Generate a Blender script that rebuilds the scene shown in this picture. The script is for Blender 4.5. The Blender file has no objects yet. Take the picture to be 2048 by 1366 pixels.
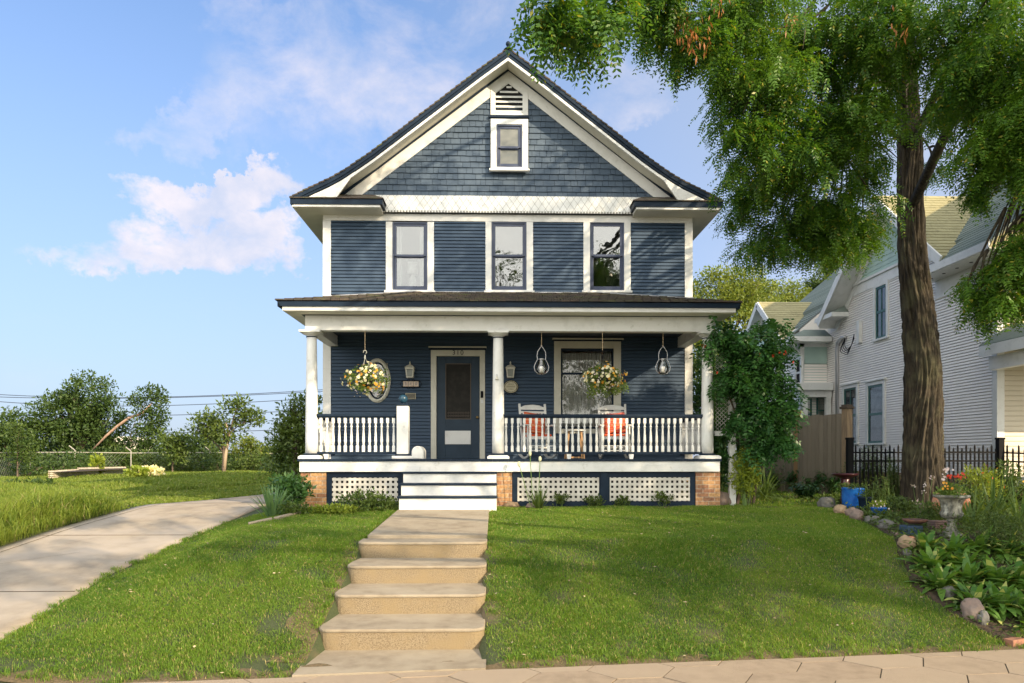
import bpy, math, random
import numpy as np
from mathutils import Vector, Matrix, noise as mnoise

random.seed(7)
rng = np.random.default_rng(11)
scene = bpy.context.scene
C = bpy.context.collection

# ------------------------------------------------------------------ camera
F, HOR, CX = 1450.0, 915.0, 1024.0        # focal length and horizon of the picture, in its own pixels
YAW = math.atan(34.0 / F)
ZC = 1.87                                  # eye height above the pavement
cam_d = bpy.data.cameras.new("camera")
cam = bpy.data.objects.new("camera", cam_d)
C.objects.link(cam)
cam.location = (0, 0, ZC)
cam.rotation_euler = (math.radians(90), 0, -YAW)
cam_d.sensor_width = 36.0
cam_d.lens = 36.0 * F / 2048.0
cam_d.shift_y = (HOR - 683.0) / 2048.0
cam_d.clip_start = 0.05
cam_d.clip_end = 3000
scene.camera = cam

# ------------------------------------------------------------------ light
SUN = Vector((0.54, -0.52, 0.315)).normalized()
SUN_EL = math.asin(SUN.z)
SUN_AZ = math.atan2(SUN.x, SUN.y)
sl = bpy.data.lights.new("sun", 'SUN')
sl.energy = 4.5
sl.angle = math.radians(0.55)
sl.color = (1.0, 0.80, 0.55)
so = bpy.data.objects.new("sun", sl)
C.objects.link(so)
so.rotation_euler = SUN.to_track_quat('Z', 'Y').to_euler()
so.location = (30, -30, 25)

world = bpy.data.worlds.new("World")
scene.world = world
world.use_nodes = True
wn, wl = world.node_tree.nodes, world.node_tree.links
wn.clear()


def wnode(t, **kw):
    n = wn.new(t)
    for k, v in kw.items():
        setattr(n, k, v)
    return n


def wmath(op, a, b=None, c=None, clamp=False):
    n = wn.new('ShaderNodeMath')
    n.operation = op
    n.use_clamp = clamp
    for i, s in enumerate((a, b, c)):
        if s is None:
            continue
        if isinstance(s, (int, float)):
            n.inputs[i].default_value = s
        else:
            wl.new(s, n.inputs[i])
    return n.outputs[0]


sky = wnode('ShaderNodeTexSky', sky_type='NISHITA', sun_disc=False)
sky.sun_elevation = SUN_EL
sky.sun_rotation = SUN_AZ
sky.air_density = 1.0
sky.dust_density = 0.6
sky.ozone_density = 2.2
tc = wnode('ShaderNodeTexCoord')
sep = wnode('ShaderNodeSeparateXYZ')
wl.new(tc.outputs['Generated'], sep.inputs[0])
sx, sy, sz = sep.outputs
# clouds: fractal noise on a gently warped direction, thickened around the directions where banks stand
ahead = wmath('GREATER_THAN', sy, 0.15)
ysafe = wmath('MAXIMUM', sy, 0.15)
cu = wmath('DIVIDE', sx, ysafe)
cv = wmath('DIVIDE', sz, ysafe)


def noise_w(scale, detail, rough, stretch=(1, 1, 1), dist=0.0, off=(0, 0, 0)):
    mp = wnode('ShaderNodeMapping')
    mp.inputs['Scale'].default_value = stretch
    mp.inputs['Location'].default_value = off
    wl.new(tc.outputs['Generated'], mp.inputs[0])
    n = wnode('ShaderNodeTexNoise')
    n.inputs['Scale'].default_value = scale
    n.inputs['Detail'].default_value = detail
    n.inputs['Roughness'].default_value = rough
    n.inputs['Distortion'].default_value = dist
    wl.new(mp.outputs[0], n.inputs['Vector'])
    return n.outputs[0]


warp_u = wmath('MULTIPLY_ADD', noise_w(6.0, 9.0, 0.62, (1, 1, 1), 0.0, (5, 1, 2)), 0.46, -0.23)
warp_v = wmath('MULTIPLY_ADD', noise_w(7.5, 9.0, 0.62, (1, 1, 1), 0.0, (1, 7, 4)), 0.30, -0.15)
cu = wmath('ADD', cu, warp_u)
cv = wmath('ADD', cv, warp_v)


def bank(px, py, rx, ry, tilt=0.0):
    u0, v0 = (px - 990) / F, (HOR - py) / F
    du = wmath('SUBTRACT', cu, u0)
    dv = wmath('SUBTRACT', cv, v0)
    ct, st = math.cos(tilt), math.sin(tilt)
    a = wmath('ADD', wmath('MULTIPLY', du, ct * F / rx), wmath('MULTIPLY', dv, st * F / rx))
    b = wmath('ADD', wmath('MULTIPLY', du, -st * F / ry), wmath('MULTIPLY', dv, ct * F / ry))
    r2 = wmath('ADD', wmath('MULTIPLY', a, a), wmath('MULTIPLY', b, b))
    return wmath('SUBTRACT', 1.0, r2, clamp=True)


def vmax(*s):
    o = s[0]
    for k in s[1:]:
        o = wmath('MAXIMUM', o, k)
    return o


cum = vmax(bank(430, 372, 235, 62), bank(440, 478, 200, 78), bank(585, 495, 95, 70),
           wmath('MULTIPLY', bank(180, 500, 170, 45), 0.45))
cum = wmath('MULTIPLY', cum, ahead)
cn = noise_w(7.0, 10.0, 0.62, (1, 1, 1.5), 0.15)
cden = wmath('MULTIPLY_ADD', cn, 4.2, -2.22)
cden = wmath('ADD', cden, wmath('MULTIPLY', cum, 0.95))
cden = wmath('MULTIPLY', cden, wmath('MINIMUM', wmath('MULTIPLY', cum, 5.0), 1.0), clamp=True)
cden = wmath('SMOOTH_MIN', wmath('MULTIPLY', cden, 1.35), 0.84, 0.2)
wis = vmax(bank(780, 90, 400, 190, 0.35), wmath('MULTIPLY', bank(1130, 150, 220, 90, 0.3), 0.75),
           wmath('MULTIPLY', bank(470, 220, 260, 60, 0.1), 0.8), wmath('MULTIPLY', bank(480, 20, 150, 60), 0.7))
wis = wmath('MULTIPLY', wis, ahead)
wn1 = noise_w(6.5, 9.0, 0.64, (1, 1, 1.5), 0.3, (3.1, 0, 0))
wden = wmath('MULTIPLY_ADD', wn1, 3.0, -1.15)
wden = wmath('MULTIPLY', wden, wmath('MINIMUM', wmath('MULTIPLY', wis, 2.0), 1.0), clamp=True)
wden = wmath('MULTIPLY', wden, 0.68)
gen = wmath('MULTIPLY_ADD', noise_w(2.3, 7.0, 0.6, (1, 1, 2.2), 0.3, (9, 2, 0)), 2.0, -1.05, clamp=True)
gen = wmath('MULTIPLY', gen, 0.35)
dens = vmax(cden, wden, gen)
# cloud colour: warm white tops, lilac grey where the bank is thick below
shade = noise_w(13.0, 8.0, 0.6, (1, 1, 1.2), 0.25, (0, 0, 0.035))
ccol = wnode('ShaderNodeMixRGB')
ccol.inputs[1].default_value = (2.9, 3.1, 3.8, 1)
ccol.inputs[2].default_value = (4.6, 4.1, 4.1, 1)
wl.new(wmath('MULTIPLY_ADD', shade, 3.2, -1.1, clamp=True), ccol.inputs[0])
tint = wnode('ShaderNodeMixRGB', blend_type='MULTIPLY')
tint.inputs[0].default_value = 1.0
tint.inputs[2].default_value = (0.56, 0.86, 1.12, 1)
wl.new(sky.outputs[0], tint.inputs[1])
# summer haze: paler towards the horizon and to the right of the view
hz = wmath('SUBTRACT', 1.0, wmath('MULTIPLY', wmath('MAXIMUM', sz, 0.0), 1.30), clamp=True)
hz = wmath('POWER', hz, 1.15)
rt = wmath('MULTIPLY_ADD', sx, 1.3, 0.45, clamp=True)
hzf = wmath('MULTIPLY', vmax(hz, wmath('MULTIPLY', rt, 0.85)), 0.95)
hmix = wnode('ShaderNodeMixRGB')
hmix.inputs[2].default_value = (2.5, 2.8, 3.5, 1)
wl.new(tint.outputs[0], hmix.inputs[1])
wl.new(hzf, hmix.inputs[0])
smix = wnode('ShaderNodeMixRGB')
wl.new(hmix.outputs[0], smix.inputs[1])
wl.new(ccol.outputs[0], smix.inputs[2])
wl.new(dens, smix.inputs[0])
# added fill: unseen sky behind the viewer, brightened to lift the facade's shade
fill_glow = wmath('MULTIPLY_ADD', sy, -1.5, 0.15, clamp=True)
fill_glow = wmath('MULTIPLY', fill_glow, wmath('MULTIPLY_ADD', noise_w(2.0, 6.0, 0.6, (1, 1, 2), 0.3), 0.9, 0.35))
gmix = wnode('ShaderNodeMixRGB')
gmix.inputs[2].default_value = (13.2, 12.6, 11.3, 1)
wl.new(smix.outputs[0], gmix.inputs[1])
wl.new(fill_glow, gmix.inputs[0])
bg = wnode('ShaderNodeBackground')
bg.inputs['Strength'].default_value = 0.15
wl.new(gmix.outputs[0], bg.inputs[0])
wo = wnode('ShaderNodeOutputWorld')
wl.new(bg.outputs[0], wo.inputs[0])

scene.view_settings.view_transform = 'Standard'
scene.view_settings.look = 'None'
scene.view_settings.exposure = 0.68
scene.view_settings.gamma = 1.0
scene.render.engine = 'CYCLES'
scene.cycles.max_bounces = 7
scene.cycles.transparent_max_bounces = 12
scene.cycles.use_denoising = True


# ------------------------------------------------------------------ from the picture to the place
def X(px, Y):
    return Y * math.tan(math.atan((px - CX) / F) + YAW)


def dep(px, Y):
    t = math.atan((px - CX) / F)
    return Y / math.cos(t + YAW) * math.cos(t)


def Z(py, px, Y):
    return ZC + (HOR - py) / F * dep(px, Y)


def U(px, py, Y):
    return Vector((X(px, Y), Y, Z(py, px, Y)))


def onX(px, py, X0):
    t = math.atan((px - CX) / F) + YAW
    Y = X0 / math.tan(t)
    return Vector((X0, Y, Z(py, px, Y)))


LAWN_Y = [-1000, 6.35, 6.75, 9.3, 12.3, 16, 1000]
LAWN_Z = [-.03, -.03, .05, .80, .955, 1.0, 1.0]
DRV_Y = [-1000, 4.6, 14, 1000]
DRV_Z = [-.02, -.02, .95, 1.0]


def sstep(a, b, x):
    t = np.clip((x - a) / (b - a), 0, 1)
    return t * t * (3 - 2 * t)


def gz(x, y):
    x = np.asarray(x, float)
    y = np.asarray(y, float)
    fade = 1 - sstep(6.6, 9.5, y)
    yq = y - .107 * np.clip(x, -12, 12) * fade
    zl = np.interp(yq, LAWN_Y, LAWN_Z)
    zd = np.interp(y, DRV_Y, DRV_Z)
    w = sstep(-4.6, -3.3, x)
    z = zd * (1 - w) + zl * w
    far = sstep(15, 30, y)
    z = z + .035 * np.sin(x * .7 + 1.3) * np.sin(y * .45) * sstep(-7.5, -9, x) + far * .06 * np.sin(x * .11) * np.sin(y * .09)
    return z


def gzf(x, y):
    return float(gz(x, y))


def G(px, py):
    """ground point seen at a spot of the picture"""
    lo, hi = 3.0, 300.0
    t = math.atan((px - CX) / F) + YAW
    Y = lo
    step = .05
    prev = lo
    while Y < hi:
        x = Y * math.tan(t)
        if Z(py, px, Y) < gzf(x, Y):
            return Vector((x, Y, gzf(x, Y)))
        Y += step
        step *= 1.01
    return Vector((hi * math.tan(t), hi, 1.0))


# ------------------------------------------------------------------ mesh helpers
def setp(o, label=None, cat=None, group=None, kind=None):
    if label: o['label'] = label
    if cat: o['category'] = cat
    if group: o['group'] = group
    if kind: o['kind'] = kind
    return o


def thing(name, label, cat, loc=(0, 0, 0), rz=0.0, group=None):
    o = bpy.data.objects.new(name, None)
    o.empty_display_size = .2
    C.objects.link(o)
    o.location = loc
    o.rotation_euler = (0, 0, rz)
    return setp(o, label, cat, group)


def origin_of(p):
    v = Vector((0, 0, 0))
    while p is not None:
        v += p.location
        p = p.parent
    return v


def finish(name, me, mat, parent, smooth):
    if mat: me.materials.append(mat)
    if smooth:
        me.polygons.foreach_set('use_smooth', np.ones(len(me.polygons), bool))
    o = bpy.data.objects.new(name, me)
    C.objects.link(o)
    if parent is not None:
        o.parent = parent
    return o


def qmesh(name, V, mat, parent=None, smooth=False, k=4):
    """V: (n*k, 3) corners of n separate k-gons, world coordinates"""
    V = np.asarray(V, dtype=np.float32).reshape(-1, 3)
    if parent is not None:
        V = V - np.array(origin_of(parent), dtype=np.float32)
    n = len(V) // k
    me = bpy.data.meshes.new(name)
    me.vertices.add(n * k)
    me.vertices.foreach_set('co', V.ravel())
    me.loops.add(n * k)
    me.loops.foreach_set('vertex_index', np.arange(n * k, dtype=np.int32))
    me.polygons.add(n)
    me.polygons.foreach_set('loop_start', np.arange(0, n * k, k, dtype=np.int32))
    me.polygons.foreach_set('loop_total', np.full(n, k, dtype=np.int32))
    me.update(calc_edges=True)
    return finish(name, me, mat, parent, smooth)


def grid_mesh(name, xs, ys, P, mat, parent=None, smooth=True, closed=False):
    """P: (len(ys), len(xs), 3)"""
    h, w = P.shape[:2]
    idx = np.arange(h * w).reshape(h, w)
    if closed:
        idx = np.concatenate([idx, idx[:, :1]], 1)
    q = np.stack([idx[:-1, :-1], idx[:-1, 1:], idx[1:, 1:], idx[1:, :-1]], -1).reshape(-1, 4).astype(np.int32)
    V = P.reshape(-1, 3).astype(np.float32)
    if parent is not None:
        V = V - np.array(origin_of(parent), dtype=np.float32)
    me = bpy.data.meshes.new(name)
    me.vertices.add(len(V))
    me.vertices.foreach_set('co', V.ravel())
    me.loops.add(q.size)
    me.loops.foreach_set('vertex_index', q.ravel())
    me.polygons.add(len(q))
    me.polygons.foreach_set('loop_start', np.arange(0, q.size, 4, dtype=np.int32))
    me.polygons.foreach_set('loop_total', np.full(len(q), 4, dtype=np.int32))
    me.update(calc_edges=True)
    return finish(name, me, mat, parent, smooth)


class MB:
    def __init__(s):
        s.v, s.f = [], []

    def add(s, vs, fs):
        b = len(s.v)
        s.v += [tuple(v) for v in vs]
        s.f += [tuple(b + i for i in f) for f in fs]
        return s

    def box(s, x0, x1, y0, y1, z0, z1):
        if x0 > x1: x0, x1 = x1, x0
        if y0 > y1: y0, y1 = y1, y0
        if z0 > z1: z0, z1 = z1, z0
        return s.add([(x0, y0, z0), (x1, y0, z0), (x1, y1, z0), (x0, y1, z0), (x0, y0, z1), (x1, y0, z1), (x1, y1, z1), (x0, y1, z1)],
                     [(0, 3, 2, 1), (4, 5, 6, 7), (0, 1, 5, 4), (1, 2, 6, 5), (2, 3, 7, 6), (3, 0, 4, 7)])

    def obox(s, c, sz, M=None):
        M = M or Matrix.Identity(3)
        c = Vector(c)
        vs = []
        for z in (-1, 1):
            for (x, y) in ((-1, -1), (1, -1), (1, 1), (-1, 1)):
                vs.append(c + M @ Vector((x * sz[0] / 2, y * sz[1] / 2, z * sz[2] / 2)))
        return s.add(vs, [(0, 3, 2, 1), (4, 5, 6, 7), (0, 1, 5, 4), (1, 2, 6, 5), (2, 3, 7, 6), (3, 0, 4, 7)])

    def beam(s, p, q, w, h, up=(0, 0, 1)):
        p, q = Vector(p), Vector(q)
        d = q - p
        L = d.length
        d.normalize()
        up = Vector(up)
        if abs(d.dot(up)) > .98: up = Vector((0, 1, 0))
        sd = d.cross(up).normalized()
        u2 = sd.cross(d).normalized()
        M = Matrix((sd, d, u2)).transposed()
        return s.obox((p + q) / 2, (w, L, h), M)

    def prism_y(s, poly, y0, y1):
        """polygon in XZ, extruded along Y"""
        n = len(poly)
        vs = [(x, y0, z) for x, z in poly] + [(x, y1, z) for x, z in poly]
        return s.add(vs, [tuple(range(n)), tuple(range(2 * n - 1, n - 1, -1))] + [(i, i + n, (i + 1) % n + n, (i + 1) % n) for i in range(n)])

    def prism_x(s, poly, x0, x1):
        n = len(poly)
        vs = [(x0, y, z) for y, z in poly] + [(x1, y, z) for y, z in poly]
        return s.add(vs, [tuple(range(n - 1, -1, -1)), tuple(range(n, 2 * n))] + [(i, (i + 1) % n, (i + 1) % n + n, i + n) for i in range(n)])

    def prism_z(s, poly, z0, z1):
        n = len(poly)
        vs = [(x, y, z0) for x, y in poly] + [(x, y, z1) for x, y in poly]
        return s.add(vs, [tuple(range(n - 1, -1, -1)), tuple(range(n, 2 * n))] + [(i, (i + 1) % n, (i + 1) % n + n, i + n) for i in range(n)])

    def tube(s, pts, rad, n=8, cap=True):
        pts = [Vector(p) for p in pts]
        if not hasattr(rad, '__len__'): rad = [rad] * len(pts)
        vs, fs = [], []
        ref = None
        for i, p in enumerate(pts):
            d = (pts[min(i + 1, len(pts) - 1)] - pts[max(i - 1, 0)]).normalized()
            if ref is None:
                ref = Vector((1, 0, 0)) if abs(d.x) < .8 else Vector((0, 1, 0))
            a = (ref - d * ref.dot(d)).normalized()
            ref = a
            b = d.cross(a)
            for j in range(n):
                t = 2 * math.pi * j / n
                vs.append(p + (a * math.cos(t) + b * math.sin(t)) * rad[i])
        for i in range(len(pts) - 1):
            for j in range(n):
                k = (j + 1) % n
                fs.append((i * n + j, i * n + k, (i + 1) * n + k, (i + 1) * n + j))
        if cap:
            fs.append(tuple(range(n - 1, -1, -1)))
            fs.append(tuple((len(pts) - 1) * n + j for j in range(n)))
        return s.add(vs, fs)

    def lathe(s, prof, c=(0, 0, 0), n=16, sx=1, sy=1, wob=None):
        c = Vector(c)
        vs, fs = [], []
        for (r, z) in prof:
            for j in range(n):
                t = 2 * math.pi * (j + .5) / n
                rr = r * (wob(t, z) if wob else 1)
                vs.append(c + Vector((rr * math.cos(t) * sx, rr * math.sin(t) * sy, z)))
        m = len(prof)
        for i in range(m - 1):
            for j in range(n):
                k = (j + 1) % n
                fs.append((i * n + j, i * n + k, (i + 1) * n + k, (i + 1) * n + j))
        fs.append(tuple(range(n - 1, -1, -1)))
        fs.append(tuple((m - 1) * n + j for j in range(n)))
        return s.add(vs, fs)

    def sphere(s, c, r, n=12, m=8, sx=1, sy=1, sz=1):
        prof = [(max(r * math.sin(math.pi * i / m), .0008), -r * math.cos(math.pi * i / m) * sz) for i in range(m + 1)]
        return s.lathe(prof, c, n, sx, sy)

    def build(s, name, mat, parent=None, smooth=False, bevel=0.0, auto=False):
        me = bpy.data.meshes.new(name)
        off = origin_of(parent) if parent is not None else Vector((0, 0, 0))
        me.from_pydata([Vector(v) - off for v in s.v], [], s.f)
        me.update()
        o = finish(name, me, mat, parent, smooth)
        if bevel:
            m = o.modifiers.new('bevel', 'BEVEL')
            m.width = bevel
            m.segments = 2
            m.limit_method = 'ANGLE'
            m.angle_limit = math.radians(40)
        return o


def copy_tree(o, parent=None):
    c = o.copy()
    C.objects.link(c)
    c.parent = parent
    for ch in list(o.children):
        copy_tree(ch, c)
    return c


# ------------------------------------------------------------------ materials
def mat(name, col, rough=.6, col2=None, scale=6.0, detail=4.0, lo=.4, hi=.6, bump=0.0, bscale=60.0, stretch=(1, 1, 1), metal=0.0,
        spec=.5, isl=None, col3=None, scale3=1.0, lo3=.5, hi3=.65, bstretch=(1, 1, 1)):
    m = bpy.data.materials.new(name)
    m.use_nodes = True
    nt = m.node_tree
    b = nt.nodes['Principled BSDF']
    b.inputs['Roughness'].default_value = rough
    b.inputs['Metallic'].default_value = metal
    b.inputs['Specular IOR Level'].default_value = spec
    b.inputs['Base Color'].default_value = (*col, 1)
    tcn = nt.nodes.new('ShaderNodeTexCoord')

    def nz(sc, dt, st):
        mp = nt.nodes.new('ShaderNodeMapping')
        mp.inputs['Scale'].default_value = st
        nt.links.new(tcn.outputs['Object'], mp.inputs[0])
        n = nt.nodes.new('ShaderNodeTexNoise')
        n.inputs['Scale'].default_value = sc
        n.inputs['Detail'].default_value = dt
        n.inputs['Roughness'].default_value = .6
        nt.links.new(mp.outputs[0], n.inputs['Vector'])
        return n.outputs[0]

    def rampmix(fac, a, bcol, l, h):
        mr = nt.nodes.new('ShaderNodeMapRange')
        mr.inputs[1].default_value = l
        mr.inputs[2].default_value = h
        nt.links.new(fac, mr.inputs[0])
        mx = nt.nodes.new('ShaderNodeMixRGB')
        if isinstance(a, tuple): mx.inputs[1].default_value = (*a, 1)
        else: nt.links.new(a, mx.inputs[1])
        mx.inputs[2].default_value = (*bcol, 1)
        nt.links.new(mr.outputs[0], mx.inputs[0])
        return mx.outputs[0]

    cur = col
    if col2 is not None:
        cur = rampmix(nz(scale, detail, stretch), cur, col2, lo, hi)
    if col3 is not None:
        cur = rampmix(nz(scale3, 5, (1, 1, 1)), cur, col3, lo3, hi3)
    if isl is not None:
        g = nt.nodes.new('ShaderNodeNewGeometry')
        cur = rampmix(g.outputs['Random Per Island'], cur, isl, 0.0, 1.0)
    if not isinstance(cur, tuple):
        nt.links.new(cur, b.inputs['Base Color'])
    if bump:
        bp = nt.nodes.new('ShaderNodeBump')
        bp.inputs['Strength'].default_value = bump
        bp.inputs['Distance'].default_value = .02
        nt.links.new(nz(bscale, 6, bstretch), bp.inputs['Height'])
        nt.links.new(bp.outputs[0], b.inputs['Normal'])
    return m


def leafmat(name, c1, c2, c3=None, trans=.35, rough=.5, p3=.9):
    m = bpy.data.materials.new(name)
    m.use_nodes = True
    nt = m.node_tree
    nt.nodes.clear()
    g = nt.nodes.new('ShaderNodeNewGeometry')
    mx = nt.nodes.new('ShaderNodeMixRGB')
    mx.inputs[1].default_value = (*c1, 1)
    mx.inputs[2].default_value = (*c2, 1)
    nt.links.new(g.outputs['Random Per Island'], mx.inputs[0])
    col = mx.outputs[0]
    # broad drift of hue through the crown
    tcn = nt.nodes.new('ShaderNodeTexCoord')
    n = nt.nodes.new('ShaderNodeTexNoise')
    n.inputs['Scale'].default_value = .9
    n.inputs['Detail'].default_value = 3
    nt.links.new(tcn.outputs['Object'], n.inputs['Vector'])
    mr = nt.nodes.new('ShaderNodeMapRange')
    mr.inputs[1].default_value = .42
    mr.inputs[2].default_value = .62
    mr.inputs[4].default_value = .6
    nt.links.new(n.outputs[0], mr.inputs[0])
    mx2 = nt.nodes.new('ShaderNodeMixRGB')
    mx2.inputs[2].default_value = (*c2, 1)
    nt.links.new(mr.outputs[0], mx2.inputs[0])
    nt.links.new(col, mx2.inputs[1])
    col = mx2.outputs[0]
    if c3 is not None:
        cmpn = nt.nodes.new('ShaderNodeMath')
        cmpn.operation = 'GREATER_THAN'
        cmpn.inputs[1].default_value = p3
        nt.links.new(g.outputs['Random Per Island'], cmpn.inputs[0])
        mx3 = nt.nodes.new('ShaderNodeMixRGB')
        mx3.inputs[2].default_value = (*c3, 1)
        nt.links.new(cmpn.outputs[0], mx3.inputs[0])
        nt.links.new(col, mx3.inputs[1])
        col = mx3.outputs[0]
    b = nt.nodes.new('ShaderNodeBsdfPrincipled')
    b.inputs['Roughness'].default_value = rough
    b.inputs['Specular IOR Level'].default_value = .35
    nt.links.new(col, b.inputs['Base Color'])
    t = nt.nodes.new('ShaderNodeBsdfTranslucent')
    gm = nt.nodes.new('ShaderNodeMixRGB')
    gm.blend_type = 'MULTIPLY'
    gm.inputs[0].default_value = 1
    gm.inputs[2].default_value = (1.5, 1.35, .5, 1)
    nt.links.new(col, gm.inputs[1])
    nt.links.new(gm.outputs[0], t.inputs[0])
    ms = nt.nodes.new('ShaderNodeMixShader')
    ms.inputs[0].default_value = trans
    nt.links.new(b.outputs[0], ms.inputs[1])
    nt.links.new(t.outputs[0], ms.inputs[2])
    o = nt.nodes.new('ShaderNodeOutputMaterial')
    nt.links.new(ms.outputs[0], o.inputs[0])
    return m


def glassmat(name, refl=.28, tint=(1, 1, 1)):
    m = bpy.data.materials.new(name)
    m.use_nodes = True
    nt = m.node_tree
    nt.nodes.clear()
    t = nt.nodes.new('ShaderNodeBsdfTransparent')
    t.inputs[0].default_value = (*tint, 1)
    g = nt.nodes.new('ShaderNodeBsdfGlossy')
    g.inputs['Roughness'].default_value = .01
    # old float glass: a slow waviness
    tcn = nt.nodes.new('ShaderNodeTexCoord')
    n = nt.nodes.new('ShaderNodeTexNoise')
    n.inputs['Scale'].default_value = 3.0
    nt.links.new(tcn.outputs['Object'], n.inputs['Vector'])
    bp = nt.nodes.new('ShaderNodeBump')
    bp.inputs['Strength'].default_value = .12
    bp.inputs['Distance'].default_value = .02
    nt.links.new(n.outputs[0], bp.inputs['Height'])
    nt.links.new(bp.outputs[0], g.inputs['Normal'])
    fr = nt.nodes.new('ShaderNodeFresnel')
    fr.inputs[0].default_value = 1.5
    ad = nt.nodes.new('ShaderNodeMath')
    ad.inputs[1].default_value = refl
    ad.use_clamp = True
    nt.links.new(fr.outputs[0], ad.inputs[0])
    ms = nt.nodes.new('ShaderNodeMixShader')
    nt.links.new(ad.outputs[0], ms.inputs[0])
    nt.links.new(t.outputs[0], ms.inputs[1])
    nt.links.new(g.outputs[0], ms.inputs[2])
    o = nt.nodes.new('ShaderNodeOutputMaterial')
    nt.links.new(ms.outputs[0], o.inputs[0])
    return m


def brickmat(name, c1, c2, mortar, sc=1.0):
    m = bpy.data.materials.new(name)
    m.use_nodes = True
    nt = m.node_tree
    b = nt.nodes['Principled BSDF']
    b.inputs['Roughness'].default_value = .85
    tcn = nt.nodes.new('ShaderNodeTexCoord')
    sp = nt.nodes.new('ShaderNodeSeparateXYZ')
    nt.links.new(tcn.outputs['Object'], sp.inputs[0])
    ad = nt.nodes.new('ShaderNodeMath')
    nt.links.new(sp.outputs[0], ad.inputs[0])
    nt.links.new(sp.outputs[1], ad.inputs[1])
    cb = nt.nodes.new('ShaderNodeCombineXYZ')
    nt.links.new(ad.outputs[0], cb.inputs[0])
    nt.links.new(sp.outputs[2], cb.inputs[1])
    br = nt.nodes.new('ShaderNodeTexBrick')
    br.inputs['Scale'].default_value = sc
    br.inputs['Brick Width'].default_value = .215
    br.inputs['Row Height'].default_value = .075
    br.inputs['Mortar Size'].default_value = .006
    br.inputs['Mortar Smooth'].default_value = .4
    br.inputs['Color1'].default_value = (*c1, 1)
    br.inputs['Color2'].default_value = (*c2, 1)
    br.inputs['Mortar'].default_value = (*mortar, 1)
    nt.links.new(cb.outputs[0], br.inputs['Vector'])
    n = nt.nodes.new('ShaderNodeTexNoise')
    n.inputs['Scale'].default_value = 25
    n.inputs['Detail'].default_value = 5
    nt.links.new(tcn.outputs['Object'], n.inputs['Vector'])
    mx = nt.nodes.new('ShaderNodeMixRGB')
    mx.blend_type = 'OVERLAY'
    mx.inputs[0].default_value = .8
    nt.links.new(br.outputs[0], mx.inputs[1])
    nt.links.new(n.outputs[0], mx.inputs[2])
    nt.links.new(mx.outputs[0], b.inputs['Base Color'])
    bp = nt.nodes.new('ShaderNodeBump')
    bp.inputs['Strength'].default_value = .6
    bp.inputs['Distance'].default_value = .01
    inv = nt.nodes.new('ShaderNodeMath')
    inv.operation = 'MULTIPLY_ADD'
    inv.inputs[1].default_value = -1
    inv.inputs[2].default_value = 1
    nt.links.new(br.outputs['Fac'], inv.inputs[0])
    nt.links.new(inv.outputs[0], bp.inputs['Height'])
    nt.links.new(bp.outputs[0], b.inputs['Normal'])
    return m


def stripemat(name, stops, scale=1.0, axis=2):
    m = bpy.data.materials.new(name)
    m.use_nodes = True
    nt = m.node_tree
    b = nt.nodes['Principled BSDF']
    b.inputs['Roughness'].default_value = .9
    tcn = nt.nodes.new('ShaderNodeTexCoord')
    sp = nt.nodes.new('ShaderNodeSeparateXYZ')
    nt.links.new(tcn.outputs['Object'], sp.inputs[0])
    ml = nt.nodes.new('ShaderNodeMath')
    ml.operation = 'MULTIPLY'
    ml.inputs[1].default_value = scale
    nt.links.new(sp.outputs[axis], ml.inputs[0])
    fr = nt.nodes.new('ShaderNodeMath')
    fr.operation = 'FRACT'
    nt.links.new(ml.outputs[0], fr.inputs[0])
    cr = nt.nodes.new('ShaderNodeValToRGB')
    cr.color_ramp.interpolation = 'CONSTANT'
    els = cr.color_ramp.elements
    els[0].position = 0
    els[0].color = (*stops[0][1], 1)
    els[1].position = stops[1][0]
    els[1].color = (*stops[1][1], 1)
    for p, c in stops[2:]:
        e = els.new(p)
        e.color = (*c, 1)
    nt.links.new(fr.outputs[0], cr.inputs[0])
    nt.links.new(cr.outputs[0], b.inputs['Base Color'])
    return m


M = {}
M['white'] = mat('white_paint', (.74, .75, .73), .5, (.60, .61, .58), 3.2, 9, .48, .72, .08, 90, col3=(.52, .52, .47), scale3=9, lo3=.60, hi3=.80)
M['cream'] = mat('cream_paint', (.62, .61, .52), .5, (.52, .51, .43), 2.5, 6, .45, .75, .05, 90)
M['navy'] = mat('navy_paint', (.008, .018, .036), .5, (.012, .026, .048), 3, 4, .4, .7, .05, 60, spec=.18)
M['blue_siding'] = mat('blue_siding', (.038, .068, .116), .6, (.058, .092, .142), 1.3, 6, .35, .75, .08, 40, (1, 1, 1), isl=(.046, .078, .126), spec=.3)
M['blue_shingle'] = mat('blue_shingles', (.058, .092, .138), .65, (.082, .120, .168), 3.0, 7, .35, .7, .35, 60, (3, 3, .6), isl=(.048, .080, .125), bstretch=(4, 4, .5))
M['sash'] = mat('sash_paint', (.045, .062, .115), .4)
M['shade_board'] = mat('window_screen', (.20, .215, .21), .8)
M['wood_roof'] = mat('weathered_shingles', (.055, .042, .034), .9, (.10, .075, .055), 9, 6, .4, .65, .5, 40, isl=(.05, .045, .04), col3=(.09, .10, .04), scale3=4)
M['ceiling'] = mat('porch_ceiling_paint', (.035, .05, .075), .5)
M['room'] = mat('room_plaster', (.55, .56, .52), .9)
M['curtain'] = mat('curtain', (.62, .62, .58), .9, (.42, .42, .38), 30, 2, .4, .6, .1, 30, (1, 1, .03))
M['lamp_white'] = mat('ceramic', (.82, .80, .74), .3)
M['glass'] = glassmat('window_glass', .17, (.85, .88, .88))
M['glass_lamp'] = glassmat('lamp_glass', .10)
M['screen'] = mat('door_screen', (.022, .021, .019), .7, (.045, .042, .036), 5, 6, .45, .75, spec=.2)
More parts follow.
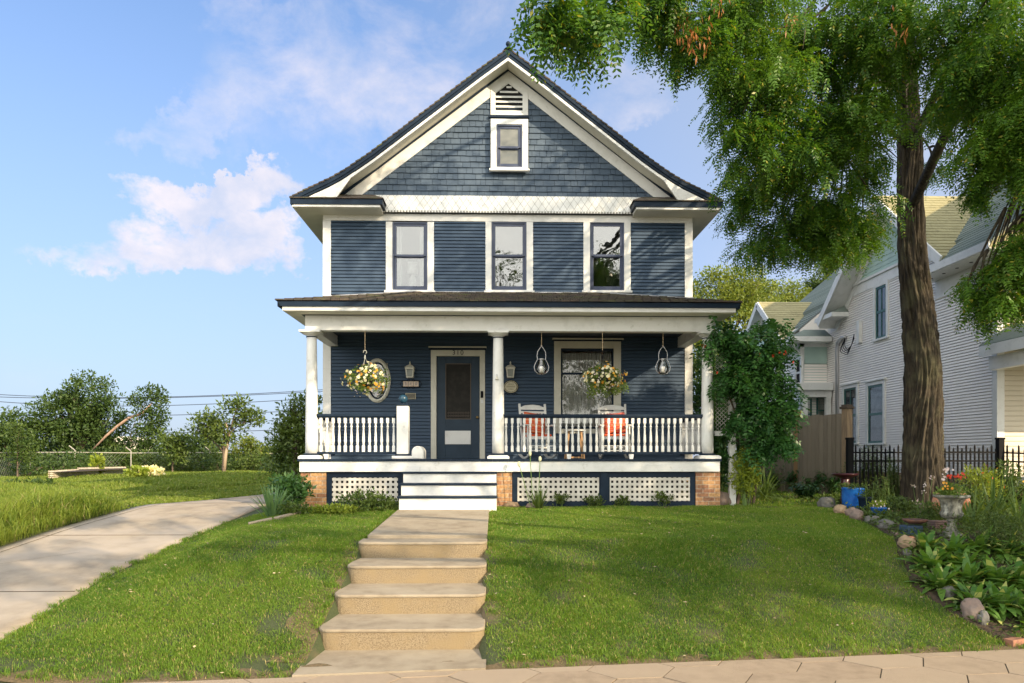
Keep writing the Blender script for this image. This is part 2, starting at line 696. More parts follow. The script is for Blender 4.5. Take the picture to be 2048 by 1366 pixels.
M['brick'] = brickmat('old_brick', (.46, .27, .12), (.25, .12, .07), (.38, .33, .26))
M['lattice'] = mat('lattice_paint', (.66, .64, .58), .6, (.52, .49, .43), 4, 5, .4, .7)
M['black'] = mat('black_iron', (.010, .010, .011), .75, spec=.15)
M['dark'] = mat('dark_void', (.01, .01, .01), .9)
M['brass'] = mat('brass', (.25, .17, .07), .35, metal=.8)
M['steel'] = mat('galvanised_steel', (.55, .56, .58), .35, metal=.7)
M['candle'] = mat('candle_wax', (.85, .84, .80), .5)
M['rope'] = mat('rope', (.5, .38, .24), .9)
M['conc'] = mat('old_concrete', (.37, .31, .225), .9, (.23, .185, .13), 5, 12, .42, .75, .8, 130, col3=(.42, .36, .27), scale3=1.8, lo3=.45, hi3=.7)
M['pebble'] = mat('exposed_aggregate', (.38, .305, .195), .9, (.22, .165, .10), 95, 4, .4, .60, 1.0, 130, col3=(.33, .25, .14), scale3=3, lo3=.45, hi3=.62)
M['drive'] = mat('driveway_concrete', (.40, .335, .25), .92, (.27, .225, .17), 3.5, 12, .42, .72, .6, 140, col3=(.46, .40, .33), scale3=.8, lo3=.4, hi3=.7)
M['paver'] = mat('paver_concrete', (.37, .285, .20), .9, (.25, .19, .13), 6, 12, .42, .75, .7, 120, isl=(.40, .315, .225))
M['joint'] = mat('joint_soil', (.09, .065, .04), .95, (.05, .045, .025), 30)
M['ground'] = mat('lawn_soil', (.060, .075, .026), .95, (.035, .050, .018), 60, 8, .4, .65, .5, 50, col3=(.14, .105, .06), scale3=1.3, lo3=.52, hi3=.7)
M['soil'] = mat('bed_soil', (.07, .048, .03), .95, (.035, .026, .018), 18, 8, .4, .65, .8, 40)
M['dirt'] = mat('dry_dirt', (.17, .12, .065), .95, (.09, .075, .035), 45, 8, .4, .65, .8, 50)
M['whitesiding'] = mat('white_siding', (.88, .85, .80), .5, (.80, .77, .73), 1.5, 6, .4, .75, .03, 40)
M['mint'] = mat('mint_siding', (.46, .62, .56), .6, (.40, .55, .50), 2, 5)
M['greenwin'] = mat('green_sash', (.02, .10, .09), .4)
M['yroof'] = mat('olive_roof_shingles', (.34, .31, .17), .95, (.25, .235, .13), 12, 8, .4, .65, .3, 60, isl=(.37, .34, .19))
M['groof'] = mat('teal_roof_shingles', (.17, .21, .18), .95, (.12, .155, .135), 12, 8, .4, .65, .3, 60, isl=(.20, .24, .21))
M['creamwall'] = mat('cream_siding', (.66, .60, .48), .6)
M['fencewood'] = mat('weathered_boards', (.31, .26, .20), .9, (.22, .185, .14), 14, 7, .35, .65, .4, 30, (4, 4, .25), isl=(.33, .28, .215), bstretch=(6, 6, .3))
M['bark'] = mat('furrowed_bark', (.070, .056, .036), .95, (.022, .017, .012), 9, 8, .40, .60, 1.0, 26, (2.8, 2.8, .4), col3=(.085, .080, .045), scale3=2.0, bstretch=(2.4, 2.4, .35))
M['bark2'] = mat('grey_bark', (.16, .12, .085), .95, (.08, .06, .045), 9, 6)
M['rock'] = mat('field_stone', (.25, .18, .145), .9, (.20, .16, .14), 7, 8, .38, .62, .5, 25)
M['rock2'] = mat('grey_stone', (.16, .155, .145), .9, (.10, .10, .09), 8, 8, .38, .62, .5, 25)
M['rock3'] = mat('tan_stone', (.40, .29, .18), .9, (.28, .20, .13), 7, 8, .38, .62, .5, 25)
M['bluepot'] = mat('blue_glaze', (.015, .10, .42), .22, (.02, .15, .5), 6)
M['maroon'] = mat('maroon_glaze', (.045, .010, .012), .3)
M['terra'] = mat('terracotta', (.48, .17, .075), .7, (.60, .33, .22), 9, 6, .45, .65)
M['urn'] = mat('mossy_cement', (.27, .26, .21), .9, (.10, .10, .085), 12, 8, .4, .6, .7, 40, (1.5, 1.5, .5), col3=(.42, .42, .36), scale3=8)
M['stalk'] = mat('green_stalk', (.12, .20, .05), .7)
M['tan_wood'] = mat('tan_wood', (.42, .25, .12), .6)
M['wire'] = mat('cable', (.03, .04, .07), .7)
M['fencewire'] = mat('fence_wire', (.30, .30, .28), .6)

M['locust'] = leafmat('locust_leaves', (.022, .090, .018), (.12, .24, .026), (.30, .30, .04), .40, .4, .965)
M['dryleaf'] = leafmat('dry_pods', (.26, .10, .03), (.38, .16, .05), None, .3)
M['tree_dark'] = leafmat('dark_tree_leaves', (.030, .068, .018), (.080, .13, .030), None, .3)
M['tree_mid'] = leafmat('tree_leaves', (.055, .10, .022), (.12, .17, .035), None, .3)
M['tree_yel'] = leafmat('sunny_tree_leaves', (.10, .17, .03), (.23, .27, .05), None, .35)
M['bush'] = leafmat('bush_leaves', (.04, .085, .02), (.10, .15, .03), None, .3)
M['bush_l'] = leafmat('light_bush_leaves', (.16, .24, .03), (.30, .36, .05), None, .35)
M['vine'] = leafmat('vine_leaves', (.020, .075, .022), (.045, .13, .028), None, .3, .4)
M['hosta'] = leafmat('hosta_leaves', (.060, .17, .040), (.16, .29, .05), (.46, .50, .16), .4, .4, .86)
M['peony'] = leafmat('peony_leaves', (.025, .085, .025), (.075, .16, .04), None, .25, .35)
M['strap'] = leafmat('strap_leaves', (.06, .13, .035), (.15, .22, .05), None, .35)
M['iris'] = leafmat('iris_leaves', (.10, .20, .10), (.18, .30, .13), None, .35)
M['grass'] = leafmat('lawn_grass', (.070, .180, .022), (.22, .34, .042), (.50, .42, .18), .45, .6, .92)
M['wild'] = leafmat('wild_grass', (.085, .165, .022), (.25, .31, .050), (.36, .33, .14), .4, .6, .95)
M['fl_cream'] = leafmat('cream_petals', (.78, .72, .36), (.85, .82, .62), None, .3)
M['fl_orange'] = leafmat('orange_petals', (.72, .28, .03), (.75, .42, .06), None, .3)
M['fl_red'] = leafmat('red_petals', (.60, .035, .02), (.62, .07, .03), None, .3)
M['fl_pink'] = leafmat('pale_petals', (.62, .48, .56), (.75, .68, .72), None, .3)
M['basketleaf'] = leafmat('basket_leaves', (.06, .14, .03), (.20, .28, .06), None, .4)


# ------------------------------------------------------------------ foliage helpers
def unit(v):
    return v / np.maximum(np.linalg.norm(v, axis=-1, keepdims=True), 1e-9)


def rdir(n):
    return unit(rng.normal(size=(n, 3)))


def leafq(P, D, N, L, W, fold=0.0):
    """rhombic leaves: base P, direction D, normal N"""
    D = unit(D)
    S = unit(np.cross(D, N))
    L = np.broadcast_to(np.asarray(L, float).reshape(-1, 1), (len(P), 1))
    W = np.broadcast_to(np.asarray(W, float).reshape(-1, 1), (len(P), 1))
    mid = P + D * L * .45
    return np.stack([P, mid + S * W * .5, P + D * L, mid - S * W * .5], 1)


def pinnate(P, D, length, pairs, ll, lw, droop=.35):
    """compound leaves: P,D (n,3) -> (n*2*pairs,4,3)"""
    n = len(P)
    D = unit(D)
    up = np.array([0, 0, 1.0])
    S = unit(np.cross(D, up) + rng.normal(scale=.35, size=(n, 3)))
    S = unit(S - D * (S * D).sum(1, keepdims=True))
    Nn = np.cross(S, D)
    out = []
    ln = np.asarray(length).reshape(-1, 1) * np.ones((n, 1))
    for j in range(pairs):
        t = (j + .6) / pairs
        c = P + D * ln * t - up * (ln * droop * t * t)
        sc = (1 - .45 * abs(t - .45) * 1.6)
        for sgn in (-1, 1):
            dd = unit(S * sgn * .85 + D * .45 - up * .25 + rng.normal(scale=.12, size=(n, 3)))
            out.append(leafq(c, dd, Nn + rng.normal(scale=.25, size=(n, 3)), ll * sc * rng.uniform(.8, 1.15, n), lw * sc))
    return np.concatenate(out, 0)


def clump_leaves(centers, per, r, leaf, asp=.5, flat=1.0, up=.2, out=None):
    """simple leaves scattered round clump centres"""
    n = len(centers) * per
    c = np.repeat(centers, per, 0)
    r = np.repeat(np.broadcast_to(np.asarray(r, float), (len(centers),)), per)[:, None]
    d = rdir(n)
    rad = rng.uniform(0, 1, (n, 1)) ** .5
    P = c + d * rad * r * np.array([1, 1, flat])
    D = unit(d * .6 + rng.normal(scale=.6, size=(n, 3)) + np.array([0, 0, up]))
    N = unit(rng.normal(scale=.7, size=(n, 3)) + np.array([0, 0, 1.0]))
    s = leaf * rng.uniform(.7, 1.3, n)
    return leafq(P, D, N, s, s * asp)


def blob_centers(blobs, k, shell=.55):
    out = []
    for (cx, cy, cz, rx, ry, rz) in blobs:
        n = max(3, int(k * (rx * ry + ry * rz + rx * rz) / 3))
        d = rdir(n)
        rad = shell + (1 - shell) * rng.uniform(0, 1, (n, 1)) ** .6
        out.append(np.array([cx, cy, cz]) + d * rad * np.array([rx, ry, rz]))
    return np.concatenate(out, 0)


def curve_pts(p, q, sag=0.0, side=0.0, n=8):
    p, q = Vector(p), Vector(q)
    d = q - p
    sd = d.cross(Vector((0, 0, 1)))
    if sd.length > 1e-6: sd.normalize()
    out = []
    for i in range(n + 1):
        t = i / n
        w = 4 * t * (1 - t)
        out.append(p + d * t + Vector((0, 0, sag * w)) + sd * side * w)
    return out


def simple_tree(name, label, base, h, blobs, matl, leaf=.16, per=26, k=9, r=.5, trunk=.18, group=None, cat='tree', barkm='bark2', asp=.5, topf=.55, lean=0.0):
    """blobs relative to the base, in metres"""
    t = thing(name, label, cat, base, 0, group)
    bx, by, bz = base
    B = [(bx + b[0], by + b[1], bz + b[2], b[3], b[4], b[5]) for b in blobs]
    tr = MB()
    top = Vector((bx + lean, by, bz + h * topf))
    pts = curve_pts((bx, by, bz - .2), top, 0, trunk * .8, 8)
    tr.tube(pts, [trunk * (1.25 - .75 * i / 8) for i in range(9)], 9)
    for b in B:
        s = pts[random.randint(4, 8)]
        e = Vector(b[:3])
        tr.tube(curve_pts(s, e, .15 * b[3], .1 * b[3], 6), [trunk * (.5 - .065 * i) for i in range(7)], 6)
        for _ in range(3):
            e2 = e + Vector((random.uniform(-1, 1) * b[3], random.uniform(-1, 1) * b[4], random.uniform(-.3, 1) * b[5])) * .75
            tr.tube(curve_pts(s.lerp(e, .6), e2, .08, .05, 4), [trunk * (.24 - .045 * i) for i in range(5)], 5)
    tr.build('trunk', M[barkm], t, True)
    cs = blob_centers(B, k)
    q = clump_leaves(cs, per, rng.uniform(.6, 1.25, len(cs)) * r, leaf, asp, .7)
    qmesh('crown', q, M[matl], t)
    return t


# ------------------------------------------------------------------ ground, paving, driveway
def axis(parts):
    out = []
    for p in parts:
        out += list(p)
    return np.array(sorted(set(round(float(v), 4) for v in out)))


gx = axis([[-900, -500, -300, -200, -140, -100, -75, -60], np.arange(-50, -12, 2), np.arange(-12, 12.01, .12), np.arange(14, 50, 3), [60, 80, 120, 200, 400, 900]])
gy = axis([[-300, -150, -80, -40, -20, -10, -4, 0, 2], np.arange(3, 16.01, .1), np.arange(16.5, 60, 1.5), [65, 75, 90, 120, 200, 400, 900]])
GX, GY = np.meshgrid(gx, gy)
GZ = gz(GX, GY)
inwalk = (GX > -1.59) & (GX < -.16) & (GY > 5.9) & (GY < 12.3)
GZ = GZ - inwalk * .3
underhouse = (GX > -3.4) & (GX < 4.0) & (GY > 13.2) & (GY < 24)
GZ = GZ - underhouse * .25
ground = grid_mesh('ground', gx, gy, np.stack([GX, GY, GZ], -1), M['ground'])
setp(ground, 'grassy earth rising from the pavement to the house', kind='structure')


def sheet(name, xl, xr, ys, lift, m, label, nx=14, kind='structure'):
    ys = np.asarray(ys, float)
    L = np.array([xl(y) for y in ys])
    R = np.array([xr(y) for y in ys])
    t = np.linspace(0, 1, nx)
    PX = L[:, None] * (1 - t) + R[:, None] * t
    PY = np.repeat(ys[:, None], nx, 1)
    PZ = gz(PX, PY) + lift
    P = np.stack([PX, PY, PZ], -1)
    # skirt so that the slab has an edge
    lo = P.copy()
    lo[..., 2] -= .12
    P = np.concatenate([lo[:, :1], P, lo[:, -1:]], 1)
    o = grid_mesh(name, None, None, P, m, smooth=False)
    return setp(o, label, kind=kind)


def DR(y):
    return float(np.interp(y, [-5, 3, 6, 9, 12.5, 15, 17.5, 20, 26], [-4.0, -4.1, -4.42, -4.72, -4.5, -4.3, -4.15, -4.1, -4.1]))


def DL(y):
    return float(np.interp(y, [-5, 3, 6, 9, 10.3, 11.7, 13.7, 15.4, 17.5, 20, 26], [-9, -8.0, -7.25, -7.05, -7.0, -7.0, -6.75, -6.1, -5.7, -5.6, -5.6]))


sheet('driveway', DL, DR, np.arange(-5, 26, .25), .022, M['drive'], 'worn concrete driveway curving past the left side of the house')

jm = MB()
for y in (8.2, 11.2, 14.4):
    jm.box(DL(y) + .05, DR(y) - .05, y, y + .018, gzf(-5.6, y) + .012, gzf(-5.6, y) + .027)


jx = DL(6)
for y0 in np.arange(3.0, 22, .5):
    jm.add([(DL(y0) + .22, y0, gzf(DL(y0) + .22, y0) + .0265), (DL(y0) + .235, y0, gzf(DL(y0) + .235, y0) + .0265), (DL(y0 + .5) + .235, y0 + .5, gzf(DL(y0 + .5) + .235, y0 + .5) + .0265), (DL(y0 + .5) + .22, y0 + .5, gzf(DL(y0 + .5) + .22, y0 + .5) + .0265)], [(0, 1, 2, 3)])
for (x_, y_, dx_, dy_) in ((-6.8, 9.2, 1.3, 1.0), (-5.2, 6.8, -1.2, 1.4), (-5.6, 12.2, .9, .9)):
    px_, py_ = x_, y_
    for k in range(9):
        qx, qy = px_ + dx_ / 9 + random.uniform(-.06, .06), py_ + dy_ / 9 + random.uniform(-.06, .06)
        jm.add([(px_, py_, gzf(px_, py_) + .0268), (px_ + .006, py_ - .006, gzf(px_, py_) + .0268), (qx + .006, qy - .006, gzf(qx, qy) + .0268), (qx, qy, gzf(qx, qy) + .0268)], [(0, 1, 2, 3)])
        px_, py_ = qx, qy
setp(jm.build('driveway_joints', M['joint']), 'dark joints and cracks across the concrete driveway', kind='structure')


def edge_y(x):
    return 6.39 + .107 * x


# pavement of long hexagonal pavers, turned a few degrees to the house
import bmesh
ang = math.atan(.107)
bm = bmesh.new()
a_, b_ = .40, .27
Rm = Matrix.Rotation(ang, 3, 'Z')
for i in range(-22, 24):
    for j in range(-14, 3):
        cx_ = i * a_ * 1.5
        cy_ = j * b_ * 2 + (b_ if i % 2 else 0)
        pts = []
        g_ = .006
        for (u, v) in ((a_ - g_, 0), (a_ / 2 - g_ / 2, b_ - g_), (-a_ / 2 + g_ / 2, b_ - g_), (-a_ + g_, 0), (-a_ / 2 + g_ / 2, -b_ + g_), (a_ / 2 - g_ / 2, -b_ + g_)):
            pts.append((cx_ + u, cy_ + v))
        dz = random.uniform(-.003, .003)
        top = [bm.verts.new(Vector((0, 6.22, 0)) + Rm @ Vector((x, y, 0)) + Vector((0, 0, .012 + dz + random.uniform(-.0015, .0015)))) for x, y in pts]
        bot = [bm.verts.new(v.co - Vector((0, 0, .06))) for v in top]
        bm.faces.new(top)
        for k in range(6):
            bm.faces.new((top[k], bot[k], bot[(k + 1) % 6], top[(k + 1) % 6]))
bm.normal_update()
bmesh.ops.bisect_plane(bm, geom=bm.verts[:] + bm.edges[:] + bm.faces[:], plane_co=(0, 6.36, 0), plane_no=Rm @ Vector((0, 1, 0)), clear_outer=True)
me = bpy.data.meshes.new('sidewalk')
bm.to_mesh(me)
bm.free()
sw = finish('sidewalk', me, M['paver'], None, False)
setp(sw, 'tan pavement of hexagonal concrete pavers', kind='structure')
mb = MB()
c1 = Rm @ Vector((-13, .105, 0)) + Vector((0, 6.22, 0))
c2 = Rm @ Vector((13, .105, 0)) + Vector((0, 6.22, 0))
n_ = Rm @ Vector((0, -7.6, 0))
mb.add([(c1.x, c1.y, .006), (c2.x, c2.y, .006), (c2.x + n_.x, c2.y + n_.y, .006), (c1.x + n_.x, c1.y + n_.y, .006)], [(0, 3, 2, 1)])
setp(mb.build('pavement_joint', M['joint']), 'dark soil in the joints between the pavers', kind='structure')


# worn earth along the pavement and left of the steps
dn_ = 160
xs_ = np.linspace(-5.0, 7.4, dn_)
wd_ = .14 + .10 * np.abs(np.sin(xs_ * 3.1) * np.sin(xs_ * 1.3 + 1)) + .05 * np.sin(xs_ * 11)
rows_d = []
for f_ in np.linspace(0, 1, 6):
    yy_ = edge_y(xs_) - .03 + (wd_ + .03) * f_
    rows_d.append(np.stack([xs_, yy_, gz(xs_, yy_) + .006 + .012 * (1 - f_)], -1))
setp(grid_mesh('dirt_edge', None, None, np.stack(rows_d), M['dirt']), 'worn dry earth along the lawn edge of the pavement', kind='structure')
ys_ = np.linspace(6.5, 9.1, 60)
rows_d = []
for f_ in np.linspace(0, 1, 6):
    xx_ = -1.69 - (.16 + .22 * np.abs(np.sin(ys_ * 2.3)) + .05 * np.sin(ys_ * 9)) * f_
    rows_d.append(np.stack([xx_, ys_, gz(xx_, ys_) + .006], -1))
setp(grid_mesh('dirt_patch', None, None, np.stack(rows_d), M['dirt']), 'bare earth beside the left end of the garden steps', kind='structure')


def round_rect(x0, x1, y0, y1, r, n=5):
    """rounded corners at the near (y0) end"""
    out = []
    for i in range(n + 1):
        a = math.pi + (math.pi / 2) * i / n
        out.append((x0 + r + r * math.cos(a), y0 + r + r * math.sin(a)))
    for i in range(n + 1):
        a = math.pi * 1.5 + (math.pi / 2) * i / n
        out.append((x1 - r + r * math.cos(a), y0 + r + r * math.sin(a)))
    out += [(x1, y1), (x0, y1)]
    return out


XL_, XR_ = -1.70, -.10
steps = thing('garden_steps', 'four worn concrete steps with pebbly risers climbing the lawn', 'steps', (-.9, 6.95, 0))
SY = [6.946, 7.61, 8.286, 8.95, 9.36]
SZ = [.232, .435, .635, .828]
for i in range(4):
    p = MB()
    p.prism_z(round_rect(XL_ + .0, XR_, SY[i] + .012, SY[i + 1] + .2, .13), SZ[i] - .42, SZ[i] - .035)
    st = p.build('step', M['pebble'], steps, bevel=.006)
    q = MB()
    q.prism_z(round_rect(XL_ - .002, XR_ + .002, SY[i], SY[i + 1] + .02, .13), SZ[i] - .035, SZ[i])
    q.build('tread', M['conc'], st, bevel=.012)

mb = MB()
mb.add([(XL_ - .02, edge_y(XL_) - .02, .026), (XR_ + .02, edge_y(XR_) - .02, .026), (XR_ + .02, 6.99, .03), (XL_ - .02, 6.99, .03),
        (XL_ - .02, edge_y(XL_) - .02, -.1), (XR_ + .02, edge_y(XR_) - .02, -.1)], [(0, 1, 2, 3), (4, 5, 1, 0)])
setp(mb.build('footpath', M['conc']), 'concrete landing between the pavement and the lowest garden step', kind='structure')
mb = MB()
for (y0, y1) in ((9.372, 10.80), (10.812, 12.32)):
    z0, z1 = .872 + (y0 - 9.36) * .041, .872 + (y1 - 9.36) * .041
    mb.add([(XL_ + .06, y0, z0), (XR_, y0, z0), (XR_, y1, z1), (XL_ + .06, y1, z1), (XL_ + .06, y0, z0 - .3), (XR_, y0, z0 - .3), (XR_, y1, z1 - .3), (XL_ + .06, y1, z1 - .3)],
           [(0, 1, 2, 3), (0, 4, 5, 1), (1, 5, 6, 2), (0, 3, 7, 4)])
setp(mb.build('front_path', M['conc'], bevel=.01), 'concrete path from the garden steps to the porch steps', kind='structure')


# ------------------------------------------------------------------ the blue house
YW, YB, YE, YF, YR = 15.1, 13.17, 12.78, 13.06, 14.59
HX0, HX1 = X(648, YW), X(1383, YW)
HXC = (HX0 + HX1) / 2


def WZ(py, px=1015):
    return Z(py, px, YW)


def siding(mb, O, Ud, N, u1, z0, z1, e, openings, out=.020, maxlen=None, groove=.017, deep=.022):
    """lapped boards; openings are (ua, ub, za, zb) in wall coordinates"""
    O, Ud, N = Vector(O), Vector(Ud), Vector(N)
    nrow = int(math.ceil((z1 - z0) / e))
    for r in range(nrow):
        za = z0 + r * e
        zb = min(za + e + .004, z1)
        zm = (za + min(za + e, z1)) / 2
        segs = [(0.0, u1)]
        for (a, b, c, d) in openings:
            if c <= zm <= d:
                ns = []
                for (s0, s1) in segs:
                    if b <= s0 or a >= s1:
                        ns.append((s0, s1))
                    else:
                        if a > s0: ns.append((s0, a))
                        if b < s1: ns.append((b, s1))
                segs = ns
        for (s0, s1) in segs:
            cuts = [s0]
            L = maxlen or 3.4
            while s1 - cuts[-1] > L * 1.3:
                cuts.append(cuts[-1] + L * random.uniform(.6, 1.1))
            cuts.append(s1)
            for a, b in zip(cuts[:-1], cuts[1:]):
                o_ = out + random.uniform(-.001, .001)
                g = groove
                zt = zb - g
                p = [O + Ud * a + N * o_ + Vector((0, 0, za)), O + Ud * b + N * o_ + Vector((0, 0, za)),
                     O + Ud * b + N * .004 + Vector((0, 0, zt)), O + Ud * a + N * .004 + Vector((0, 0, zt)),
                     O + Ud * b - N * deep + Vector((0, 0, zt)), O + Ud * a - N * deep + Vector((0, 0, zt)),
                     O + Ud * b - N * deep + Vector((0, 0, zb)), O + Ud * a - N * deep + Vector((0, 0, zb)),
                     O + Ud * a - N * deep + Vector((0, 0, za)), O + Ud * b - N * deep + Vector((0, 0, za))]
                mb.add(p, [(0, 1, 2, 3), (3, 2, 4, 5), (5, 4, 6, 7), (8, 9, 1, 0)])


house = thing('house', 'navy blue two storey wooden house with white trim and steep front gable', 'house', (HXC, YW, 1.0))
HZ0 = .75
zs0 = WZ(916)          # bottom of the porch wall
zmid = WZ(600)
zfr0 = WZ(444)         # underside of the upper frieze
zfr1 = WZ(430)
zceil = WZ(673)
zsof = WZ(427)
zband0, zband1 = WZ(428), WZ(393)


def op(pxa, pxb, pya, pyb):
    """opening on the front wall from picture corners"""
    return (X(pxa, YW) - HX0, X(pxb, YW) - HX0, WZ(pyb, pxa) , WZ(pya, pxa))


upper_ops = [op(776, 864, 440, 585), op(975, 1062, 440, 585), op(1171, 1257, 440, 585)]
lower_ops = [op(865, 968, 701, 921), op(1110, 1240, 684, 866)]
ovx, ovz, orx, orz = X(755, YW) - HX0, WZ(762), .27, .43
lower_ops.append((ovx - orx * .8, ovx + orx * .8, ovz - orz * .8, ovz + orz * .8))
w = MB()
siding(w, (HX0, YW, 0), (1, 0, 0), (0, -1, 0), HX1 - HX0, zs0 - .02, zfr0 + .02, .071, upper_ops + lower_ops)
back = 24.0
siding(w, (HX0, back, 0), (0, -1, 0), (-1, 0, 0), back - YW, .95, zsof, .071, [])
siding(w, (HX1, YW, 0), (0, 1, 0), (1, 0, 0), back - YW, .95, zsof, .071, [])
w.build('wall', M['blue_siding'], house)
# solid shell behind the siding, with the rooms open behind the windows
sh = MB()
ops_all = upper_ops + lower_ops


def shell_front(mb, y0, y1, z0, z1, ops):
    xs = sorted({0.0, HX1 - HX0} | {a for o in ops for a in o[:2]})
    zs = sorted({z0, z1} | {min(max(a, z0), z1) for o in ops for a in o[2:]})
    for xa, xb in zip(xs[:-1], xs[1:]):
        for za, zb in zip(zs[:-1], zs[1:]):
            xm, zm = (xa + xb) / 2, (za + zb) / 2
            if any(o[0] < xm < o[1] and o[2] < zm < o[3] for o in ops): continue
            mb.box(HX0 + xa, HX0 + xb, y0, y1, za, zb)


shell_front(sh, YW + .024, YW + .13, .8, zband0, ops_all)
sh.box(HX0 + .012, HX0 + .13, YW + .13, back, .8, zsof)
sh.box(HX1 - .13, HX1 - .012, YW + .13, back, .8, zsof)
sh.box(HX0, HX1, back - .1, back + .02, .8, zsof)
fl1 = WZ(640)
sh.box(HX0 + .13, HX1 - .13, YW + .13, back - .1, fl1, fl1 + .25)
sh.box(HX0 + .13, HX1 - .13, YW + .13, back - .1, 1.6, 1.8)
sh.box(HX0 + .13, HX1 - .13, YW + .13, back - .1, zsof - .1, zsof - .01)
for px in (890, 1105):
    xx = X(px, YW)
    sh.box(xx - .05, xx + .05, YW + .13, back - .1, fl1 + .25, zsof - .1)
sh.box(X(850, YW) - .05, X(850, YW) + .05, YW + .13, back - .1, 1.8, fl1)
sh.box(X(1050, YW) - .05, X(1050, YW) + .05, YW + .13, back - .1, 1.8, fl1)
sh.box(HX0 + .13, HX1 - .13, YW + 3.2, YW + 3.3, 1.8, zsof - .1)
sh.build('inner_wall', M['room'], house)
fd = MB()
fd.box(HX0 + .02, HX1 - .02, YW + .02, back, .6, .96)
fd.build('foundation', M['brick'], house)

# gable of square shingles, with a gentle spread of widths
zg = zband1 - .02
ax_, az_ = X(1017, YW), WZ(141)
gs = MB()
slope = .766
row = .122
r = 0
z = zg
while z < az_ - .55:
    half = (az_ - z) / slope - .15
    x = -half + random.uniform(-.1, 0)
    while x < half:
        wd = random.choice((.10, .14, .16, .2, .24, .13, .18))
        xa, xb = max(x, -half), min(x + wd - .007, half)
        if xb - xa > .02:
            j = random.uniform(-.005, .004)
            o_ = .026 + random.uniform(-.004, .004)
            gs.add([(ax_ + xa, YW - o_, z + j), (ax_ + xb, YW - o_, z + j), (ax_ + xb, YW - .002, z + row + .01), (ax_ + xa, YW - .002, z + row + .01),
                    (ax_ + xa, YW + .005, z + j), (ax_ + xb, YW + .005, z + j), (ax_ + xa, YW + .005, z + row), (ax_ + xb, YW + .005, z + row)],
                   [(0, 1, 2, 3), (4, 5, 1, 0), (4, 0, 3, 6), (1, 5, 7, 2)])
        x += wd
    z += row
    r += 1
gs.build('gable_shingles', M['blue_shingle'], house)
gb = MB()
gb.prism_y([(ax_ - (az_ - zg) / slope - .3, zg - .1), (ax_ + (az_ - zg) / slope + .3, zg - .1), (ax_ + .35, az_ - .05), (ax_ - .35, az_ - .05)], YW + .006, YW + .12)
gb.build('gable_wall', M['navy'], house)

# flared band of white diamond shingles
bx0, bx1 = X(690, YW), X(1345, YW)
bd = MB()
yt, yb_ = YW - .022, YW - .125
bd.prism_x([(yt + .0, zband1), (yb_, zband0 + .015), (yb_, zband0), (YW, zband0), (YW, zband1)], bx0, bx1)
dbk = bd.build('shingle_band', mat('band_backing', (.30, .30, .28), .9), house)
dm = MB()
hgt = zband1 - zband0
cols = 46
cw = (bx1 - bx0) / cols
rows = 4
chh = hgt / rows * 1.0
gap = .0035


def bandp(x, t, o):
    y = yt + (yb_ - yt) * (1 - t)
    return (x, y - .004 - o, zband0 + .015 + (hgt - .015) * t)


def clipdiamond(cx_, ct, hw, ht):
    pts = [(cx_, ct - ht), (cx_ + hw, ct), (cx_, ct + ht), (cx_ - hw, ct)]
    out = []
    for i in range(4):
        a, b = pts[i], pts[(i + 1) % 4]
        for edge in (None,):
            pass
        out.append(a)
        for lim in (0.0, 1.0):
            if (a[1] - lim) * (b[1] - lim) < 0:
                t = (lim - a[1]) / (b[1] - a[1])
                out.append((a[0] + (b[0] - a[0]) * t, lim))
    out = [(x, t) for x, t in out if -1e-6 <= t <= 1 + 1e-6]
    return out


for i in range(cols + 1):
    for j in range(0, 3):
        for off in (0, 1):
            cx_ = bx0 + (i + .5 * off) * cw
            ct = (j + .5 * off) / 1.5 - .17
            pl = clipdiamond(cx_, ct, cw / 2 - gap, 1 / 3.0 - .016)
            if len(pl) < 3: continue
            o0 = random.uniform(0, .0015)
            dm.add([bandp(max(min(x, bx1), bx0), t, .004 * (1 - t) + o0) for x, t in pl], [tuple(range(len(pl)))])
dm.build('diamond_tiles', M['white'], dbk)
# little saw-tooth lip under the band and the dark moulding below it
lip = MB()
n = 110
for i in range(n):
    xa = bx0 + (bx1 - bx0) * i / n
    xb = bx0 + (bx1 - bx0) * (i + .6) / n
    lip.box(xa, xb, yb_ - .006, yb_ + .02, zband0 - .018, zband0 + .014)
lip.build('band_lip', M['white'], dbk)

trim = MB()
trim.box(HX0 - .03, HX1 + .03, YW - .06, YW, zfr1 + .0, zband0 - .02)
trim.build('frieze_moulding', M['navy'], house, bevel=.005)
fz = MB()
fz.box(HX0 - .012, HX1 + .012, YW - .028, YW, zfr0, zfr1)
for side, xx in ((-1, HX0 - .012), (1, HX1 + .012)):
    fz.box(xx, xx - side * .02, YW, back, zfr0 + .05, zsof)
fz.build('frieze', M['white'], house, bevel=.003)
for s_, xx in ((1, HX0), (-1, HX1)):
    cb = MB()
    cb.box(xx - s_ * .02, xx + s_ * .145, YW - .024, YW + .001, .95, zfr0)
    cb.box(xx - s_ * .02, xx - s_ * -.001, YW, YW + .14, .95, zfr0)
    cb.build('corner_board', M['white'], house, bevel=.003)


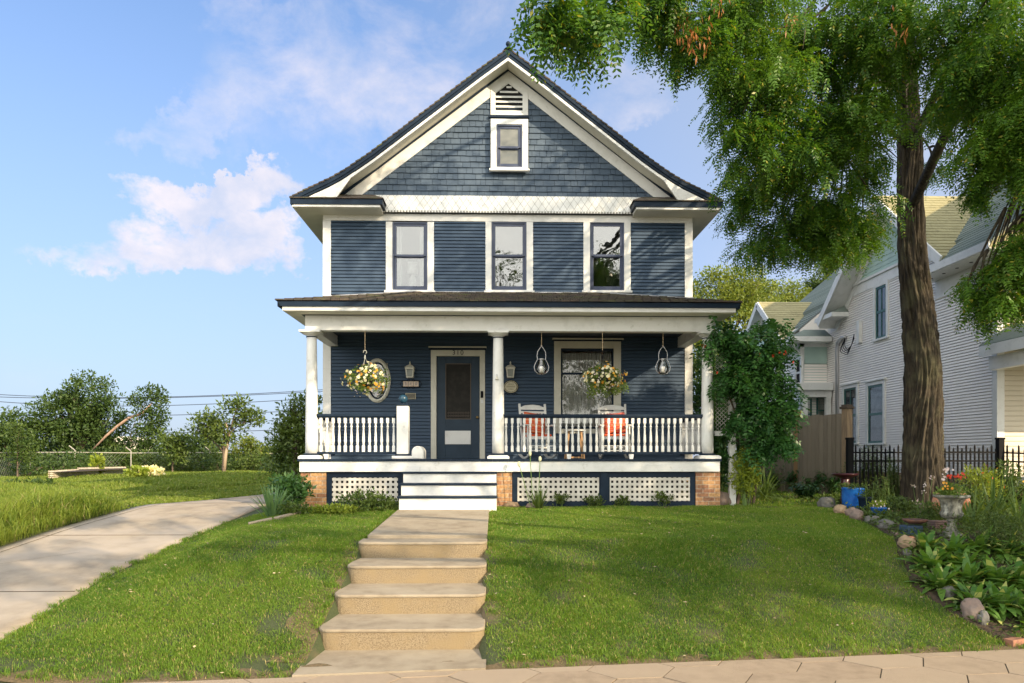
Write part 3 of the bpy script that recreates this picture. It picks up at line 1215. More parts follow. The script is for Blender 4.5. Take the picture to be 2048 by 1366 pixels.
# windows ----------------------------------------------------------
def window(pxc0, pxc1, pyc0, pyc1, pxb0, pxb1, pyb0, pyb1, mid_py, glasses=True, sill=True, topcas=True, yb=YW, deep=.055):
    """casing corners, then blue sash corners (picture coordinates on the front wall)"""
    cx0, cx1 = X(pxc0, yb), X(pxc1, yb)
    bx0_, bx1_ = X(pxb0, yb), X(pxb1, yb)
    pm = (pxc0 + pxc1) / 2
    cz1, cz0 = Z(pyc0, pm, yb), Z(pyc1, pm, yb)
    bz1, bz0 = Z(pyb0, pm, yb), Z(pyb1, pm, yb)
    zm = Z(mid_py, pm, yb)
    fr = MB()
    fr.box(cx0, bx0_, yb - .03, yb + .05, cz0, cz1)
    fr.box(bx1_, cx1, yb - .03, yb + .05, cz0, cz1)
    if topcas and cz1 - bz1 > .01:
        fr.box(bx0_, bx1_, yb - .03, yb + .05, bz1, cz1)
    if cz0 < bz0 - .005:
        fr.box(bx0_, bx1_, yb - .028, yb + .05, cz0, bz0)
    wdw = fr.build('window', M['white'], house, bevel=.003)
    if sill:
        s2 = MB()
        s2.box(cx0 - .03, cx1 + .03, yb - .07, yb + .02, cz0 - .045, cz0)
        s2.build('sill', M['white'], wdw, bevel=.005)
    sf = MB()
    t1, t2 = .030, .052
    sf.box(bx0_, bx0_ + t1, yb - .018, yb + .08, bz0, bz1)
    sf.box(bx1_ - t1, bx1_, yb - .018, yb + .08, bz0, bz1)
    sf.box(bx0_ + t1, bx1_ - t1, yb - .018, yb + .08, bz1 - t1, bz1)
    sf.box(bx0_ + t1, bx1_ - t1, yb - .018, yb + .08, bz0, bz0 + .02)
    a0, a1 = bx0_ + t1, bx1_ - t1
    # upper sash
    sf.box(a0, a0 + t2, yb + .004, yb + .035, zm, bz1 - t1)
    sf.box(a1 - t2, a1, yb + .004, yb + .035, zm, bz1 - t1)
    sf.box(a0 + t2, a1 - t2, yb + .004, yb + .035, bz1 - t1 - .05, bz1 - t1)
    sf.box(a0 + t2, a1 - t2, yb + .002, yb + .036, zm - .012, zm + .034)
    # lower sash, set further in
    sf.box(a0, a0 + t2, yb + .038, yb + .07, bz0 + .02, zm + .02)
    sf.box(a1 - t2, a1, yb + .038, yb + .07, bz0 + .02, zm + .02)
    sf.box(a0 + t2, a1 - t2, yb + .038, yb + .07, bz0 + .02, bz0 + .095)
    sf.box(a0 + t2, a1 - t2, yb + .040, yb + .068, zm - .03, zm + .02)
    sf.build('sash', M['sash'], wdw, bevel=.003)
    if glasses:
        g = MB()
        g.box(a0 + t2, a1 - t2, yb + .018, yb + .021, zm + .034, bz1 - t1 - .05)
        g.box(a0 + t2, a1 - t2, yb + .052, yb + .055, bz0 + .095, zm - .03)
        g.build('pane', M['glass'], wdw)
    else:
        g = MB()
        g.box(a0 + t2, a1 - t2, yb + .018, yb + .021, zm + .034, bz1 - t1 - .05)
        g.box(a0 + t2, a1 - t2, yb + .052, yb + .055, bz0 + .095, zm - .03)
        g.build('screen', M['shade_board'], wdw)
    return wdw, (a0, a1, bz0, bz1)


w1, r1 = window(772, 868, 444.3, 582, 785, 855, 444.8, 580.5, 512)
w2, r2 = window(971, 1066, 444.3, 582, 983, 1053, 444.8, 580.5, 512)
w3, r3 = window(1166.6, 1261, 444.3, 582, 1179.6, 1248, 444.8, 581, 512)
w4, r4 = window(981.5, 1056, 239, 339, 993, 1044.5, 249.7, 335, 295.5, glasses=False, yb=YW - .10)


def drape(name, parent, x0, x1, y, z0, z1, amp=.03, fold=.07, m='curtain'):
    n = max(8, int((x1 - x0) / .012))
    xs = np.linspace(x0, x1, n)
    ys = y + amp * np.sin(xs * 2 * math.pi / fold) * (1 + .3 * np.sin(xs * 9))
    P = np.zeros((2, n, 3))
    P[:, :, 0] = xs
    P[:, :, 1] = ys
    P[0, :, 2] = z1
    P[1, :, 2] = z0
    return grid_mesh(name, None, None, P, M[m], parent)


for wd, rr, spans in ((w1, r1, ((0, .22), (.78, 1))), (w2, r2, ((-.1, .10),)), (w3, r3, ((.93, 1.1),))):
    L_ = rr[1] - rr[0]
    for a, b in spans:
        drape('curtain', wd, rr[0] + a * L_, rr[0] + b * L_, YW + .17, rr[2] - .1, rr[3] + .05, .015, .06, 'room')

# header moulding and louvred vent above the attic window
hd = MB()
hd.box(X(978, YW), X(1058, YW), YW - .075, YW, WZ(238), WZ(233))
hd.build('header_moulding', M['navy'], house, bevel=.005)
v = MB()
vx0, vx1 = X(981, YW), X(1056, YW)
lx0, lx1 = X(991, YW), X(1045, YW)
vz0, vz1 = WZ(232), WZ(171)
lz0, lzs, lza = WZ(227), WZ(187), WZ(166)
xm = (lx0 + lx1) / 2
v.box(vx0, lx0, YW - .045, YW, vz0, lzs)
v.box(lx1, vx1, YW - .045, YW, vz0, lzs)
v.box(lx0, lx1, YW - .045, YW, vz0, lz0)
v.prism_y([(vx0, lzs), (lx0, lzs), (xm, lza), (xm, lza + .13), (vx0, lzs + .05)], YW - .045, YW)
v.prism_y([(lx1, lzs), (vx1, lzs), (vx1, lzs + .05), (xm, lza + .13), (xm, lza)], YW - .045, YW)
vent = v.build('attic_vent', M['white'], house, bevel=.003)
lv = MB()
nl = 6
for i in range(nl):
    za = lz0 + (lza - .03 - lz0) * i / nl
    wz = lz0 + (lza - lz0) * (i + .6) / nl
    hw = (lx1 - lx0) / 2 if wz < lzs else max(.03, (lx1 - lx0) / 2 * (lza - wz) / (lza - lzs))
    lv.add([(xm - hw, YW - .05, za), (xm + hw, YW - .05, za), (xm + hw, YW - .0, za + .075), (xm - hw, YW - .0, za + .075),
            (xm - hw, YW - .05, za + .03), (xm + hw, YW - .05, za + .03)], [(4, 5, 2, 3), (0, 1, 5, 4), (0, 3, 2, 1)])
lv.build('louvre', M['white'], vent)
dk = MB()
dk.prism_y([(lx0, lz0), (lx1, lz0), (lx1, lzs), (xm, lza), (lx0, lzs)], YW - .019, YW + .02)
dk.build('vent_opening', M['dark'], vent)

# rake boards on the wall
rk = MB()
rw = .255
zc_ = az_ - .03
for s_ in (-1, 1):
    e_ = (zc_ - zband1) / slope
    rk.prism_y([(ax_, zc_), (ax_ + s_ * e_, zband1), (ax_ + s_ * (e_ - rw / slope - .02), zband1), (ax_, zc_ - rw)], YW - .034, YW - .001)
rk.build('rake_board', M['white'], house)
rn = MB()
for s_ in (-1, 1):
    e_ = (az_ + .03 - zband1) / slope
    rn.prism_y([(ax_, az_ + .03), (ax_ + s_ * e_, zband1), (ax_ + s_ * (e_ - .075), zband1), (ax_, az_ - .028)], YW - .07, YW - .035)
rn.build('rake_moulding', M['navy'], house)

# ------------------------------------------------------------------ main roof with flared eaves
PROF = [(0, 0), (.585, -.433), (1.352, -1.03), (2.09, -1.6), (2.715, -2.085), (3.07, -2.335), (3.33, -2.51), (3.57, -2.645), (3.855, -2.78), (4.15, -2.925), (4.36, -3.035)]
RZ = Z(96.5, 1016, YR)
RX = X(1016.3, YR)


def prof(x):
    return float(np.interp(abs(x), [p[0] for p in PROF], [p[1] for p in PROF]))


TIP = 4.36
rt_ = MB()
for s_ in (-1, 1):
    # shingle courses, each a thin wedge lapping the one below
    L = 0
    xs = list(np.arange(0, TIP, .105)) + [TIP]
    for a, b in zip(xs[:-1], xs[1:]):
        za, zb = RZ + prof(a), RZ + prof(b)
        y = YR - .02 + random.uniform(-.006, .006)
        A = [(RX + s_ * a, za + .002), (RX + s_ * (b + .012), zb + .014 + random.uniform(-.002, .004)), (RX + s_ * (b + .012), zb - .012), (RX + s_ * a, za - .03)]
        if s_ < 0: A = A[::-1]
        rt_.prism_y(A, y, back + .5)
roof = rt_.build('roof', M['wood_roof'], house)
rc = MB()
rc.prism_y([(RX - .09, RZ - .045), (RX, RZ + .03), (RX + .09, RZ - .045), (RX, RZ - .0)], YR - .05, back + .5)
rc.build('ridge_cap', M['navy'], roof)
fn = MB()
fx, fy, fz0 = RX, YR - .01, RZ + .0
fn.lathe([(.05, -.02), (.045, .0), (.02, .02), (.018, .03), (.03, .038), (.046, .06), (.05, .08), (.046, .1), (.03, .122), (.004, .13)], (fx, fy, fz0), 14)
fn.build('finial', M['navy'], roof, True)
RET = Z(401, 1015, YR)      # top of the eave fascia
ZS = Z(415.5, 1015, YR)     # soffit


def strip(o1, o2, clampz, grow=0.0):
    """poly between two offsets below the roof profile for one side"""
    def f(s_):
        xs = np.concatenate([[0], np.arange(.3, TIP, .12), [TIP]])
        top = [(RX + s_ * x, max(RZ + prof(x) - o1 * (1 - grow * x / TIP), clampz)) for x in xs]
        bot = [(RX + s_ * x, max(RZ + prof(x) - o2 * (1 - grow * x / TIP), clampz)) for x in xs]
        return xs, top, bot
    return f


def strip_mesh(mb, f, y0, y1):
    for s_ in (-1, 1):
        xs, top, bot = f(s_)
        for i in range(len(xs) - 1):
            if top[i][1] - bot[i][1] < .002 and top[i + 1][1] - bot[i + 1][1] < .002: continue
            q = [bot[i], bot[i + 1], top[i + 1], top[i]]
            if s_ < 0: q = q[::-1]
            mb.prism_y(q, y0, y1)


fa = MB()
strip_mesh(fa, strip(.02, .095, RET), YR - .012, YR + .03)
strip_mesh(fa, strip(.095, .175, RET, .2), YR + .008, YR + .035)
fa.build('rake_fascia', M['navy'], roof)
fw = MB()
strip_mesh(fw, strip(.178, .235, RET), YR + .012, YR + .05)
# the white panel that fills the flare above the cornice return
for s_ in (-1, 1):
    xs = np.arange(3.07, TIP + .01, .1)
    for a, b in zip(xs[:-1], xs[1:]):
        za, zb = RZ + prof(a) - .17, RZ + prof(b) - .17
        if zb < RET + .01: zb = RET + .01
        if za <= RET + .012: continue
        lo = RET - .0
        q = [(RX + s_ * a, max(lo, RZ + prof(3.07) - .17 - (a - 3.07) * 1.4)), (RX + s_ * b, max(lo, RZ + prof(3.07) - .17 - (b - 3.07) * 1.4)), (RX + s_ * b, zb), (RX + s_ * a, za)]
        if s_ < 0: q = q[::-1]
        fw.prism_y(q, YR + .014, YR + .052)
fw.build('rake_trim', M['white'], roof)
sf = MB()
strip_mesh(sf, strip(.165, .185, RET), YR + .05, YW - .0)
sf.build('rake_soffit', M['cream'], roof)
# eaves down the sides and the returns at the front
ev = MB()
ew = MB()
es = MB()
er = MB()
rend = {-1: X(765, YR), 1: X(1268, YR)}
for s_ in (-1, 1):
    tipx = RX + s_ * TIP
    ev, ew, es, er = MB(), MB(), MB(), MB()
    hx = HX0 if s_ < 0 else HX1
    zt, zm_, zb = RET + .01, Z(411, 1015, YR), ZS
    # navy crown and white board, side runs
    ev.box(tipx, tipx - s_ * .05, YR, back + .5, zm_, zt)
    ew.box(tipx - s_ * .03, tipx - s_ * .06, YR + .03, back + .5, zb, zm_)
    es.box(tipx - s_ * .06, hx, YR + .06, back, zb - .012, zb + .006)
    # fronts
    ev.prism_y([(tipx, zt), (rend[s_], zt), (rend[s_], zm_), (tipx - s_ * .055, zm_)][::s_ * -1] if False else [(tipx, zt), (rend[s_], zt), (rend[s_], zm_), (tipx - s_ * .055, zm_)], YR - .004, YR + .045)
    ew.box(tipx - s_ * .06, rend[s_] + s_ * .05, YR + .02, YR + .055, zb, zm_)
    es.box(hx - s_ * .0, rend[s_] + s_ * .05, YR + .055, YW - .03, zb - .012, zb + .006)
    # return ends
    ev.box(rend[s_] - .0, rend[s_] + s_ * .045, YR + .045, YW - .1, zm_, zt)
    ew.box(rend[s_] + s_ * .05, rend[s_] + s_ * .085, YR + .056, YW - .1, zb, zm_)
    # little shingled roof on the return
    zw = zband1 - .01
    x_in = rend[s_] - s_ * .02
    er.add([(tipx, YR - .03, zt), (x_in, YR - .03, zt), (x_in + s_ * .28, YW - .02, zw), (tipx, YW - .02, zw),
            (tipx, YR - .03, zt + .018), (x_in, YR - .03, zt + .018), (x_in + s_ * .28, YW - .02, zw + .018), (tipx, YW - .02, zw + .018), (x_in, YW - .02, zt), (x_in, YW - .02, zt + .018)],
           [(4, 5, 6, 7), (0, 1, 5, 4), (5, 9, 6), (1, 8, 9, 5)])
    for b_, nm, mm in ((ev, 'eave_crown', 'navy'), (ew, 'eave_board', 'white'), (es, 'eave_soffit', 'cream'), (er, 'return_roof', 'wood_roof')):
        b_.build(nm, M[mm], roof)


# ------------------------------------------------------------------ the porch
porch = house
BX0, BX1 = X(610, YB), X(1427, YB)
zb0, zb1 = Z(660, 1015, YB), Z(632, 1015, YB)
FX0, FX1 = X(598.5, YF), X(1440, YF)
zf1 = Z(918, 1015, YF)        # porch floor
bm_ = MB()
bm_.box(BX0, BX1, YB, YB + .17, zb0, zb1)
bm_.box(BX0, BX0 + .17, YB + .17, YW, zb0, zb1)
bm_.box(BX1 - .17, BX1, YB + .17, YW, zb0, zb1)
bm_.build('porch_beam', M['white'], house, bevel=.004)
bl = MB()
bl.box(BX0 + .01, BX1 - .01, YB - .012, YB + .182, zb0 - .018, zb0 + .008)
bl.box(BX0 - .014, BX0 + .18, YB + .182, YW - .03, zb0 - .018, zb0 + .008)
bl.box(BX1 - .18, BX1 + .014, YB + .182, YW - .03, zb0 - .018, zb0 + .008)
bl.build('beam_lip', M['white'], house)
bn = MB()
bn.box(BX0 - .05, BX1 + .05, YB - .05, YB, zb1 - .005, zb1 + .035)
bn.box(BX0 - .05, BX0, YB, YW, zb1 - .005, zb1 + .035)
bn.box(BX1, BX1 + .05, YB, YW, zb1 - .005, zb1 + .035)
bn.build('beam_moulding', M['navy'], house)
EX0, EX1 = X(553, YE), X(1483, YE)
zet, zem, zeb = Z(604, 1015, YE), Z(613.7, 1015, YE), Z(622, 1015, YE)
pf = MB()
pf.prism_y([(EX0, zet), (EX1, zet), (EX1 - .07, zem), (EX0 + .07, zem)], YE, YE + .05)
pf.box(EX0, EX0 + .05, YE + .05, YW, zem, zet)
pf.box(EX1 - .05, EX1, YE + .05, YW, zem, zet)
pf.build('porch_crown', M['navy'], house)
pw = MB()
pw.box(EX0 + .09, EX1 - .09, YE + .035, YE + .07, zeb, zem)
pw.box(EX0 + .09, EX0 + .12, YE + .07, YW, zeb, zem)
pw.box(EX1 - .12, EX1 - .09, YE + .07, YW, zeb, zem)
pw.build('porch_fascia', M['white'], house)
ps = MB()
ps.box(EX0 + .12, EX1 - .12, YE + .07, YB - .05, zeb - .01, zeb + .008)
ps.box(EX0 + .12, BX0 - .05, YB - .05, YW, zeb - .01, zeb + .008)
ps.box(BX1 + .05, EX1 - .12, YB - .05, YW, zeb - .01, zeb + .008)
ps.build('porch_soffit', M['cream'], house)
pc = MB()
pc.box(BX0 + .17, BX1 - .17, YB + .17, YW, zceil, zceil + .02)
nb = 26
for i in range(nb):
    y = YB + .18 + (YW - YB - .2) * i / nb
    pc.box(BX0 + .171, BX1 - .171, y, y + .058, zceil - .006, zceil + .001)
pc.build('porch_ceiling', M['ceiling'], house)
pr = MB()
zwr = WZ(587)
hl, hr = X(838, YW), X(1192, YW)
nc = 17
for i in range(nc):
    t0, t1 = i / nc, (i + 1) / nc
    for (x0a, x0b, x1a, x1b) in ((EX0 - .02, hl, EX1 + .02, hr),):
        yA, yB2 = YE - .03 + (YW - YE + .03) * t0, YE - .03 + (YW - YE + .03) * t1
        zA, zB2 = zet + .012 + (zwr - zet) * t0, zet + .012 + (zwr - zet) * t1
        xa0, xa1 = x0a + (x0b - x0a) * t0, x1a + (x1b - x1a) * t0
        xb0, xb1 = x0a + (x0b - x0a) * t1, x1a + (x1b - x1a) * t1
        m_ = int((xa1 - xa0) / .16)
        for k in range(m_):
            u0, u1 = k / m_, (k + 1) / m_ - .0008
            j1, j2 = random.uniform(0, .012), random.uniform(-.012, .012)
            pr.add([(xa0 + (xa1 - xa0) * u0, yA + j2, zA + .018 + j1), (xa0 + (xa1 - xa0) * u1, yA + j2, zA + .018 + j1), (xb0 + (xb1 - xb0) * u1, yB2, zB2 + .002), (xb0 + (xb1 - xb0) * u0, yB2, zB2 + .002),
                    (xa0 + (xa1 - xa0) * u0, yA + j2, zA - .002), (xa0 + (xa1 - xa0) * u1, yA + j2, zA - .002)], [(0, 1, 2, 3), (4, 5, 1, 0)])
for (ex, hx_) in ((EX0 - .02, hl), (EX1 + .02, hr)):
    pr.add([(ex, YE - .03, zet + .01), (hx_, YW, zwr + .008), (ex, YW + .02, zet + .01)], [(0, 1, 2)])
pr.build('porch_roof', M['wood_roof'], house)
fl = MB()
for (ex, hx_) in ((EX0 - .02, hl), (EX1 + .02, hr)):
    fl.tube([(ex + (hx_ - ex) * t, YE - .03 + (YW - YE + .01) * t, zet + .03 + (zwr - zet) * t) for t in np.linspace(.3, 1, 6)], .012, 5)
fl.box(hl, hr, YW - .03, YW - .018, zwr, zwr + .03)
fl.build('flashing', M['steel'], house)

# porch floor, skirt
pfl = MB()
nbd = 70
for i in range(nbd):
    xa = FX0 - .03 + (FX1 - FX0 + .06) * i / nbd
    xb = FX0 - .03 + (FX1 - FX0 + .06) * (i + 1) / nbd - .004
    pfl.box(xa, xb, YF - .03, YW, zf1 - .04, zf1)
pfl.build('porch_floor', M['navy'], house, bevel=.003)
sk = MB()
zsk0, zsk1 = Z(943.5, 1015, YF), zf1 - .042
sk.box(FX0, FX1, YF, YF + .04, zsk0, zsk1)
sk.box(FX0, FX0 + .04, YF + .04, YW, zsk0, zsk1)
sk.box(FX1 - .04, FX1, YF + .04, YW, zsk0, zsk1)
sk.build('porch_skirt', M['white'], house, bevel=.004)
YP = YF + .05
for (pa, pb) in ((601.4, 652.4), (994, 1024), (1391.5, 1440)):
    p = MB()
    p.box(X(pa, YP), X(pb, YP), YP, YP + .42, .6, zsk0 - .002)
    p.build('brick_pier', M['brick'], house)
for xx in (X(601.4, YP), X(1440, YP) - .2):
    p = MB()
    p.box(xx, xx + .2, YW - .35, YW - .02, .6, zsk0 - .002)
    p.build('brick_pier', M['brick'], house)


def lattice_panel(x0, x1, z0, z1, y, dirx=True, post=None):
    t = MB()
    fw_ = .095
    t.box(x0, x1, y, y + .03, z1 - .10, z1)
    t.box(x0, x1, y, y + .03, z0, z0 + .10)
    t.box(x0, x0 + fw_, y, y + .03, z0 + .10, z1 - .10)
    if post is None: t.box(x1 - fw_, x1, y, y + .03, z0 + .10, z1 - .10)
    pan = t.build('lattice_panel', M['navy'], house, bevel=.003)
    l = MB()
    a, b = x0 + fw_, x1 - (fw_ if post is None else 0)
    p_ = .0915
    n = int((b - a) / p_)
    off = ((b - a) - n * p_) / 2
    for i in range(n + 1):
        xc = a + off + i * p_
        l.box(max(xc - .024, a), min(xc + .024, b), y + .012, y + .018, z0 + .1, z1 - .1)
    n = int((z1 - z0 - .2) / p_)
    off = ((z1 - z0 - .2) - n * p_) / 2
    for i in range(n + 1):
        zc = z0 + .1 + off + i * p_
        l.box(a, b, y + .006, y + .0119, max(zc - .024, z0 + .1), min(zc + .024, z1 - .1))
    l.build('lattice', M['lattice'], pan)
    d = MB()
    d.box(a, b, y + .5, y + .51, z0, z1)
    return pan


zl1 = zsk0 - .004
zl0 = Z(1014, 1015, YP)
lattice_panel(X(652.4, YP) + .004, X(806, YP), zl0, zl1, YP + .02)
lattice_panel(X(1024, YP) + .004, X(1209, YP), zl0, zl1, YP + .02, post=None)
lattice_panel(X(1209, YP) + .004, X(1391.5, YP) - .004, zl0, zl1, YP + .02)
pp = MB()
pp.box(X(1202, YP), X(1215, YP), YP + .0, YP + .06, zl0, zl1 + .03)
pp.build('panel_post', M['navy'], house, bevel=.004)
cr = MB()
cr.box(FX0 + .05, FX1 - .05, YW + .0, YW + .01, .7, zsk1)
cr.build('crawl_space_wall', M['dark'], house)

# wooden porch steps
sx0b, sx1b = X(798, 12.25), X(993, 12.25)
tz = [(Z(992.5, 900, 12.25), 12.25), (Z(966.5, 900, 12.53), 12.53), (Z(943.5, 900, 12.81), 12.81)]
wst = MB()
trd = MB()
for i, (zt, yt_) in enumerate(tz):
    zb_ = (.96 if i == 0 else tz[i - 1][0])
    wst.box(sx0b, sx1b, yt_, YF - .001, zb_ - .02, zt - .035)
    trd.box(sx0b - .03, sx1b + .012, yt_ - .03, (tz[i + 1][1] if i < 2 else YF) - .001, zt - .035, zt)
ws = wst.build('porch_steps', M['white'], house, bevel=.004)
trd.build('tread', M['navy'], ws, bevel=.006)


# columns
def column(pxc, name='porch_column'):
    x = X(pxc, YB + .09)
    y = YB + .09
    c = MB()
    z0, z1 = zf1 + .001, zb0 - .02
    c.box(x - .205, x + .205, y - .205, y + .205, z0, z0 + .0555)
    pl = MB()
    c = MB()
    zs = z0 + .10
    H = z1 - .115 - zs
    prof_ = [(.112 - .022 * (t ** 1.6), zs + H * t) for t in np.linspace(0, 1, 10)]
    c.lathe(prof_, (x, y, 0), 28)
    shaft = c.build(name, M['white'], house, True)
    b = MB()
    b.prism_z([(x - .2, y - .2), (x + .2, y - .2), (x + .2, y + .2), (x - .2, y + .2)], z0, z0 + .04)
    b.add([(x - .2, y - .2, z0 + .04), (x + .2, y - .2, z0 + .04), (x + .2, y + .2, z0 + .04), (x - .2, y + .2, z0 + .04),
           (x - .165, y - .165, z0 + .066), (x + .165, y - .165, z0 + .066), (x + .165, y + .165, z0 + .066), (x - .165, y + .165, z0 + .066)],
          [(0, 1, 5, 4), (1, 2, 6, 5), (2, 3, 7, 6), (3, 0, 4, 7), (4, 5, 6, 7)])
    b.build('plinth', M['white'], shaft, bevel=.006)
    b = MB()
    b.lathe([(.135, z0 + .066), (.150, z0 + .075), (.150, z0 + .09), (.13, z0 + .1), (.108, z0 + .103)], (x, y, 0), 28)
    zt = z1 - .115
    b.lathe([(.088, zt - .005), (.10, zt + .0), (.10, zt + .012), (.088, zt + .018)], (x, y, 0), 28)
    b.build('torus', M['navy'], shaft, True)
    b = MB()
    b.lathe([(.09, zt + .018), (.092, zt + .03), (.12, zt + .04), (.150, zt + .06), (.158, zt + .075)], (x, y, 0), 28)
    b.box(x - .185, x + .185, y - .185, y + .185, zt + .075, z1)
    b.build('capital', M['white'], shaft)
    return x, y, shaft


col1 = column(623.4)
col2 = column(996.4)
col3 = column(1414.6)
# newel post with a ball
nx, ny = X(806.4, YB + .09), YB + .09
b = MB()
z0 = zf1 + .001
zt = Z(812, 806, ny)
b.box(nx - .105, nx + .105, ny - .105, ny + .105, z0 + .07, zt)
nw = b.build('newel_post', M['white'], house, bevel=.006)
b = MB()
b.box(nx - .185, nx + .185, ny - .185, ny + .185, z0, z0 + .055)
b.build('plinth', M['white'], nw, bevel=.012)
b = MB()
b.box(nx - .13, nx + .13, ny - .13, ny + .13, z0 + .055, z0 + .09)
b.prism_z([(nx - .12, ny - .12), (nx + .12, ny - .12), (nx + .12, ny + .12), (nx - .12, ny + .12)], zt, zt + .025)
b.lathe([(.06, zt + .025), (.035, zt + .04), (.03, zt + .055)], (nx, ny, 0), 16)
b.build('post_cap', M['navy'], nw)
b = MB()
b.sphere((nx, ny, zt + .13), .082, 20, 14)
b.build('ball_finial', mat('ball_paint', (.02, .065, .11), .25), nw, True)


def baluster_mb(x, y, z0, z1):
    h = z1 - z0
    m = MB()
    s = .024
    m.box(x - s, x + s, y - s, y + s, z0, z0 + h * .19)
    m.box(x - s, x + s, y - s, y + s, z1 - h * .16, z1)
    a = z0 + h * .19
    P = [(.020, 0), (.014, .02), (.024, .05), (.013, .085), (.023, .10), (.026, .16), (.022, .35), (.016, .52), (.014, .60), (.021, .615), (.014, .635), (.024, .68), (.013, .74), (.02, .81)]
    pr_ = [(r_, a + (h * .65) * (t / .81)) for r_, t in P]
    m.lathe(pr_, (x, y, 0), 9)
    return m


zr1, zr0 = Z(828, 700, YB + .09), Z(835.7, 700, YB + .09)
zq1, zq0 = Z(903.6, 700, YB + .09), Z(908, 700, YB + .09)


def railing(p, q, first, last, n, feet=()):
    p, q = Vector((*p, 0)), Vector((*q, 0))
    m = MB()
    for (zz0, zz1, wdt) in ((zr0 + .02, zr1, .10), (zr0, zr0 + .022, .07)):
        m.beam(p + Vector((0, 0, (zz0 + zz1) / 2)), q + Vector((0, 0, (zz0 + zz1) / 2)), wdt, zz1 - zz0)
    rail = m.build('railing', M['navy'], house, bevel=.008)
    m = MB()
    m.beam(p + Vector((0, 0, (zq0 + zq1) / 2)), q + Vector((0, 0, (zq0 + zq1) / 2)), .075, zq1 - zq0)
    m.build('bottom_rail', M['navy'], rail, bevel=.004)
    d = (q - p)
    src = None
    for i in range(n):
        t = first + (last - first) * i / (n - 1)
        c = p + d * t
        if src is None:
            src = baluster_mb(c.x, c.y, zq1 - .004, zr0 + .004).build('baluster', M['white'], rail)
            c0 = c
        else:
            o = src.copy()
            C.objects.link(o)
            o.parent = rail
            o.location = src.location + (c - c0)
    for t in feet:
        c = p + d * t
        f_ = MB()
        f_.add([(c.x - .03, c.y - .03, zf1), (c.x + .03, c.y - .03, zf1), (c.x + .03, c.y + .03, zf1), (c.x - .03, c.y + .03, zf1),
                (c.x - .045, c.y - .03, zq0), (c.x + .045, c.y - .03, zq0), (c.x + .045, c.y + .03, zq0), (c.x - .045, c.y + .03, zq0)],
               [(0, 1, 5, 4), (1, 2, 6, 5), (2, 3, 7, 6), (3, 0, 4, 7)])
        f_.build('rail_foot', M['white'], rail)
    return rail


ry = YB + .09
xa, xb = col1[0] + .09, nx - .1
f0, f1 = X(642.3, ry), X(787.4, ry)
railing((xa, ry), (xb, ry), (f0 - xa) / (xb - xa), (f1 - xa) / (xb - xa), 13, (.12,))
xa, xb = col2[0] + .08, col3[0] - .08
f0, f1 = X(1012.3, ry), X(1397, ry)
railing((xa, ry), (xb, ry), (f0 - xa) / (xb - xa), (f1 - xa) / (xb - xa), 33, (.33, .64))
for cx_ in (col1[0], col3[0]):
    railing((cx_, ry + .1), (cx_, YW - .02), .04, .96, 16)

# front door
dx0, dx1 = X(873, YW), X(959.5, YW)
m = MB()
cx0, cx1 = X(862, YW), X(970, YW)
zd1 = WZ(712.5, 915)
zc1 = WZ(700.6, 915)
m.box(cx0, dx0, YW - .035, YW + .1, zf1, zc1)
m.box(dx1, cx1, YW - .035, YW + .1, zf1, zc1)
m.box(dx0, dx1, YW - .035, YW + .1, zd1, zc1)
m.box(X(857.5, YW), X(973, YW), YW - .075, YW, WZ(696.3, 915), WZ(693.6, 915))
dframe = m.build('door_frame', M['cream'], house, bevel=.004)
m = MB()
m.box(X(858.5, YW), X(972, YW), YW - .055, YW, WZ(700.4, 915), WZ(696.4, 915))
m.build('door_moulding', M['navy'], dframe)
m = MB()
sx0, sx1 = X(891, YW), X(942, YW)
sz0, sz1 = WZ(838.6, 915), WZ(727, 915)
m.box(dx0 + .004, sx0, YW + .0, YW + .045, zf1 + .005, zd1 - .004)
m.box(sx1, dx1 - .004, YW + .0, YW + .045, zf1 + .005, zd1 - .004)
m.box(sx0, sx1, YW + .0, YW + .045, sz1, zd1 - .004)
m.box(sx0, sx1, YW + .0, YW + .045, zf1 + .005, sz0)
DN = mat('door_paint', (.015, .034, .058), .5, (.02, .042, .07), 3, 5, spec=.3)
door = m.build('door', DN, house, bevel=.004)
m = MB()
for (a, b, c_, d_) in ((sx0, sx0 + .014, sz0, sz1), (sx1 - .014, sx1, sz0, sz1), (sx0 + .014, sx1 - .014, sz0, sz0 + .014), (sx0 + .014, sx1 - .014, sz1 - .014, sz1)):
    m.box(a, b, YW - .008, YW + .03, c_, d_)
m.build('screen_bead', mat('bead', (.10, .08, .06), .6), door)
m = MB()
m.box(sx0 + .01, sx1 - .01, YW + .012, YW + .016, sz0 + .01, sz1 - .01)
# scrollwork pressed behind the foot of the screen
scr = m.build('screen', M['screen'], door)
m = MB()
for i in range(9):
    cx_ = sx0 + .06 + (sx1 - sx0 - .12) * i / 8
    for zz in (sz0 + .07, sz0 + .13):
        m.tube([(cx_ + .024 * math.cos(a) * (1 - a / 12), YW + .009, zz + .026 * math.sin(a) * (1 - a / 12)) for a in np.linspace(0, 8, 14)], .003, 4)
m.build('scrollwork', mat('scroll_iron', (.16, .13, .11), .5), door)
m = MB()
m.box(X(890, YW), X(941.5, YW), YW - .006, YW + .01, WZ(888.5, 915), WZ(861.5, 915))
m.build('kick_panel', M['white'], door, bevel=.004)
m = MB()
kx, kz = X(954.7, YW), WZ(835, 955)
m.lathe([(.028, 0), (.028, .006), (.012, .01), (.012, .035), (.026, .045), (.03, .06), (.024, .075), (.006, .08)], (0, 0, 0), 14)
m.v = [(kx + x, YW - z, kz + y) for (x, y, z) in m.v]
m.build('knob', M['brass'], door, True)
m = MB()
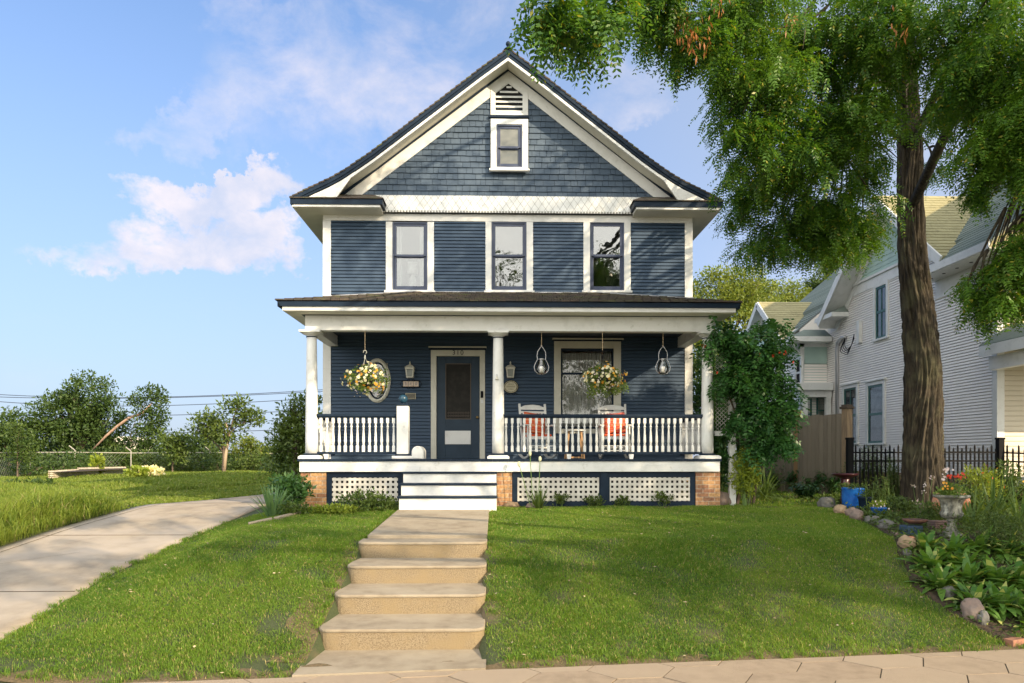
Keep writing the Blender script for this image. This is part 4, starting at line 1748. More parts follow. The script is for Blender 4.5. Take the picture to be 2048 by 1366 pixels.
m.box(X(961.4, YW), X(966.6, YW), YW - .06, YW - .03, WZ(796, 960), WZ(782.6, 960))
m.build('doorbell_camera', M['black'], dframe, bevel=.006)
m = MB()
m.box(X(961.6, YW), X(966.4, YW), YW - .045, YW - .03, WZ(806.5, 960), WZ(800.5, 960))
m.build('doorbell', M['white'], dframe, bevel=.004)


def text(name, s, x, y, z, size, m_, parent, extrude=.003, center=True, sx=1.0):
    cu_ = bpy.data.curves.new(name, 'FONT')
    cu_.body = s
    cu_.size = size
    cu_.extrude = extrude
    cu_.align_x = 'CENTER'
    cu_.align_y = 'CENTER'
    cu_.space_character = 1.25
    cu_.materials.append(M[m_] if isinstance(m_, str) else m_)
    tmp = bpy.data.objects.new(name, cu_)
    C.objects.link(tmp)
    dg = bpy.context.evaluated_depsgraph_get()
    me = bpy.data.meshes.new_from_object(tmp.evaluated_get(dg))
    bpy.data.objects.remove(tmp)
    o = bpy.data.objects.new(name, me)
    C.objects.link(o)
    o.rotation_euler = (math.pi / 2, 0, 0)
    o.scale = (sx, 1, 1)
    off = Vector((0, 0, 0))
    if parent is not None:
        o.parent = parent
        off = origin_of(parent)
    o.location = Vector((x, y, z)) - off
    return o


text('house_number', '310', X(916, YW), YW - .038, WZ(706, 915), .135, 'black', dframe)
# oval window
m = MB()
ox, oz = X(755, YW), WZ(762)


def oval_ring(mb, ro, ri, y0, y1, n=40):
    vs, fs = [], []
    for j in range(n):
        a = 2 * math.pi * j / n
        for (r_, y) in ((ro, y0), (ri, y0), (ri, y1), (ro, y1)):
            vs.append((ox + r_[0] * math.cos(a), y, oz + r_[1] * math.sin(a)))
    for j in range(n):
        k = (j + 1) % n
        for c_ in range(4):
            d_ = (c_ + 1) % 4
            fs.append((j * 4 + c_, j * 4 + d_, k * 4 + d_, k * 4 + c_))
    mb.add(vs, fs)


oval_ring(m, (.275, .46), (.205, .385), YW - .035, YW + .06)
oval_ring(m, (.245, .43), (.215, .395), YW - .05, YW - .036)
ovw = m.build('oval_window', M['cream'], house, True)
m = MB()
oval_ring(m, (.204, .384), (.175, .35), YW - .01, YW + .05)
m.build('sash', M['navy'], ovw, True)
m = MB()
m.add([(ox + .18 * math.cos(a), YW + .02, oz + .36 * math.sin(a)) for a in np.linspace(0, 2 * math.pi, 40, endpoint=False)], [tuple(range(40))])
m.build('pane', M['glass'], ovw)
m = MB()
m.add([(ox + .13 * math.cos(a), YW + .012, oz + .05 + .26 * math.sin(a)) for a in np.linspace(-.1, math.pi + .1, 30)], [tuple(range(30))])
m.build('leaded_fan', M['white'], ovw)

# big porch window
gx0, gx1 = X(1108, YW), X(1241.5, YW)
nx0, nx1 = X(1121.5, YW), X(1227, YW)
pm = 1175
z_c1, z_c0 = WZ(683, pm), WZ(867, pm)
z_n1, z_n0 = WZ(697, pm), WZ(858, pm)
zmm = WZ(747, pm)
m = MB()
m.box(gx0, nx0, YW - .035, YW + .08, z_c0, z_c1)
m.box(nx1, gx1, YW - .035, YW + .08, z_c0, z_c1)
m.box(nx0, nx1, YW - .035, YW + .08, z_n1, z_c1)
m.box(nx0, nx1, YW - .03, YW + .08, z_c0, z_n0)
m.box(X(1104.5, YW), X(1246, YW), YW - .085, YW, WZ(680, pm), WZ(677.3, pm))
bw = m.build('porch_window', M['cream'], house, bevel=.004)
m = MB()
m.box(X(1106, YW), X(1244, YW), YW - .06, YW, WZ(682.8, pm), WZ(680.1, pm))
m.box(nx0, nx0 + .035, YW - .01, YW + .06, z_n0, z_n1)
m.box(nx1 - .035, nx1, YW - .01, YW + .06, z_n0, z_n1)
m.box(nx0 + .035, nx1 - .035, YW - .01, YW + .06, z_n1 - .05, z_n1)
m.box(nx0 + .035, nx1 - .035, YW - .01, YW + .06, z_n0, z_n0 + .05)
m.box(nx0 + .035, nx1 - .035, YW - .008, YW + .06, zmm - .02, zmm + .02)
m.build('sash', M['navy'], bw, bevel=.003)
GL2 = glassmat('porch_glass', .03, (.86, .87, .87))
m = MB()
m.box(nx0 + .035, nx1 - .035, YW + .02, YW + .023, z_n0 + .05, z_n1 - .05)
m.build('pane', GL2, bw)
drape('curtain', bw, nx0 + .03, nx1 - .03, YW + .13, z_n0, z_n1 - .08, .018, .055)
m = MB()
m.tube([(nx0, YW + .1, z_n1 - .075), (nx1, YW + .1, z_n1 - .075)], .008, 6)
m.build('curtain_rod', M['brass'], bw)


# ------------------------------------------------------------------ white neighbour house
WX = 10.0
nh = thing('house', 'white clapboard house with mint gable and olive roof beyond the iron fence', 'house', (WX, 14.2, 1.0))
NY0, NY1 = 14.2, 21.6
zsid = 1.50


def nop(pa, pb, pt, pbm):
    a, b = onX(pa, 800, WX), onX(pb, 800, WX)
    pm_ = (pa + pb) / 2
    zt_, zb_ = onX(pm_, pt, WX).z, onX(pm_, pbm, WX).z
    return a.y, b.y, zb_, zt_     # y_far, y_near, z low, z high


nwin = [nop(1686, 1718, 769, 886), nop(1734, 1772, 762, 886), nop(1749, 1778.5, 564, 676)]
w = MB()
opsn = [(NY1 - a + .04, NY1 - b - .04, zl, zh) for a, b, zl, zh in nwin]
siding(w, (WX, NY1, 0), (0, -1, 0), (-1, 0, 0), NY1 - NY0 - .1, zsid, 5.62, .0635, opsn, .018, None, .019, .03)
siding(w, (WX, 21.0, 0), (0, -1, 0), (-1, 0, 0), 5.0, 5.62, 6.38, .0635, [(21.0 - a + .04, 21.0 - b - .04, zl, zh) for a, b, zl, zh in nwin], .018, None, .019, .03)
w.build('wall', M['whitesiding'], nh)
w = MB()
siding(w, (WX, NY0, 0), (1, 0, 0), (0, -1, 0), 8.0, zsid, 5.9, .10, [], .018, None, .015, .02)
w.build('front_wall', M['creamwall'], nh)
w = MB()
w.box(WX + .04, 18.0, NY0 + .032, 27.0, 1.0, 5.9)
w.prism_x([(15.2, 5.9), (21.0, 5.9), (18.0, 8.2)], WX + .04, 12.5)
w.build('inner_wall', M['whitesiding'], nh)
w = MB()
w.box(WX - .012, WX + .02, NY0 - .0, NY1, .8, zsid)
w.box(WX, 18.0, NY0 - .012, NY0 + .02, .8, zsid)
w.build('foundation', M['brick'], nh)
w = MB()
w.box(WX - .03, WX + .0, NY0 - .03, NY0 + .12, zsid, 5.6)
w.box(WX + .001, WX + .12, NY0 - .03, NY0, zsid, 5.6)
w.build('corner_board', M['white'], nh)
w = MB()
w.box(WX - .03, WX + .0, NY0 - .03, 16.2, 5.45, 5.85)     # frieze under the eave
w.box(WX - .028, WX, 16.2, 21.0, 6.36, 6.62)
w.box(WX - .07, WX, 15.9, 21.0, 6.62, 6.68)
w.build('frieze', M['white'], nh)
# mint gable
w = MB()
z = 6.68
while z < 8.1:
    h0 = (8.28 - z) / .82
    h1 = (8.28 - z - .12) / .82
    y0, y1 = 18.0 - h0 + .3, 18.0 + h0 - .3
    w.add([(WX - .015, y1, z), (WX - .015, y0, z), (WX - .003, max(y0, 18 - h1), z + .125), (WX - .003, min(y1, 18 + h1), z + .125), (WX, y1, z), (WX, y0, z)], [(0, 1, 2, 3), (4, 5, 1, 0)])
    z += .12
w.build('gable_siding', M['mint'], nh)
# rakes: barge boards, soffits and the olive cross roof
AZ, AY, SLO = 8.45, 18.0, .83
OX = 9.5


def gable_roof(par, X0, X1, yc, za, half_n, half_f, slo, xwall, rm):
    r_ = MB()
    th = .05
    yn, yf = yc - half_n, yc + half_f
    zn, zf_ = za - half_n * slo, za - half_f * slo
    nrow = 22
    for i in range(nrow):     # near slope, laid in courses of tabs
        t0, t1 = i / nrow, (i + 1) / nrow
        ya, yb2 = yn + (yc - yn) * t0, yn + (yc - yn) * t1
        z0_, z1_ = zn + (za - zn) * t0, zn + (za - zn) * t1
        x = X0 - (i % 2) * .15
        while x < X1:
            xa, xb = max(x, X0), min(x + .295, X1)
            if xb > xa:
                r_.add([(xa, ya - .008, z0_ + .012), (xb, ya - .008, z0_ + .012), (xb, yb2, z1_ + .002), (xa, yb2, z1_ + .002), (xa, ya, z0_ - .004), (xb, ya, z0_ - .004)], [(0, 1, 2, 3), (4, 5, 1, 0)])
            x += .3
    r_.prism_x([(yc, za - .004), (yf, zf_ - .004), (yf, zf_ - th), (yc, za - th), (yn, zn - th), (yn, zn - .006)], X0, X1)
    ro = r_.build('roof', M[rm], par)
    b_ = MB()
    for (ye, ze) in ((yn, zn), (yf, zf_)):
        d = Vector((0, ye - yc, ze - za))
        p, q = Vector((X0 - .012, yc, za - .10)), Vector((X0 - .012, ye, ze - .10))
        b_.beam(p, q, .045, .20, (0, 0, 1))
    b_.build('barge_board', M['white'], ro)
    s_ = MB()
    s_.prism_x([(yc, za - .20), (yf, zf_ - .20), (yf, zf_ - .22), (yc, za - .225), (yn, zn - .22), (yn, zn - .20)], X0 + .02, xwall)
    s_.build('soffit', M['white'], ro)
    f_ = MB()
    for (ye, ze, sg) in ((yn, zn, 1), (yf, zf_, -1)):
        f_.beam((xwall - .02, yc, za - .30), (xwall - .02, ye + sg * .1, ze + .08 - .30), .03, .2, (0, 0, 1))
    f_.build('rake_board', M['white'], ro)
    return ro


gable_roof(nh, OX, 12.6, AY, AZ, 2.75, 3.1, SLO, WX, 'yroof')
r_ = MB()
EZ, EX = 6.02, 9.45
nr = 34
for i in range(nr):
    t0, t1 = i / nr, (i + 1) / nr
    xa, xb = EX + 4.1 * t0, EX + 4.1 * t1
    za_, zb_ = EZ + 3.5 * t0, EZ + 3.5 * t1
    yb_far = 27 if xa > 10.1 else 15.5
    r_.add([(xa, yb_far, za_ + .014), (xa, 13.6, za_ + .014), (xb, 13.6, zb_ + .002), (xb, yb_far, zb_ + .002), (xa + .004, yb_far, za_), (xa + .004, 13.6, za_)], [(0, 1, 2, 3), (4, 5, 1, 0)])
r_.prism_y([(EX, EZ - .05), (EX, EZ - .002), (13.55, EZ + 3.49), (17.65, EZ), (17.65, EZ - .05), (13.55, EZ + 3.4)], 13.6, 15.5)
r_.prism_y([(10.15, EZ + .5), (10.15, EZ + .58), (13.55, EZ + 3.49), (17.65, EZ), (17.65, EZ - .05), (13.55, EZ + 3.4)], 15.51, 27)
mr = r_.build('roof', M['groof'], nh)
b_ = MB()
b_.box(EX - .03, EX, 13.62, 16.2, EZ - .15, EZ + .01)
b_.build('gutter', M['white'], mr)
b_ = MB()
b_.box(EX, WX, 13.62, 16.2, EZ - .17, EZ - .15)
b_.box(WX, 17.6, 13.62, NY0, EZ - .17, EZ - .15)
so_ = b_.build('soffit', M['white'], mr)
b_ = MB()
for i in range(5):
    y = 14.1 + i * .45
    b_.lathe([(.035, EZ - .178), (.035, EZ - .171)], (EX + .25, y, 0), 10)
b_.build('soffit_vents', M['dark'], so_)
# plumbing vent on the olive roof
b_ = MB()
b_.tube([(11.6, 17.2, 7.75), (11.6, 17.2, 8.22)], .055, 10)
b_.build('vent_pipe', M['steel'], mr)
# front porch roof, out to the right
b_ = MB()
b_.add([(9.62, 12.0, 4.08), (16, 12.0, 4.08), (16, 14.19, 4.55), (9.62, 14.19, 4.10), (10.3, 14.19, 4.55), (9.62, 12, 4.0), (16, 12, 4.0), (16, 14.19, 4.0), (9.62, 14.19, 4.0)],
       [(0, 1, 2, 4), (0, 4, 3), (5, 8, 7, 6), (0, 5, 6, 1), (0, 3, 8, 5)])
pr2 = b_.build('porch_roof', M['groof'], nh)
b_ = MB()
b_.box(9.6, 16, 11.97, 12.0, 3.86, 4.07)
b_.box(9.6, 9.63, 12.0, 14.17, 3.86, 4.07)
b_.box(9.8, 16, 12.15, 12.3, 3.6, 3.86)
b_.box(9.8, 9.95, 12.3, 14.17, 3.6, 3.86)
b_.build('porch_fascia', M['white'], pr2)
b_ = MB()
for y in (12.22,):
    b_.box(9.86, 10.02, y - .08, y + .08, 1.0, 3.6)
b_.build('porch_post', M['white'], nh)
b_ = MB()
b_.box(10.02, 16, 12.1, 14.19, 1.3, 1.5)
b_.build('porch_floor', M['white'], nh)
# cornice return at the foot of the left rake
b_ = MB()
yr_ = 21.0
b_.prism_x([(yr_ + .35, 5.86), (yr_ + .35, 5.98), (yr_ - .75, 5.98), (yr_ - .75, 5.86)], 9.5, WX)
cr_ = b_.build('cornice_return', M['white'], nh)
b_ = MB()
b_.add([(9.5, yr_ + .35, 5.985), (9.5, yr_ - .75, 5.985), (WX, yr_ - .55, 6.22), (WX, yr_ + .35, 6.22), (WX, yr_ - .75, 5.985)], [(0, 1, 2, 3), (1, 4, 2)])
b_.build('roof', M['groof'], cr_)

# side windows
for k, (ya, yb2, zl, zh) in enumerate(nwin):
    m = MB()
    c_ = .10
    m.box(WX - .04, WX + .05, yb2, yb2 + c_, zl, zh)
    m.box(WX - .04, WX + .05, ya - c_, ya, zl, zh)
    m.box(WX - .04, WX + .05, yb2 + c_, ya - c_, zh - .10, zh)
    m.box(WX - .07, WX + .05, yb2 - .03, ya + .03, zl - .05, zl)
    if k < 2: m.box(WX - .08, WX, yb2 - .04, ya + .04, zh, zh + .04)
    wd = m.build('window', M['white'], nh, bevel=.003)
    m = MB()
    a0, a1, b0, b1 = yb2 + c_, ya - c_, zl, zh - .10
    zmid_ = (b0 + b1) / 2 + (.0 if k != 2 else .02)
    t_ = .055
    m.box(WX - .02, WX + .03, a0, a0 + t_, b0, b1)
    m.box(WX - .02, WX + .03, a1 - t_, a1, b0, b1)
    m.box(WX - .02, WX + .03, a0 + t_, a1 - t_, b1 - t_, b1)
    m.box(WX - .02, WX + .03, a0 + t_, a1 - t_, b0, b0 + t_)
    m.box(WX - .02, WX + .03, a0 + t_, a1 - t_, zmid_ - .03, zmid_ + .03)
    if k != 1:
        ym = (a0 + a1) / 2
        m.box(WX - .015, WX + .02, ym - .014, ym + .014, b0 + t_, zmid_ - .03)
        m.box(WX - .015, WX + .02, ym - .014, ym + .014, zmid_ + .03, b1 - t_)
    m.build('sash', M['greenwin'], wd)
    m = MB()
    m.box(WX - .0, WX + .004, a0 + t_, a1 - t_, b0 + t_, b1 - t_)
    m.build('pane', mat('pane_dark', (.03, .035, .04), .05, (.10, .11, .12), 5, 4, .45, .7, spec=.8), wd)
# service mast and meter cables on the wall
m = MB()
cy = onX(1678, 800, WX).y
m.tube([(WX - .06, cy, 1.3), (WX - .06, cy, 5.0), (WX - .07, cy - .05, 5.2), (WX - .08, cy - .35, 5.3), (WX - .08, cy - .55, 5.28)], .05, 8)
mast = m.build('service_conduit', M['steel'], nh, True)
m = MB()
for i in range(4):
    k_ = .05 * i
    P_ = [Vector((WX - .09, cy - .55, 5.26)), Vector((WX - .13 - k_, cy - .60, 5.02 - k_)), Vector((WX - .14, cy - .78, 4.88 - k_)), Vector((WX - .12, cy - .98, 4.98)), Vector((WX - .10, cy - 1.14, 5.22 + k_))]
    pp_ = []
    for a, b in zip(P_[:-1], P_[1:]):
        pp_ += [a.lerp(b, t) for t in (0, .25, .5, .75)]
    sm_ = [pp_[0]] + [(pp_[q - 1] + pp_[q] * 2 + pp_[q + 1]) / 4 for q in range(1, len(pp_) - 1)] + [pp_[-1]]
    for a, b in zip(sm_[:-1], sm_[1:]):
        m.beam(a, b, .014, .014)
m.build('service_cable', M['black'], mast)
m = MB()
m.box(WX - .1, WX - .015, cy - 1.35, cy - 1.2, 5.0, 5.6)
m.build('cable_box', M['white'], mast)

# rear wing, standing a little further left
RXW = 9.2
wy0, wy1 = 21.62, 27.0
w = MB()
rw_ = [onX(1605, 750, RXW).y, onX(1591, 750, RXW).y, onX(1598, 777, RXW).z, onX(1598, 714, RXW).z]
siding(w, (RXW, wy1, 0), (0, -1, 0), (-1, 0, 0), wy1 - wy0, 1.4, 5.3, .08, [(wy1 - rw_[1], wy1 - rw_[0], rw_[2], rw_[3])], .018, None, .02, .02)
dwa = X(1611, wy0) - RXW
siding(w, (RXW, wy0, 0), (1, 0, 0), (0, -1, 0), WX - RXW, 1.4, Z(728, 1635, wy0), .08, [], .018, None, .02, .02)
w.build('rear_wall', M['whitesiding'], nh)
w = MB()
w.box(RXW + .01, WX + 2, wy0 + .012, wy1, 1.0, 5.35)
w.prism_x([(22.4, 5.3), (26.4, 5.3), (24.4, 6.85)], RXW + .02, 11.5)
w.build('inner_wall', M['mint'], nh)
w = MB()
zz = Z(726, 1635, wy0)
while zz < Z(694, 1635, wy0):
    x = RXW
    while x < WX:
        xb = min(x + random.choice((.1, .14, .18)), WX)
        w.add([(x, wy0 - .016, zz), (xb - .005, wy0 - .016, zz), (xb - .005, wy0 - .003, zz + .115), (x, wy0 - .003, zz + .115)], [(0, 1, 2, 3)])
        x = xb
    zz += .11
w.build('mint_shingles', M['mint'], nh)
w = MB()
w.box(RXW - .03, WX, wy0 - .03, wy0 - .001, Z(694, 1635, wy0), 5.3)
w.box(RXW - .03, RXW + .1, wy0 - .03, wy0, Z(762, 1620, wy0), 5.3)
w.box(RXW - .03, RXW, wy0, wy1, 5.15, 5.3)
w.build('frieze', M['white'], nh)
w = MB()
w.box(RXW - .45, WX - .06, wy0 - .45, wy0 + 0, 5.30, 5.44)
w.box(RXW - .3, RXW, wy0, wy1, 5.30, 5.42)
cor = w.build('cornice', M['white'], nh)
w = MB()
w.add([(RXW - .45, wy0 - .45, 5.445), (WX - .06, wy0 - .45, 5.445), (WX - .06, wy0, 5.72), (RXW + .1, wy0, 5.72), (RXW - .45, wy0, 5.445)], [(0, 1, 2, 3), (0, 3, 4)])
w.build('pent_roof', M['groof'], cor)
gable_roof(nh, 8.9, 11.6, 24.4, 7.15, 2.3, 2.3, .78, RXW, 'yroof')
w = MB()
for i in range(16):
    t0, t1 = i / 16, (i + 1) / 16
    if 8.85 + 2.6 * t0 < 9.4: yfw = 22.4
    else: yfw = 27
    w.add([(8.85 + 2.6 * t0, yfw, 5.42 + 2.2 * t0 + .015), (8.85 + 2.6 * t0, 21.9, 5.42 + 2.2 * t0 + .015), (8.85 + 2.6 * t1, 21.9, 5.42 + 2.2 * t1), (8.85 + 2.6 * t1, yfw, 5.42 + 2.2 * t1)], [(0, 1, 2, 3)])
w.build('roof', M['groof'], nh)
w = MB()
w.prism_y([(9.3, 5.38), (9.3, 5.77), (11.45, 7.58), (11.45, 5.38)], 21.92, 26.9)
w.build('roof_end', M['whitesiding'], nh)
zc0, zc1 = Z(787, 1635, wy0 - .4), Z(768, 1635, wy0 - .4)
w = MB()
w.box(RXW - .30, WX - .04, wy0 - .5, wy0 - .0, zc0 + .1, zc1 + .03)
w.box(RXW - .2, WX - .04, wy0 - .4, wy0 - .0, zc0 - .1, zc0 + .1)
w.box(WX - .2, WX - .06, wy0 - .4, wy0 - .26, 1.0, zc0 - .1)
w.box(RXW - .1, RXW + .04, wy0 - .4, wy0 - .26, 1.0, zc0 - .1)
w.build('door_hood', M['white'], nh)
for (pa, pb, pt, pb_) in ((1632, 1651, 793, 850), (1611, 1623, 797, 860)):
    m = MB()
    x0_, x1_ = X(pa, wy0), X(pb, wy0)
    z1_, z0_ = Z(pt, pa, wy0), Z(pb_, pa, wy0)
    m.box(x0_, x0_ + .05, wy0 - .03, wy0, z0_, z1_)
    m.box(x1_ - .05, x1_, wy0 - .03, wy0, z0_, z1_)
    m.box(x0_ + .05, x1_ - .05, wy0 - .03, wy0, z1_ - .05, z1_)
    m.box(x0_ + .05, x1_ - .05, wy0 - .03, wy0, (z0_ + z1_) / 2 - .02, (z0_ + z1_) / 2 + .02)
    wd = m.build('window', M['greenwin'], nh)
    m = MB()
    m.box(x0_ + .05, x1_ - .05, wy0 - .02, wy0 - .017, z0_, z1_ - .05)
    m.build('pane', M['glass'], wd)
m = MB()
ya, yb2, zl, zh = rw_
m.box(RXW - .04, RXW + .02, ya, ya + .09, zl, zh)
m.box(RXW - .04, RXW + .02, yb2 - .09, yb2, zl, zh)
m.box(RXW - .04, RXW + .02, ya + .09, yb2 - .09, zh - .09, zh)
m.box(RXW - .06, RXW + .02, ya - .03, yb2 + .03, zl - .05, zl + .02)
m.box(RXW - .03, RXW + .02, ya + .09, yb2 - .09, (zl + zh) / 2 - .03, (zl + zh) / 2 + .03)
wd = m.build('window', M['white'], nh)
m = MB()
m.box(RXW - .005, RXW, ya + .09, yb2 - .09, zl, zh)
m.build('pane', M['dark'], wd)
# downpipe at the wing corner
m = MB()
m.tube([(RXW - .35, wy0 - .35, 5.3), (RXW - .3, wy0 - .2, 5.15), (RXW + .0, wy0 - .08, 4.9), (RXW + .03, wy0 - .07, 4.0)], .04, 8)
m.build('downpipe', M['white'], nh, True)

# ------------------------------------------------------------------ board fence
fp, fq = Vector((X(1480, 19.0), 19.2)), Vector((X(1690, 16.0), 16.0))
bf = thing('wooden_fence', 'tall weathered grey board fence between the two houses', 'fence', (fp.x, fp.y, 1.0))
L = (fq - fp).length
d = (fq - fp).normalized()
nbd = int(L / .118)
zt0, zt1 = 2.82, 2.84
b_ = MB()
for i in range(nbd):
    c = fp + d * (i + .5) * (L / nbd)
    Mx = Matrix.Rotation(math.atan2(d.y, d.x), 3, 'Z')
    h = 1.86 + random.uniform(-.025, .02)
    b_.obox((c.x + random.uniform(-.004, .004), c.y + random.uniform(-.006, .006), 1.0 + h / 2), (.109, .02, h), Mx @ Matrix.Rotation(random.uniform(-.008, .008), 3, 'Y'))
setp(b_.build('fence_boards', M['fencewood'], bf))
b_ = MB()
b_.obox((fq.x + .02, fq.y - .05, 1.95), (.16, .16, 2.0), Mx)
po = b_.build('post', mat('cedar_post', (.40, .29, .18), .9, (.26, .19, .13), 10, 6, stretch=(3, 3, .3)), bf, bevel=.006)
b_ = MB()
b_.obox((fq.x + .02, fq.y - .05, 2.975), (.22, .22, .05), Mx)
b_.obox((fq.x + .02, fq.y - .05, 3.02), (.17, .17, .05), Mx)
b_.build('post_cap', mat('dark_cap', (.10, .075, .055), .8), po, bevel=.008)
b_ = MB()
c = fp + d * L * .62
b_.obox((c.x - .0, c.y + .12, 1.95), (.12, .12, 2.0), Mx)
b_.obox((c.x, c.y + .12, 2.98), (.16, .16, .06), Mx)
b_.build('post', M['tan_wood'], bf)

# ------------------------------------------------------------------ iron picket fence
FYI = 13.95
ix0, ix1 = X(1702, FYI), X(2000, FYI)
fi = thing('iron_fence', 'black iron picket fence in front of the white house', 'fence', (ix0, FYI, 1.0))


def rails(mb, p, q):
    for (pz, ) in ((Z(905, 1850, FYI),), (Z(922, 1850, FYI),), (1.12,)):
        mb.beam((p[0], p[1], pz + p[2]), (q[0], q[1], pz + q[2]), .03, .032)


pk0 = None


def pickets(p, q, n, root):
    global pk0
    p, q = Vector(p), Vector(q)
    for i in range(n):
        c = p + (q - p) * ((i + .5) / n)
        tall = i % 2 == 0
        nm = 'picket'
        m = MB()
        zt_ = Z(888 if tall else 894, 1850, FYI)
        m.box(-.012, .012, -.012, .012, .98, zt_ - .05)
        m.add([(-.012, -.012, zt_ - .05), (.012, -.012, zt_ - .05), (.012, .012, zt_ - .05), (-.012, .012, zt_ - .05), (0, 0, zt_)], [(0, 1, 4), (1, 2, 4), (2, 3, 4), (3, 0, 4), (0, 3, 2, 1)])
        m.v = [(x + c.x, y + c.y, z + c.z) for x, y, z in m.v]
        m.build(nm, M['black'], root)


m = MB()
rails(m, (ix0, FYI, 0), (ix1, FYI, 0))
rx1, ry1 = 10.75, 13.0
rails(m, (ix1, FYI, 0), (rx1, ry1, -.06))
m.build('rail', M['black'], fi)
pickets((ix0 + .05, FYI, 0), (ix1 - .04, FYI, 0), 34, fi)
pickets((ix1 + .05, FYI - .05, 0), (rx1, ry1, -.06), 13, fi)
for xx, yy in ((ix1, FYI), (ix0 - .0, FYI + .05)):
    m = MB()
    m.box(xx - .055, xx + .055, yy - .055, yy + .055, .95, Z(879, 1850, FYI))
    po = m.build('post', M['black'], fi, bevel=.004)
    m = MB()
    m.box(xx - .065, xx + .065, yy - .065, yy + .065, Z(879, 1850, FYI), Z(875, 1850, FYI))
    m.build('post_cap', M['black'], po, bevel=.006)

# ------------------------------------------------------------------ far left: chain link fence, raised bed, white building
cf = thing('chain_link_fence', 'low chain link fence with angled barb arms along the far edge of the field', 'fence', (-20, 40, 1.0))
pts = [U(-60, 985, 30), U(60, 940, 36), U(150, 938, 39), U(262, 942, 42), U(420, 942, 44), U(560, 942, 46), U(700, 942, 50)]
pts = [Vector((p.x, p.y, gzf(p.x, p.y))) for p in pts]
m = MB()
H = 1.15
for a, b in zip(pts[:-1], pts[1:]):
    m.tube([a + Vector((0, 0, H)), b + Vector((0, 0, H))], .022, 5)
m.build('top_rail', mat('rail_paint', (.42, .40, .34), .7), cf)
m = MB()
for a, b in zip(pts[:-1], pts[1:]):
    n = int((b - a).length / .22)
    for k in range(n):
        for sg in (1, -1):
            t0 = k / n
            t1 = t0 + sg * (H / (b - a).length)
            if 0 <= t1 <= 1:
                m.beam(a + (b - a) * t0, a + (b - a) * t1 + Vector((0, 0, H)), .0035, .0035)
setp(m.build('wire_mesh', M['fencewire'], cf), kind='stuff')
for a, b in zip(pts[:-1], pts[1:]):
    n = max(1, int((b - a).length / 3.2))
    for k in range(n):
        p = a + (b - a) * (k / n)
        m = MB()
        m.tube([p, p + Vector((0, 0, 1.25)), p + Vector((-.25, -.1, 1.5))], .028, 6)
        m.build('post', mat('galv_post', (.42, .40, .36), .6), cf)

rb = thing('raised_bed', 'long low raised bed with cream corrugated walls in the grass field', 'planter', (U(280, 950, 33).x, 33, 1.0))
YB_ = 31
p0, p1, p2_ = G(100, 962), G(158, 957), G(252, 952)
for a, b, h0, h1 in ((p0, p1, .30, .36), (p1, p2_, .40, .36)):
    m = MB()
    n = 28
    d_ = b - a
    dn = Vector((d_.y, -d_.x, 0)).normalized()
    rows_ = 20
    for r__ in range(rows_):
        t0, t1 = r__ / rows_, (r__ + 1) / rows_
        o0 = .02 * math.sin(t0 * 10 * math.pi)
        o1 = .02 * math.sin(t1 * 10 * math.pi)
        q = []
        hh = (h0 + h1) / 2 * 1.25
        q = [a + dn * o0 + Vector((0, 0, hh * t0)), b + dn * o0 + Vector((0, 0, hh * t0)), b + dn * o1 + Vector((0, 0, hh * t1)), a + dn * o1 + Vector((0, 0, hh * t1))]
        m.add(q, [(0, 1, 2, 3)])
        q2 = [v - dn * .06 for v in q]
        m.add(q2, [(3, 2, 1, 0)])
    m.build('corrugated_wall', mat('corrugated_cream', (.72, .66, .52), .5, (.5, .44, .33), 6, 6), rb)
p3_ = p0 + Vector((.4, .7, 0))
m = MB()
m.add([p0 + Vector((0, .2,   .34)), p1 + Vector((0, .1, .37)), p2_ + Vector((0, .1, .39)), p2_ + Vector((.3, .9, .37)), p3_ + Vector((0, 0, .34))], [(0, 1, 2, 3, 4)])
m.build('bed_soil', M['soil'], rb)

wb = thing('building', 'small cream building far behind the trees of the field', 'building', (U(236, 900, 90).x, 90, 1.0))
bx_, by_ = U(236, 900, 90).x, 90
m = MB()
zt_ = Z(884, 236, 90)
m.box(bx_ - 1.9, bx_ + 1.9, by_, by_ + 5, .6, zt_)
m.prism_y([(bx_ - 1.9, zt_), (bx_ + 1.9, zt_), (bx_ + .9, zt_ + .7), (bx_ - .9, zt_ + .7)], by_, by_ + 5)
wl_ = m.build('wall', mat('cream_render', (.75, .70, .58), .8), wb)
for xx in (bx_ - .1, bx_ + .35):
    m = MB()
    m.box(xx, xx + .22, by_ - .02, by_ - .005, zt_ - 1.3, zt_ - .6)
    m.build('window', M['dark'], wb)
m = MB()
m.box(bx_ - 2.05, bx_ + 2.05, by_ - .15, by_ + 5.1, zt_ - .02, zt_ + .08)
m.build('roof_edge', M['white'], wb)

# wires
wires = [((-200, 772), (240, 795), (620, 781), (1200, 740)), ((-200, 783), (200, 797), (640, 783), (1200, 745)), ((-200, 780), (250, 812), (620, 797), (1200, 760)),
         ((-200, 822), (230, 832), (620, 821), (1200, 800)), ((-200, 852), (300, 866), (620, 858), (1200, 845))]
wn_ = ['uppermost thin cable sagging across the sky over the field', 'second cable from the top crossing the sky over the field', 'third cable down crossing the sky behind the leaning tree',
       'fourth cable down, passing through the tree tops over the field', 'lowest cable, strung just above the far fence']
for (a, b, c_, e), lb in zip(wires, wn_):
    ctrl = [U(p[0], p[1], 62) for p in (a, b, c_, e)]
    xs = [p.x for p in ctrl]
    co = np.polyfit(xs, [p.z for p in ctrl], 3)
    m = MB()
    m.tube([(x, 62, float(np.polyval(co, x))) for x in np.linspace(xs[0], xs[-1], 40)], .028, 5)
    setp(m.build('utility_cable', M['wire'], None), lb, 'cable', 'cables over the field')


